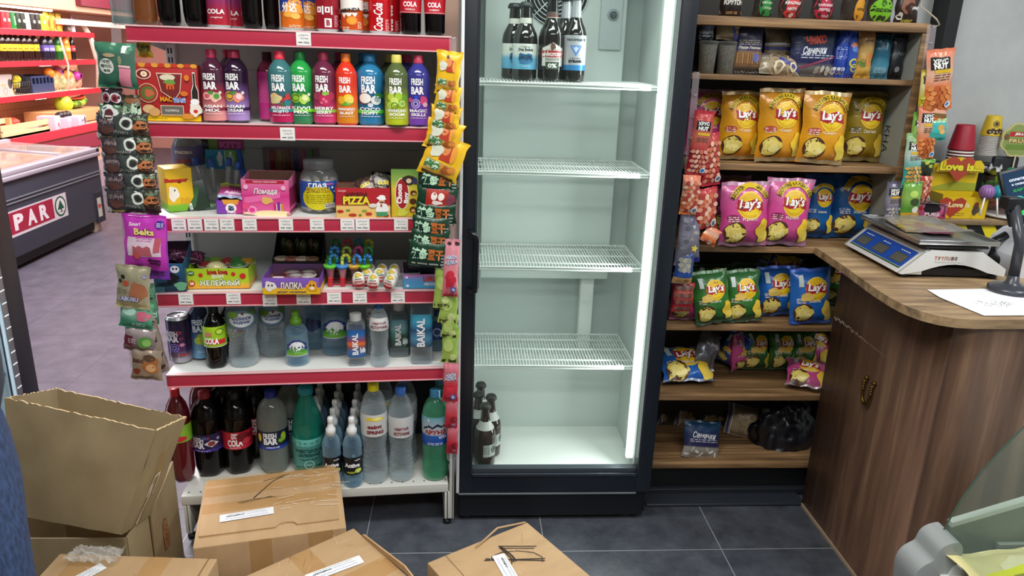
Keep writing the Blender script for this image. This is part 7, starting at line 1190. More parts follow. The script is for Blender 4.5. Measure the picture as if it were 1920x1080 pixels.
# black dispenser with paper cups
t = thing('cup_dispenser', 'black organiser box holding cups along the wall on the ledge', 'organiser', (1.96, 2.83, LZ)); b = MB(); BK = m('16171a', .4); b.box((-.13, -.035, 0), (.14, .05, .185), BK, .004); b.box((-.20, -.02, 0), (-.13, .05, .17), BK, .004); obj('box', b, t); b = MB(); b.box((.09, -.06, .0), (.19, -.036, .22), m('1b1c1f', .5), .01); b.box((-.12, -.037, .02), (.08, -.035, .15), m('26282c', .5)); obj('flap', b, t)
def cupstack(px, yt, yb, wt, wb, n, top, ringc, label, Y, cm=()):
    # upside-down paper cups: the top cup shows its wall, the rest only rims
    a = at_y(px, yt, Y); c = at_y(px, yb, Y); s = ppm(a); H = a.z-c.z; r0 = wb/s/2; r1 = wt/s/2; hc = min(.092, H*.5)
    t = thing('cup_stack', label, 'paper cups', (c.x, Y, c.z)); b = MB(); pitch = (H-hc)/n
    for i in range(n):
        z = i*pitch; b.lathe([(r0*.985, z), (r0*1.0, z+.0008), (r0*1.0, z+pitch*.45), (r0*.96, z+pitch*.5)], m('f0eee8', .5), 28, cap0=(i == 0), cap1=False); b.lathe([(r0*.96, z+pitch*.48), (r0*.95, z+pitch)], m(ringc, .5), 28, cap0=False, cap1=False)
    obj('rim_stack', b, t); b = MB(); pr = [(r0*.95, n*pitch), (r0*1.0, n*pitch), (r1, H-.003), (r1*.96, H), (r1*.92, H-.004)]
    b.lathe([(r0*1.0, n*pitch), (r1, H-.003), (r1*.96, H), (r1*.9, H-.002)], m(top, .45), 30, cap0=False); art(D(b, wrap([(r0, n*pitch), (r1, H-.003)]), .0005, .01), r0*2, H, cm); obj('top_cup', b, t); return t
cupstack(1791, 233, 330, 32, 46, 9, 'a81f34', '6a1424', 'stack of upside-down red paper cups on the ledge', 2.79)
cupstack(1849, 216, 290, 26, 37, 15, 'd8b82a', '3a2c14', 'stack of upside-down yellow and brown patterned paper cups on the black organiser', 2.815, [('e', -.1, .8, .18, .16, '3a2c1c'), ('g', -.1, .8, .13, .03, 'd8b82a')]+[('e', -.4+.16*i, .60+.03*(i % 2), .12, .12, '3a2a18') for i in range(6)]+[('e', -.36+.16*i, .60, .03, .04, 'e8d8a0') for i in range(6)])
# jelly tubs on the right with a flower-shaped sign
p = at_y(1895, 330, 2.72); t = thing('jelly_display', 'clear tub of green and red jellies with scalloped sign on the ledge', 'candy tub', (p.x+.0, 2.735, LZ)); b = MB(); b.lathe([(.06, 0), (.065, .004), (.085, .15), (.088, .152)], clear('a88a80', .2, .08, .6), 24, cap1=False); obj('tub', b, t)
b = MB(); d0 = [(.075*cos(2*pi*i/10), .06*sin(2*pi*i/10)) for i in range(10)]; sg = []
for i in range(60): a = 2*pi*i/60; r = .06*(1+.12*abs(sin(4*a))); sg.append((r*cos(a)*1.15, r*sin(a)))
b.prism(sg, -.003, .003, m('c8c088', .5), 'y'); d = D(b, front(-.003), .0006); d.poly([(x*.9, y*.9) for x, y in sg], m('8fa05a', .5)); d.rect(-.045, .012, .045, .03, m('b8302a', .5)); d.text('JELLY', 0, .021, WHT, h=.011, w=.05, bold=.05); d.text('FRUIT', 0, -.004, m('6a4a20', .5), h=.016, w=.09, bold=.12); d.text('FRUIT', 0, -.004, m('e8d08a', .5), h=.014, w=.086, bold=.04); d.rect(-.05, -.036, .05, -.018, m('6f8f3a', .5)); d.ell(-.055, .01, .01, .012, m('7a5a3a', .5))
o = obj('sign', b, t); o.location = (.035, .03, .285); b = MB(); b.tube([(.035, .03, .1), (.035, .03, .23)], .003, m('c8b8a8', .4), 6); obj('sign_stick', b, t)
q_ = random.Random(9)
for i in range(16):
    a = i*2.4; r = .018+.05*((i*7) % 5)/5; z = .03+.15*(i/16); b = MB(); cc = ['7ab83a', '3fa04a', 'd8d04a', '2f9a6a'][i % 4] if i > 7 else ['b8402f', 'c8582f', 'a8342a'][i % 3]
    b.ball((0, 0, 0), .020, clear(cc, .75, .1, .95, cc), 12, (1.15, 1, .8)); b.prism([(.018, -.004), (.032, -.012), (.034, .008)], -.002, .002, clear(cc, .5, .1, .8), 'y')
    o = solo('wrapped_jelly', b, ('green wrapped jelly sweet' if i > 7 else 'red wrapped jelly sweet')+' in the clear tub at the right end of the ledge', 'sweet', (p.x+r*cos(a), 2.735+r*sin(a), LZ+z), a, 'green wrapped jellies in the tub' if i > 7 else 'red wrapped jellies in the tub')
b = MB(); b.lathe([(.11, 0), (.13, .006), (.135, .012), (.10, .010), (.02, .008)], m('e8e8e6', .35), 32); c = at_y(1905, 400, 2.66); solo('white_plate', b, 'white plate on the ledge under the black screen', 'plate', (c.x+.03, 2.70, LZ))
b = MB(); b.grid(lambda u, v: (.07*(u-.5)+.01*noise.noise(V((u*4, v*4, 1))), .06*(v-.5), .03+.03*noise.noise(V((u*3, v*3, 5)))+.012*noise.noise(V((u*9, v*9, 2)))), 14, 12, m('c8cace', .35)); c = at_y(1855, 315, 2.77); solo('crumpled_wrapper', b, 'crumpled silver-white wrapper behind the gum display on the ledge', 'wrapper', (c.x, 2.775, c.z-.03))
# ================================================================ curved display case, bottom right
t = thing('glass_display_case', 'curved glass counter case with grey plastic end trim at the lower right', 'display case', (0, 0, 0)); Y0 = 1.45; PL = m('9a9fa0', .35)
cv = [at_y(x, y, Y0) for x, y in [(1766, 1006), (1782, 975), (1806, 935), (1842, 886), (1882, 842), (1920, 803), (1965, 765), (2020, 730), (2090, 700)]]
crv = [(c.x, c.z) for c in cv]
b = MB(); GL = clear('a8b8b0', .03, .03, .3, 'f4f8f6'); n = len(crv)
def offs(k): 
    o = []
    for i in range(n):
        a = crv[max(0, i-1)]; c = crv[min(n-1, i+1)]; dx, dz = c[0]-a[0], c[1]-a[1]; l = sqrt(dx*dx+dz*dz); o.append((crv[i][0]-dz/l*k, crv[i][1]+dx/l*k))
    return o
for k in (0, .006):
    vs = [(x, y, z) for x, z in offs(k) for y in (Y0, .5)]; b.add(vs, [(2*i, 2*i+1, 2*i+3, 2*i+2) for i in range(n-1)], GL, True)
o6 = offs(.006); b.add([(x, Y0, z) for x, z in crv]+[(x, Y0, z) for x, z in o6], [(i, i+1, n+i+1, n+i) for i in range(n-1)], m('1f4a3c', .2)); obj('curved_glass', b, t)
b = MB(); zb = at_y(1800, 1080, Y0).z-.05; en = [(crv[0][0], crv[0][1])]+crv[1:]+[(crv[-1][0], zb), (crv[0][0], zb)]
b.add([(x, Y0-.002, z) for x, z in en], [tuple(range(len(en)))], clear('a8b4ac', .03, .04, .2, 'f2f6f3')); obj('end_glass', b, t)
def tp(x, y): c = at_y(x, y, Y0); return (c.x, c.z)
tr = [tp(1778, 992), tp(1762, 994), tp(1748, 999), tp(1738, 1007), tp(1732, 1018), tp(1728, 1026), tp(1720, 1030), tp(1710, 1035), tp(1701, 1042), tp(1694, 1052), tp(1690, 1064), tp(1688, 1085), tp(1684, 1130), tp(1730, 1130), tp(1738, 1072), tp(1754, 1052), tp(1766, 1040), tp(1782, 1012)]
for _ in range(3): tr = [q for i in range(len(tr)) for q in ((tr[i][0]*.75+tr[(i+1) % len(tr)][0]*.25, tr[i][1]*.75+tr[(i+1) % len(tr)][1]*.25), (tr[i][0]*.25+tr[(i+1) % len(tr)][0]*.75, tr[i][1]*.25+tr[(i+1) % len(tr)][1]*.75))]
b = MB(); b.prism(tr[::-1], Y0-.05, Y0+.03, PL, 'y', True); obj('end_trim', b, t)
b = MB(); t2 = [tp(1766, 1030), tp(1752, 1052), tp(1738, 1075), tp(1734, 1130), tp(1800, 1130), tp(1770, 1072), tp(1785, 1050)]; b.prism(t2, Y0-.055, Y0-.02, m('c8ccce', .4), 'y'); obj('inner_trim', b, t)
b = MB(); a0, a1 = tp(1785, 990), tp(1990, 930); b.prism([(a0[0], a0[1]), (a1[0], a1[1]), (a1[0], a1[1]+.014), (a0[0], a0[1]+.012)], Y0+.002, Y0+.02, m('d4d6d2', .4), 'y'); b.prism([(a0[0]+.01, a0[1]-.12), (a1[0], a1[1]-.12), (a1[0], a1[1]), (a0[0], a0[1])], Y0+.003, Y0+.012, m('6f7468', .4), 'y'); b.box((a0[0]+.12, Y0-.01, a0[1]-.075), (a1[0], Y0+.002, a0[1]-.04), m('7a8078', .4), .002); obj('end_wall', b, t)
b = MB(); b.box((1.08, .5, .0), (2.2, Y0+.02, .33), m('8f9596', .4), .006); b.box((1.13, .55, .33), (2.15, Y0-.01, .445), m('d8dad6', .4)); obj('case_body', b, t)
q = at_z(1905, 1040, .40); b = bag(.34, .26, .06, m('e0d49a', .35), [('b', .1, .45, .46, .3, 3, 'e8e0b4')]+[('w', -.2+.05*i, .3+.04*i, .7, .12, ('f0e8c4', 'd8c880')[i % 2]) for i in range(10)]+[('p', -.25, .55, [(-.2, -.16), (.22, -.1), (.18, .14), (-.18, .1)], 'e0e020'), ('l', -.25, .62, .3, 5, .06, '8a8a20')], 95, .006)
o = solo('noodle_pack', b, 'yellow see-through pack of pale noodles lying inside the glass display case', 'noodle pack', (at_z(1800, 1062, .47).x+.165, Y0-.28, .452)); o.rotation_euler = (-1.40, 0, .12)
# ================================================================ the hall on the left
# chilled cabinet whose black door post stands at the left edge
t = thing('glass_chiller', 'tall glass-fronted chiller with black door post and lit inside at the left edge', 'fridge', (0, 0, 0)); X0, Y1 = -1.5, 2.53
b = MB(); b.box((X0-.04, Y1-.095, .02), (X0, Y1, 2.0), m('141a26', .35), .004); b.box((X0-.04, 1.4, 1.9), (X0, Y1-.09, 2.0), m('141a26', .35), .004); b.box((X0-.04, 1.4, .02), (X0, Y1-.09, .14), m('141a26', .35), .004); b.box((X0-.04, 1.4, .02), (X0, 1.49, 2.0), m('141a26', .35), .004); obj('door_frame', b, t)
b = MB(); b.box((X0-.015, Y1-.125, .14), (X0+.002, Y1-.095, 1.9), m('8f969c', .3, .6), .002)
for i in range(40): b.box((X0+.0018, Y1-.122, .18+i*.043), (X0+.003, Y1-.098, .18+i*.043+.004), m('e8f0f4', .3, emit=.6))
obj('hinge_rail', b, t)
b = MB(); b.box((X0-.03, 1.49, .14), (X0-.024, Y1-.12, 1.9), clear('a8bcc4', .06, .04, .4)); obj('glass_pane', b, t)
b = MB(); b.box((X0-.6, 1.4, 0), (X0-.04, 1.43, 2.0), m('20252c', .4)); b.box((X0-.6, Y1-.03, 0), (X0-.04, Y1, 2.0), m('20252c', .4)); b.box((X0-.6, 1.4, 0), (X0-.57, Y1, 2.0), m('c8d4d8', .4)); b.box((X0-.6, 1.4, 1.97), (X0-.04, Y1, 2.0), m('20252c', .4)); b.box((X0-.6, 1.4, 0), (X0-.04, Y1, .12), m('20252c', .4)); b.box((X0-.57, Y1-.034, .12), (X0-.05, Y1-.03, 1.97), m('c4d0d6', .4)); obj('cabinet', b, t)
b = MB(); b.box((X0-.075, Y1-.27, .2), (X0-.06, Y1-.18, 1.85), m('f4fbff', .3, emit=5), .003); obj('light_strip', b, t)
for z in (.45, .85, 1.25): b = MB(); b.box((X0-.56, 1.44, z), (X0-.08, Y1-.04, z+.012), m('a8b4ba', .35, .4)); obj('shelf', b, t)
for i, z in enumerate((.462, .862)):
    for k in range(3): bottle('dairy_bottle', 'white dairy bottle inside the glass chiller at the left edge, %s shelf' % ('lower', 'upper')[i], (X0-.16, Y1-.25-.1*k, z), .2, .035, P_SODA, m('e0e6ea', .4), m('3a6ab8', .4), group='dairy bottles in the left chiller')
# chest freezer
FX = -3.1; t = thing('chest_freezer', 'dark grey chest freezer with sliding glass lid and red and white supermarket sign', 'freezer', (0, 0, 0))
f0, f1 = at_x(184, 292, FX), at_x(197, 412, FX); YE = f0.y; ZT = f0.z; ZB = .10; YS = YE-2.0; FG = m('3c404c', .4)
b = MB(); b.box((FX-.75, YS, ZB), (FX, YE, ZT), FG, .012)
for z in (ZT-.13, ZT-.155): b.box((FX-.005, YS, z), (FX+.006, YE+.004, z+.008), m('7c808a', .35))
b.box((FX-.7, YS+.05, .03), (FX-.03, YE-.05, ZB), m('17181c', .6)); obj('body', b, t)
b = MB(); LM = m('b0a8b4', .35); lz = ZT+.075
for a_, c_ in (((FX-.74, YS, ZT), (FX+.015, YE+.01, ZT+.035)),): b.box(a_, c_, LM, .008)
b.box((FX-.06, YS, ZT+.03), (FX+.012, YE+.01, lz), LM, .012); b.box((FX-.75, YS, ZT+.03), (FX-.70, YE+.01, lz+.05), LM, .012); b.box((FX-.75, YE-.06, ZT+.03), (FX+.012, YE+.01, lz), LM, .012); obj('lid_rim', b, t)
b = MB(); b.add([(FX-.05, YS, lz-.005), (FX-.05, YE-.05, lz-.005), (FX-.72, YE-.05, lz+.035), (FX-.72, YS, lz+.035)], [(0, 1, 2, 3)], clear('d8c8c0', .25, .05, .7, 'f0e0d8')); b.tube([(FX-.05, YE-.5, lz), (FX-.72, YE-.5, lz+.04)], .012, LM, 8); obj('glass_lid', b, t)
b = MB(); b.add([(FX-.05, YS, ZT-.04+.076), (FX-.05, YE-.07, ZT+.036), (FX-.7, YE-.07, ZT+.036), (FX-.7, YS, ZT+.036)], [(0, 1, 2, 3)], noisy('frozen_goods', 'b8683a', 'f0d8b0', (6, 2.2, 3), .5, 0, 3, .4, .6, c3='d8b04a')); obj('goods_layer', b, t)
S = flat((FX, 0, 0), (0, 1, 0), (0, 0, 1)); b = MB(); d = D(b, S, .0012, .2, .0006)
s0, s1 = at_x(122, 360, FX), at_x(88, 440, FX); yb1 = at_x(124, 400, FX); zt, zb = s0.z, yb1.z-.02; y1 = s0.y
d.rect(y1-.95, zb, y1, zt, m('dfd6de', .45)); d.rect(y1-.95, zb+.02, y1-.20, zt-.012, m('a82440', .4)); hh = zt-zb
for i, ch in enumerate('SPAR'): d.o = .0026; d.text(ch, y1-.83+.165*i, (zt+zb)/2+.004, m('f4eef2', .4), h=hh*.62, w=.12, bold=.05)
cy, cz = y1-.10, (zt+zb)/2; d.o = .0026; d.ell(cy, cz, .082, hh*.42, m('14583f', .4), 0, 28); d.ell(cy, cz, .066, hh*.35, m('e6e8e4', .4), 0, 28); d.poly([(cy-.05, cz-hh*.12), (cy+.05, cz-hh*.12), (cy, cz+hh*.27)], m('14583f', .4)); d.rect(cy-.012, cz-hh*.24, cy+.012, cz-hh*.1, m('14583f', .4)); d.ell(cy-.03, cz-hh*.17, .025, hh*.05, m('e6e8e4', .4)); d.ell(cy+.03, cz-hh*.17, .025, hh*.05, m('e6e8e4', .4))
obj('supermarket_sign', b, t)
b = MB(); e0, e1 = at_x(180, 372, FX), at_x(192, 404, FX); b.box((FX-.001, e0.y-.02, e1.z-.05), (FX+.004, YE-.02, e0.z+.05), m('2c2f38', .5)); d = D(b, flat((FX+.004, 0, 0), (0, 1, 0), (0, 0, 1)), .001); d.rect(e0.y, e1.z, e1.y, e0.z, m('c8ccc0', .5)); d.blob((e0.y+e1.y)/2, (e0.z+e1.z)/2+.01, .03, m('c85a4a', .5), 3, .02); obj('control_panel', b, t)
for y in (YS+.2, YE-.12): b = MB(); b.box((FX-.1, y-.05, 0), (FX-.02, y+.05, .10), m('b0a090', .6), .004); obj('foot', b, t)
# wall shelving
SX = -4.4; t = thing('hall_shelving', 'long lit wall shelving with red rails far back on the left', 'shelving', (0, 0, 0)); PEACHW = m('d8a080', .6)
b = MB(); b.box((SX-.5, 7.0, 0), (SX-.45, 10.1, 2.3), PEACHW)
for z in (.75, .82, .89, .96, 1.08, 1.15, 1.22):
    for k in range(44): b.box((SX-.4502, 7.05+k*.07, z), (SX-.4488, 7.05+k*.07+.035, z+.008), m('a86a4a', .7))
obj('back_panel', b, t)
for z in (1.642, 1.342, 1.014): b = MB(); b.box((SX-.45, 7.0, z-.02), (SX, 9.65, z), m('f0c8b8', .5)); o = obj('shelf', b, t); b = MB(); b.box((SX, 7.0, z-.05), (SX+.012, 9.65, z+.004), m('d02a38', .4)); obj('red_rail', b, o)
b = MB(); b.box((SX-.45, 7.0, .30), (SX+.35, 9.9, .68), m('e0a890', .5)); o = obj('base_shelf', b, t); b = MB(); b.box((SX+.35, 7.0, .62), (SX+.37, 9.9, .70), m('c83a4a', .4)); b.box((SX+.35, 7.0, .45), (SX+.365, 9.9, .6), m('9a3a4c', .4)); b.box((SX+.34, 7.0, 0), (SX+.36, 9.9, .30), m('b8a0a8', .5)); obj('red_rail', b, o)
for y, w_ in ((9.62, .03), (8.9, .012)): b = MB(); b.tube([(SX+.0, y, 1.01), (SX+.03, y, 1.3), (SX-.02, y, 1.6), (SX-.1, y, 1.75)], w_, clear('f4e0d0', .4, .1, .8), 8); obj('curved_side', b, t)
b = MB(); a0, a1 = at_x(0, 8, SX), at_x(95, 18, SX); b.tube([a0, a1], .022, m('ffffff', .3, emit=7), 8); obj('tube_light', b, t)
b = MB(); b.box((SX-.1, 8.9, 1.72), (SX+.02, 11, 1.78), m('f0d8c8', .5, emit=.4)); b.box((SX-.4, 7.0, 1.86), (SX+.2, 11.5, 1.98), m('c89078', .5)); b.box((SX+.2, 8.9, 1.92), (SX+.26, 11.8, 2.3), m('6a1f30', .5)); obj('canopy', b, t)
for y, z in ((8.55, 1.30), (8.9, .98), (8.35, .97)): b = MB(); b.box((SX-.05, y-.10, z-.012), (SX-.02, y+.10, z), m('fff4e8', .3, emit=9)); obj('shelf_lamp', b, t)
def far(px0, px1, pyb, pyt, d=.0): # place at the shelf front from its outline
    a = at_x((px0+px1)/2, pyb, SX-.06-d); s = ppm(a); return a, (px1-px0)/s*1.15, (pyb-pyt)/s
FC = [('red fruit drink can at the left end of the top far shelf', 'b82a3a', 0, 8), ('second red drink can on the top far shelf', 'c83a44', 8, 17), ('black and green drink can, first of two on the top far shelf', '1f8a3a', 18, 27), ('black drink can, second with green mark on the top far shelf', '203a24', 27, 36), ('black drink can with pale mark beside the white one', '2a302a', 36, 45), ('white drink can in the middle of the top far shelf', 'e8e4dc', 45, 54), ('black drink can right of the white one', '2a2624', 55, 64), ('black drink can left of the lime one', '34302c', 64, 74), ('lime drink can beside the yellow bags', 'b8d03a', 75, 83)]
for l, c_, x0, x1 in FC:
    a, w, h = far(x0, x1, 50 if x0 < 60 else 52, 17+x0*.08); can('drink_can', l, (a.x, a.y, 1.643), .17, .04, m(c_, .35), [('t', 0, .5, 'DRIVE', .3, 1, {'rot': pi/2, 'bold': .04}, 'd8f0d8')] if 'first of two' in l else [('b', 0, .5, .3, .2, 3, 'd8d4c8')], pi/2, 'drink cans on the top far shelf')
for i, (x0, x1) in enumerate(((84, 95), (94, 106), (105, 118))):
    a, w, h = far(x0, x1, 53, 22); o = bagthing('snack_bag', 'yellow snack bag, %s of three on the top far shelf' % ('left', 'middle', 'right')[i], 'snack bag', (a.x, a.y, 1.643), .11, .19, .05, grad([(0, 'e89a3a'), (.5, 'f4c83a'), (1, 'f0d84a')], .35), [('b', 0, .4, .3, .4, i, 'e8783a'), ('b', 0, .75, .3, .14, i+2, 'f8ec9a')], i, (0, 0, pi/2), 'yellow snack bags on the top far shelf')
a, w, h = far(120, 131, 53, 40); carton('dark_box', 'small dark patterned box at the end of the top far shelf', 'box', (a.x, a.y, 1.643), .08, .05, .07, m('4a3a34', .5), [('w', 0, .5, .7, .5, 'c8b098')], pi/2)
a, w, h = far(131, 140, 53, 25); bottle('drink_bottle', 'pale drink bottle at the end of the top far shelf', (a.x, a.y, 1.643), .17, .03, P_SODA, m('c8b8c8', .3), m('8a6a8a', .4))
for i, x in enumerate((5, 16, 25, 34, 46, 56, 68)):
    a, w, h = far(x-4, x+5, 108, 60); bottle('cola_bottle', 'dark soda bottle with yellow label, number %s of its row on the middle far shelf' % ('one', 'two', 'three', 'four', 'five', 'six', 'seven')[i], (a.x, a.y, 1.343), .27, .042, P_COLA, m('2a1512', .15), m('c83038', .4), lab=(.36, .6, m('f0c82a', .4)), cmds=[('r', .2, .44, 1.2, .14, 'c84a2a')], rz=pi/2, group='dark soda bottles on the middle far shelf', n=14)
for x, c_, lc, l in ((85, '1f1a2a', '5a4a9a', 'dark bottle with violet label, left one on the middle far shelf'), (96, '1f1a2a', '6a5ab0', 'dark bottle with violet label, right one on the middle far shelf'), (112, '1f5a2a', '8fc03a', 'green bottle with lime label on the middle far shelf'), (126, 'e8782a', 'f09a3a', 'orange drink bottle on the middle far shelf'), (138, '1a1414', 'd02a38', 'slim dark cola bottle with red label at the end of the middle far shelf')):
    a, w, h = far(x-5, x+5, 109, 62); bottle('drink_bottle', l, (a.x, a.y, 1.343), .26, .045 if x != 138 else .03, P_COLA, m(c_, .2), m(c_, .4), lab=(.36, .6, m(lc, .4)), cmds=[('l', 0, .48, 1, 3, .1, 'f0e8f0')], rz=pi/2, n=14)
a, w, h = far(0, 33, 177, 142); carton('grey_crate', 'grey cardboard crate with round holes at the left of the lowest far shelf', 'crate', (a.x-.17, a.y, 1.016), .36, .25, .2, m('b0a4a0', .6), [('e', -.3, .5, .12, .13, '4a4442'), ('e', .36, .55, .1, .13, '4a4442'), ('t', .05, .5, 'eco', .08, .2, 'd8a04a'), ('g', .1, .22, .1, .02, '8a7e7a')], pi/2)
a, w, h = far(36, 66, 172, 150); t = thing('fruit_basket', 'black wire basket of yellow fruit on the lowest far shelf', 'basket', (a.x-.15, a.y, 1.016), pi/2); b = MB()
for i in range(9): b.tube([(-.15+.0375*i, -.1, 0), (-.16+.04*i, -.12, .12)], .004, BLACK, 5); b.tube([(-.15+.0375*i, .1, 0), (-.16+.04*i, .12, .12)], .004, BLACK, 5)
for z, k in ((0, 1), (.06, 1.1), (.12, 1.2)): b.tube([(-.15*k, -.1*k, z), (.15*k, -.1*k, z), (.15*k, .1*k, z), (-.15*k, .1*k, z)], .005, BLACK, 5, True)
b.tube([(-.05+.12*cos(x), -.11, .12+.08*sin(x)) for x in [pi*j/10 for j in range(11)]], .006, BLACK, 5); obj('wire_basket', b, t)
q = random.Random(3)
for i in range(10):
    b = MB(); b.ball((0, 0, 0), .045, m('f0dc3a', .4), 10, (1, .8, .9)); solo('yellow_fruit', b, 'bright yellow fruit in the black wire basket on the lowest far shelf', 'fruit', (a.x-.15+q.uniform(-.06, .06), a.y+q.uniform(-.13, .12), 1.06+.05*(i//4)), 0, 'yellow fruit in the wire basket')
a, w, h = far(67, 112, 172, 146); t = thing('blue_crate', 'dark blue plastic crate on the lowest far shelf', 'crate', (a.x-.17, a.y, 1.016), pi/2); b = MB(); BC = m('2f3a5c', .45)
for y in (-.13, .13): 
    b.box((-.22, y-.006, 0), (.22, y+.006, .09), BC); b.box((-.22, y-.006, .15), (.22, y+.006, .17), BC)
    for i in range(7): b.box((-.22+.071*i, y-.006, .09), (-.20+.071*i, y+.006, .15), BC)
for x in (-.22, .22): b.box((x-.006, -.13, 0), (x+.006, .13, .17), BC)
b.box((-.22, -.13, 0), (.22, .13, .01), BC); obj('shell', b, t)
for i in range(14):
    on_ = i > 5; b = MB(); cc = ('b83a9a', 'c86ab0', '9a2f7a')[i % 3] if on_ else ('f08a2a', 'f0a040')[i % 2]; b.ball((0, 0, 0), .058, m(cc, .4), 10, (1, 1, .9))
    if on_: b.tube([(0, 0, .05), (.004, 0, .075)], [.012, .003], m('c8a070', .5), 6)
    px = 95+((i*17) % 52) if on_ else 92+((i*11) % 44); py = 130+((i*7) % 22)-(px > 120)*4 if on_ else 137+(i % 2)*3
    c = at_x(px, py, SX-.12-.05*(i % 3)); solo('red_onion' if on_ else 'orange_fruit', b, ('purple onion' if on_ else 'orange')+' in the heap above the blue crate on the lowest far shelf', 'onion' if on_ else 'orange', (c.x, c.y, max(c.z, 1.16)), 0, 'purple onions on the far shelf' if on_ else 'oranges on the far shelf')
for i, (x0, x1, c_) in enumerate(((114, 128, '8a7a4a'), (129, 143, '6a7a4a'), (144, 156, 'b87a6a'), (157, 168, '9a4a4a'))):
    a, w, h = far(x0, x1, 170, 148); o = bagthing('vegetable_sack', '%s sack of vegetables on the lowest far shelf' % ('pale green', 'green', 'pinkish', 'dark red')[i], 'sack', (a.x-.1, a.y, 1.016), .16, .2, .1, noisy('sack'+c_, c_, 'd8c89a', (20, 20, 20), .6, .3), [], 20+i, (0, 0, pi/2))
# base level: boxes and watermelon
c = at_x(122, 240, SX+.12); BX = SX-.04
a = at_x(125, 240, BX); b = MB(); b.box((-.5, -.2, 0), (.5, .2, .125), m('c89a6a', .6), .004); d = D(b, front(-.2), .001, .2); HEARTb = [(0, -.045), (-.045, .0), (-.05, .028), (-.03, .042), (-.008, .034), (0, .024), (.008, .034), (.03, .042), (.05, .028), (.045, 0)]; d.poly([(x*.7+.33, y*.7+.07) for x, y in HEARTb][::-1], m('4a2a20', .6)); d.ell(.44, .06, .012, .03, m('4a2a20', .6)); solo('fruit_carton', b, 'brown cardboard fruit carton under the cut watermelon on the far base shelf', 'carton', (BX, at_x(130, 240, BX).y, .69), pi/2)
wm = thing('watermelon', 'cut watermelon with red flesh on the brown carton far back', 'watermelon', (BX, at_x(138, 208, BX).y, .818), pi/2); b = MB(); RIND = noisy('melon_rind', '2f5a1f', 'a8c84a', (26, 26, 4), .35, 0, 3, .4, .6)
vs = []; 
b.grid(lambda u, v: (.27*cos(pi*(1-u)), -.10*sin(pi*u)**.8*cos(pi*(v-.5)*.98+0) if True else 0, .10-.10*sin(pi*u)**.7*(sin(pi*(v-.5))*.5+.5)-.0+.035*(1-2*u)**2), 22, 10, RIND); b.grid(lambda u, v: (.27*cos(pi*(1-u)), .10*sin(pi*u)**.8*cos(pi*(v-.5)*.98), .10-.10*sin(pi*u)**.7*(sin(pi*(v-.5))*.5+.5)+.035*(1-2*u)**2), 22, 10, RIND, True, True); obj('rind', b, wm)
b = MB(); b.grid(lambda u, v: (.25*cos(pi*(1-u)), (v-.5)*.17*sin(pi*u)**.8, .102+.035*(1-2*u)**2), 20, 6, m('e0503a', .4)); b.ball((-.2, .0, .06), .10, m('b8cc3a', .4), 14, (.8, 1, 1)); obj('flesh', b, wm)
for i, (x0, x1, yb, yt, l) in enumerate(((80, 108, 255, 225, 'white and lilac fruit box, left one by the freezer'), (110, 124, 252, 236, 'small white box with dark mark between the lilac boxes'), (122, 160, 250, 231, 'long lilac box with dark pear mark near the red ledge'))):
    a = at_x((x0+x1)/2, yb, SX+.25); s = ppm(a); carton('fruit_box', l, 'fruit box', (SX+.26, a.y, .69), (x1-x0)/s*1.1, .16, .14 if i == 0 else .1, m('d8c8dc', .5), [('e', .1, .4, .1, .12, 'd84a3a') if i == 0 else ('b', .34 if i == 2 else 0, .5, .08, .16, 3, '3a2a34'), ('t', .05, .55, 'МАНГО', .09, .36, '5a4a6a') if i == 2 else ('l', .3, .3, .2, 3, .1, '8a7a90')], pi/2+.15)
for i in range(3):
    b = MB(); b.ball((0, 0, 0), .05, m('2a1a20', .4), 8, (1, 1, .9)); c = at_x(114+i*7, 232, SX+.2); solo('dark_fruit', b, 'dark plum fruit in the small white box by the red ledge', 'fruit', (c.x, c.y, .80), 0, 'dark fruit by the lilac boxes')
b = MB(); b.ball((0, 0, 0), .08, m('e05a4a', .5), 10, (1.3, 1, .6)); c = at_x(16, 222, SX-.25); solo('red_sack', b, 'small red sack lying at the left of the far base shelf', 'sack', (c.x, c.y, .74))
for x0, x1, l in ((30, 60, 'low pale wooden crate far back left of the brown carton'),):
    a = at_x(45, 240, SX+.1); b = MB(); b.box((-.4, -.2, 0), (.4, .2, .02), m('e8c89a', .6)); 
    for y in (-.2, .19): b.box((-.4, y, 0), (.4, y+.01, .05), m('e8c89a', .6)); b.box((-.4, y, .07), (.4, y+.01, .12), m('e8c89a', .6))
    for x in (-.4, .36): 
        for y in (-.19, .15): b.box((x, y, 0), (x+.04, y+.04, .12), m('c8a070', .6))
    solo('wooden_crate', b, l, 'crate', (a.x, a.y-.32, .69), pi/2)
# ================================================================ cardboard boxes on the floor
def scuff(d, w, h, n=10, seed=1):
    q = random.Random(seed)
    for i in range(n): x, y = q.uniform(-w*.45, w*.45), q.uniform(-h*.45, h*.45); d.line([(x, y), (x+q.uniform(-.05, .05), y+q.uniform(-.03, .03))], .0007, m(('e8d4b4', '8a6a40')[i % 2], .7))
def tapeband(d, u0, v0, u1, v1): d.rect(u0, v0, u1, v1, TAPE)
def ship_label(parent, o, ux, uy, w=.13, h=.028, seed=1, name='paper_label'):
    b = MB(); d = D(b, flat(o, ux, uy), .0008, .05); d.rect(-w/2, -h/2, w/2, h/2, m('eceef2', .6)); d.text('АККУМЕРАЛ', -w*.22, h*.12, INK, h=h*.17, w=w*.34, bold=.06); d.scrawl(w*.18, h*.1, w*.4, h*.16, m('3a4a8a', .6), .0009, 26, seed); d.scrawl(0, -h*.25, w*.8, h*.14, m('3a4a8a', .6), .0009, 40, seed+2); d.lines(0, h*.33, w*.7, 1, .01, m('6a6c74', .6), .0012, seed); return obj(name, b, parent)
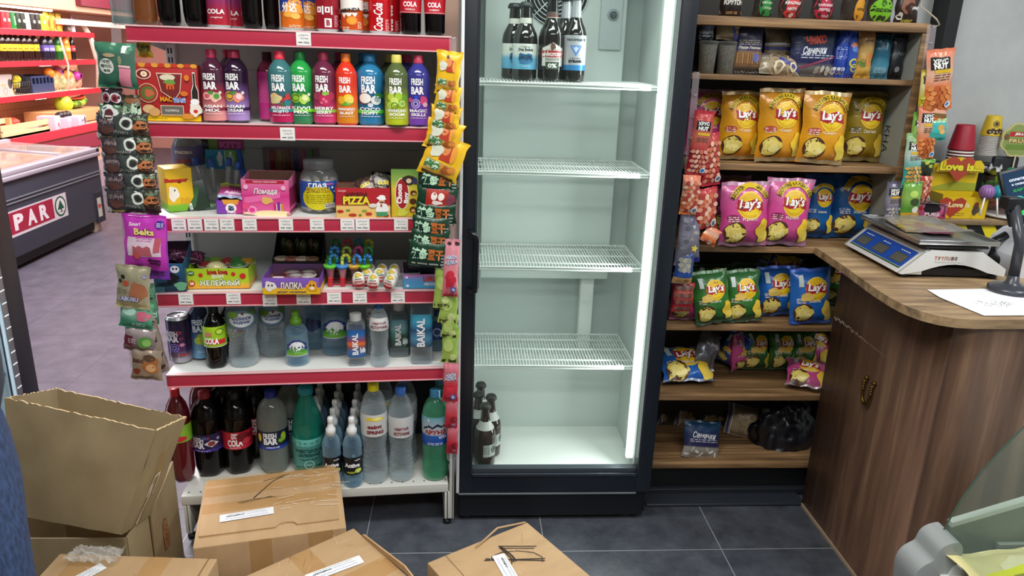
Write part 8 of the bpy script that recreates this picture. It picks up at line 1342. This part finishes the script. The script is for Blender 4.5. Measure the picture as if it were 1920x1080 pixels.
def boxon(name, label, corner, ex, ey, h, lidgap=0):
    """closed carton from a back corner of its top, two edge vectors in plan and a height"""
    rz = atan2(ex.y, ex.x); t = thing(name, label, 'cardboard box', (corner.x+(ex.x+ey.x)/2, corner.y+(ex.y+ey.y)/2, 0), rz); return t, ex.length, ey.length
# flat box by the rack
A_, B_ = at_z(386, 902, .26), at_z(637, 873, .26); Fl = at_z(358, 1026, .26); ex = B_-A_; ey = Fl-A_
t, w, l = boxon('cardboard_box', 'flat brown postal box with cut-out lid tab and paper label, in front of the rack', A_, ex, ey, .26); b = MB(); b.box((-w/2, -l/2, 0), (w/2, l/2, .255), CARD, .003)
d = D(b, front(-l/2), .0006, .1); tapeband(d, -.06, .12, .0, .255); tapeband(d, .10, .0, .17, .255); scuff(d, w, .2, 8, 3); obj('box', b, t)
b = MB(); lid = [(-w/2+.012, -l/2+.045), (w*.10-.03, -l/2+.042), (w*.10-.02, -l/2+.056), (w*.10, -l/2+.06), (w*.10+.02, -l/2+.056), (w*.10+.03, -l/2+.042), (w/2-.018, -l/2+.04), (w/2-.014, l/2-.002), (-w/2+.006, l/2-.002)]
b.prism(lid, .2555, .2605, CARD, 'z'); d = D(b, flat((0, 0, .2605), (1, 0, 0), (0, 1, 0)), .0006, .1); PEN = m('2a2018', .6)
d.line([(-.10, .02), (-.06, .03), (.01, .03)], .003, PEN); d.line([(-.055, .035), (-.02, .09), (.0, .12), (.04, .15)], .004, PEN); d.line([(-.03, .125), (.05, .152)], .0025, PEN); d.line([(-.09, .015), (.0, .035)], .002, PEN)
for v in (-.02, .07, .13): tapeband(d, -w*.48, v, w*.46, v+.05)
q = random.Random(5)
for i in range(26): x, y = q.uniform(-.0, .18), q.uniform(-.06, .14); d.line([(x, y), (x+q.uniform(.01, .07), y+q.uniform(-.012, .012))], .0014, m('f4ead8', .4))
obj('lid', b, t); ship_label(t, V((-.07, -.05, .2625)), (1, .06, 0), (-.06, 1, 0), .15, .036, 3)
# front left box, mostly out of frame
t = thing('cardboard_box', 'brown taped box at the bottom left with a slanted paper label', 'cardboard box', (-.84, 1.53, 0), -.07); b = MB(); w, l = .41, .33; b.box((-w/2, -l/2, 0), (w/2, l/2, .30), CARD, .003); d = D(b, flat((0, 0, .30), (1, 0, 0), (0, 1, 0)), .0006, .1); tapeband(d, -.16, -.165, -.09, .165); tapeband(d, .03, -.165, .09, .165); scuff(d, w, l, 14, 9); d.line([(w/2-.02, -l/2), (w/2-.02, l/2)], .002, m('7a5a34', .7)); obj('box', b, t); ship_label(t, V((-.11, .06, .3008)), (.55, .83, 0), (-.83, .55, 0), .15, .032, 7)
b = MB(); b.grid(lambda u, v: (.13*(u-.5), .06*(v-.5), .012+.022*max(0, noise.noise(V((u*7, v*5, 3)))+.35)+.01*noise.noise(V((u*15, v*12, 8)))), 26, 14, clear('e8e4dc', .2, .06, .75)); o = obj('torn_tape', b, t); o.location = (-.10, .145, .298)
# centre box with a lifted flap
A_ = at_z(663, 990, .28); L_ = at_z(460, 1080, .28); R_ = at_z(775, 1080, .28); ex = (R_-A_); ey = (L_-A_)
ey = ey.normalized(); ex = V((-ey.y, ex.x*0+ey.x, 0)); ex = V((-ey.y, ey.x, 0)) if V((-ey.y, ey.x, 0)).dot(R_-A_) > 0 else V((ey.y, -ey.x, 0)); ex *= .36; ey *= .34
t, w, l = boxon('cardboard_box', 'brown box with one side flap lifted and a crooked label, bottom centre', A_, ex, ey, .28)
rzz = atan2(ex.y, ex.x); b = MB(); b.box((-w/2, -l/2, 0), (w/2, l/2, .28), CARD, .003); d = D(b, flat((0, 0, .28), (1, 0, 0), (0, 1, 0)), .0006, .1); tapeband(d, -w/2, -.03, w/2, .03); tapeband(d, -.02, -l/2, .05, l/2); scuff(d, w, l, 22, 12); obj('box', b, t)
sg = 1 if (Matrix.Rotation(-rzz, 3, 'Z') @ ey).y < 0 else -1
b = MB(); yb = l/2*sg; b.prism([(-w/2+.03, .270), (w*.2, .284), (w/2-.03, .276), (w/2+.03, .262), (w*.2, .302), (-w/2+.05, .286)], yb, yb+.0045*sg, CARD, 'y'); b.box((-w/2+.03, yb+.0003*sg, .262), (w/2-.02, yb+.001*sg, .279), m('2a1c10', .8)); obj('side_flap', b, t)  # thin dark strip under the flap paints the shade of its gap
c_ = at_z(628, 1066, .282); ship_label(t, Matrix.Rotation(-rzz, 3, 'Z') @ V((c_.x-t.location.x, c_.y-t.location.y, .2812)), Matrix.Rotation(-rzz, 3, 'Z') @ V((.75, .45, 0)), Matrix.Rotation(-rzz, 3, 'Z') @ V((-.45, .75, 0)), .15, .034, 11)
# right box with marker scribble
A_ = at_z(988, 979, .25); L_ = at_z(801, 1055, .25); ey = (L_-A_); ex = V((-ey.y, ey.x, 0)); ex = ex if ex.y < 0 else -ex; ex = ex.normalized()*.40
t, w, l = boxon('cardboard_box', 'brown box with big black marker scribble and a label, bottom right of centre', A_, ex, ey, .25); rzz = atan2(ex.y, ex.x); R3 = Matrix.Rotation(-rzz, 3, 'Z')
b = MB(); b.box((-w/2, -l/2, 0), (w/2, l/2, .25), CARD, .003); loc = lambda x, y: (R3 @ (at_z(x, y, .251)-V(t.location)))[:2]
d = D(b, flat((0, 0, .25), (1, 0, 0), (0, 1, 0)), .0008, .1)
for pts, wd in (([(934, 1024), (1006, 1024)], .004), ([(938, 1024), (960, 1042), (968, 1052)], .006), ([(936, 1026), (956, 1044), (964, 1054)], .004), ([(908, 1051), (1022, 1047)], .004), ([(910, 1048), (968, 1050), (1022, 1051)], .004), ([(938, 1028), (1002, 1028)], .003), ([(920, 1052), (922, 1044), (940, 1036), (970, 1033), (1000, 1036), (1016, 1044), (1018, 1054)], .0025), ([(958, 1046), (960, 1058)], .0025)):
    d.line([loc(x, y) for x, y in pts], wd, PEN)
c0, c1, c2 = loc(835, 1041), loc(870, 1080), loc(805, 1056); d.line([c0, loc(850, 1058), c1], .0015, m('7a5a34', .7)); scuff(d, w, l, 16, 21)
obj('box', b, t); ux = V(loc(955, 1090)+(0,))-V(loc(935, 1055)+(0,)); ux.normalize(); lp = loc(950, 1068); ship_label(t, V((lp[0], lp[1], .2512)), ux, V((-ux.y, ux.x, 0)), .13, .036, 15)
b = MB(); p0, p1 = loc(885, 1020), loc(985, 980); b.tube([(p0[0]*.9+.0, p0[1], .252), ((p0[0]+p1[0])/2-.01, (p0[1]+p1[1])/2, .262), (p1[0], p1[1], .252)], .003, CARD, 5); obj('lifted_edge', b, t)
# lower open carton and the tilted one standing in it
t = thing('open_carton', 'low open carton at the left that holds the tilted empty one', 'cardboard box', (0, 0, 0)); b = MB(); DC = CARDG
bl = [(-1.25, 1.80), (-.905, 1.795), (-.888, 2.10), (-1.25, 2.12)]; hz_ = .285; tk = .005
def wall(b, p, q, z0, za, zb, mt, k=tk):
    p, q = V(p+(0,)), V(q+(0,)); n = (q-p).cross(V((0, 0, 1))).normalized()*k; vs = [p+V((0, 0, z0)), q+V((0, 0, z0)), q+V((0, 0, zb)), p+V((0, 0, za))]; vs += [v+n for v in vs]
    b.add(vs, [(0, 3, 2, 1), (4, 5, 6, 7), (0, 1, 5, 4), (1, 2, 6, 5), (2, 3, 7, 6), (3, 0, 4, 7)], mt)
wall(b, bl[0], bl[1], 0, .285, .285, DC); mid = (-.8985, 1.915); wall(b, bl[1], mid, 0, .285, .30, DC); mid2 = (-.8975, 1.93); wall(b, mid2, bl[2], 0, .265, .34, DC); wall(b, bl[2], bl[3], 0, .30, .30, DC); wall(b, bl[3], bl[0], 0, .285, .285, DC); b.add([p+(.004,) for p in bl], [(0, 1, 2, 3)], DC)
d = D(b, flat((-.888-.004, 2.0, .15), V(bl[2]+(0,))-V(bl[1]+(0,)), (0, 0, 1)), .0055, .1); RD = m('9a4a2a', .7)
d.poly([(-.016, -.05), (.016, -.05), (.02, .0), (.012, .045), (0, .055), (-.012, .045), (-.02, 0)], RD); d.poly([(-.013, -.046), (.013, -.046), (.017, .0), (.01, .042), (0, .05), (-.01, .042), (-.017, 0)], m('9a7e54', .75))
for i in range(4): d.ring(0, -.03+.018*i, .009, .003, RD, 10)
obj('box', b, t)
cn = {k: at_y(px, py, y) for k, (px, py, y) in {'fbl': (30, 966, 1.815), 'ftl': (8, 746, 1.875), 'fbr': (228, 1003, 1.77), 'ftr': (293, 808, 1.795), 'bbl': (92, 925, 1.985), 'btl': (108, 728, 2.03), 'bbr': (300, 955, 1.93), 'btr': (350, 782, 1.955)}.items()}
cn['bbr'] = cn['fbr']+(cn['btr']-cn['ftr'])*.9; cn['bbl'] = cn['fbl']+(cn['btl']-cn['ftl'])*.9
t = thing('tilted_carton', 'big empty brown carton tilted inside the lower open one, flaps torn off', 'cardboard box', (0, 0, 0)); b = MB(); q = random.Random(8)
def panel(a, b_, c, e, mt, bulge=0, torn=True, nu=26, nv=10, inn=None):
    a, b_, c, e = V(a), V(b_), V(c), V(e); n = (b_-a).cross(e-a).normalized(); ph = q.uniform(0, 9)
    def f(u, v, k=0):
        p = (a*(1-u)+b_*u)*(1-v)+(e*(1-u)+c*u)*v
        p = p+n*(bulge*sin(pi*u)*sin(pi*v)+k+.003*noise.noise(V((u*5+ph, v*5, 1))))
        if torn and v > .99: p = p+(e-a).normalized()*(.004*noise.noise(V((u*22+ph, 1, 2)))+.003*noise.noise(V((u*60+ph, 4, 2))))
        return p
    b.grid(lambda u, v: f(u, v), nu, nv, mt); b.grid(lambda u, v: f(u, v, -.005), nu, nv, inn or mt, True, True)
    if torn: b.grid(lambda u, v: f(u, 1, -.005*v), nu*2, 1, m('d0b88c', .8), False)
    return f
f1 = panel(cn['fbl'], cn['fbr'], cn['ftr'], cn['ftl'], CARDG, .012); f2 = panel(cn['fbr'], cn['bbr'], cn['btr'], cn['ftr'], CARDG, .004); panel(cn['bbr'], cn['bbl'], cn['btl'], cn['btr'], CARDG, .004); panel(cn['bbl'], cn['fbl'], cn['ftl'], cn['btl'], CARDG); panel(cn['fbl'], cn['bbl'], cn['bbr'], cn['fbr'], CARDG, 0, False)
obj('box', b, t); b = MB(); d = D(b, lambda u, v, k: f2(u, v, k+.0015), .0002, .06); d.rect(.40, .0, .62, .72, TAPE); d.line([(.42, .3), (.46, .5), (.6, .52), (.62, .3)], .03, m('e8e0d0', .3)); d.line([(.44, .02), (.5, .3), (.48, .42)], .06, clear('f0ece4', .5, .05, .8)); obj('tape_strip', b, t)
# ================================================================ person at the left edge
pe = thing('person', 'person in blue jeans standing at the lower left edge', 'person', (-.842, 1.13, 0), radians(123))
def skin(name, verts, edges, radii, mt, sub=2):
    me = bpy.data.meshes.new(name); me.from_pydata(verts, edges, []); o = bpy.data.objects.new(name, me); C.objects.link(o)
    o.modifiers.new('skin', 'SKIN'); lay = me.skin_vertices[0].data if me.skin_vertices else None
    if lay is None:
        bm = bmesh.new(); bm.from_mesh(me); bm.verts.layers.skin.verify(); bm.to_mesh(me); bm.free(); lay = me.skin_vertices[0].data
    for i, r in enumerate(radii): lay[i].radius = r if isinstance(r, tuple) else (r, r)
    lay[0].use_root = True; s = o.modifiers.new('smooth', 'SUBSURF'); s.levels = s.render_levels = sub
    bpy.context.view_layer.update(); dg = bpy.context.evaluated_depsgraph_get(); nm = bpy.data.meshes.new_from_object(o.evaluated_get(dg))
    vs = [tuple(v.co) for v in nm.vertices]; fs = [tuple(p.vertices) for p in nm.polygons]; bpy.data.objects.remove(o); b = MB(); b.add(vs, fs, mt, True); return b
SKN = m('d8a988', .5)
bv = [(0, 0, .92), (0, .0, 1.10), (0, .01, 1.32), (0, .01, 1.46), (0, -.01, 1.53), (0, -.02, 1.60), (0, -.025, 1.68), (.09, 0, .88), (.10, -.01, .50), (.10, .02, .10), (.10, -.10, .04), (-.09, 0, .88), (-.10, -.01, .50), (-.10, .02, .10), (-.10, -.10, .04)]
be = [(0, 1), (1, 2), (2, 3), (3, 4), (4, 5), (5, 6), (0, 7), (7, 8), (8, 9), (9, 10), (0, 11), (11, 12), (12, 13), (13, 14)]
br = [(.12, .075), (.105, .07), (.12, .075), (.07, .055), .05, (.075, .09), (.07, .085), .078, .056, .036, (.036, .022), .078, .056, .036, (.036, .022)]
for s_ in (1, -1):
    k = len(bv); bv += [(s_*.17, .01, 1.42), (s_*.215, .05, 1.16), (s_*.21, .09, .92), (s_*.21, .09, .85)]; be += [(3, k), (k, k+1), (k+1, k+2), (k+2, k+3)]; br += [.055, .04, .028, (.018, .034)]
    for dy, ln in ((.07, .075), (.088, .085), (.106, .08), (.122, .062)): n0 = len(bv); bv += [(s_*.205, dy, .80), (s_*.2, dy-.004, .80-ln*.5), (s_*.19, dy-.006, .80-ln)]; be += [(k+3, n0), (n0, n0+1), (n0+1, n0+2)]; br += [.009, .0085, .007]
    n0 = len(bv); bv += [(s_*.2, .055, .85), (s_*.19, .045, .82), (s_*.185, .045, .79)]; be += [(k+2, n0), (n0, n0+1), (n0+1, n0+2)]; br += [.011, .0095, .008]
b = skin('body', bv, be, br, SKN)
for s_ in (1, -1): b.ball((s_*.032, -.108, 1.645), .012, WHT, 10, (1, .6, .7)); b.ball((s_*.032, -.1145, 1.645), .006, INK, 8); b.ball((s_*.088, -.01, 1.635), .022, SKN, 10, (.4, .8, 1.3))
b.ball((0, -.118, 1.615), .014, SKN, 10, (.8, 1, 1.5)); b.ball((0, -.105, 1.58), .02, m('b06a60', .5), 10, (1.1, .4, .35)); obj('body', b, pe)
DEN = noisy('denim', '25324f', '3a4f78', (160, 160, 60), .85, .3, 4)
obj('jeans', skin('jeans', [(0, 0, .95), (0, 0, 1.06), (.09, 0, .86), (.10, -.012, .50), (.10, .02, .09), (-.09, 0, .86), (-.10, -.012, .50), (-.10, .02, .09)], [(0, 1), (0, 2), (2, 3), (3, 4), (0, 5), (5, 6), (6, 7)], [(.165, .115), (.15, .105), .105, .09, .07, .105, .09, .07], DEN), pe)
obj('sweater', skin('sweater', [(0, .0, .93), (0, .01, 1.30), (0, .01, 1.47), (.18, .01, 1.40), (.22, .05, 1.15), (.215, .08, .95), (-.18, .01, 1.40), (-.22, .05, 1.15), (-.215, .08, .95)], [(0, 1), (1, 2), (2, 3), (3, 4), (4, 5), (2, 6), (6, 7), (7, 8)], [(.172, .122), (.165, .115), (.105, .085), .078, .056, .045, .078, .056, .045], m('3a3f4a', .85), 2), pe)
for s_ in (1, -1): b = MB(); b.ball((s_*.10, -.05, .045), .05, m('22242a', .6), 16, (.95, 2.5, .9)); obj('shoe', b, pe)
b = MB(); b.ball((0, .01, 1.69), .105, m('2a201a', .8), 20, (.92, 1.0, 1.0)); obj('hair', b, pe)
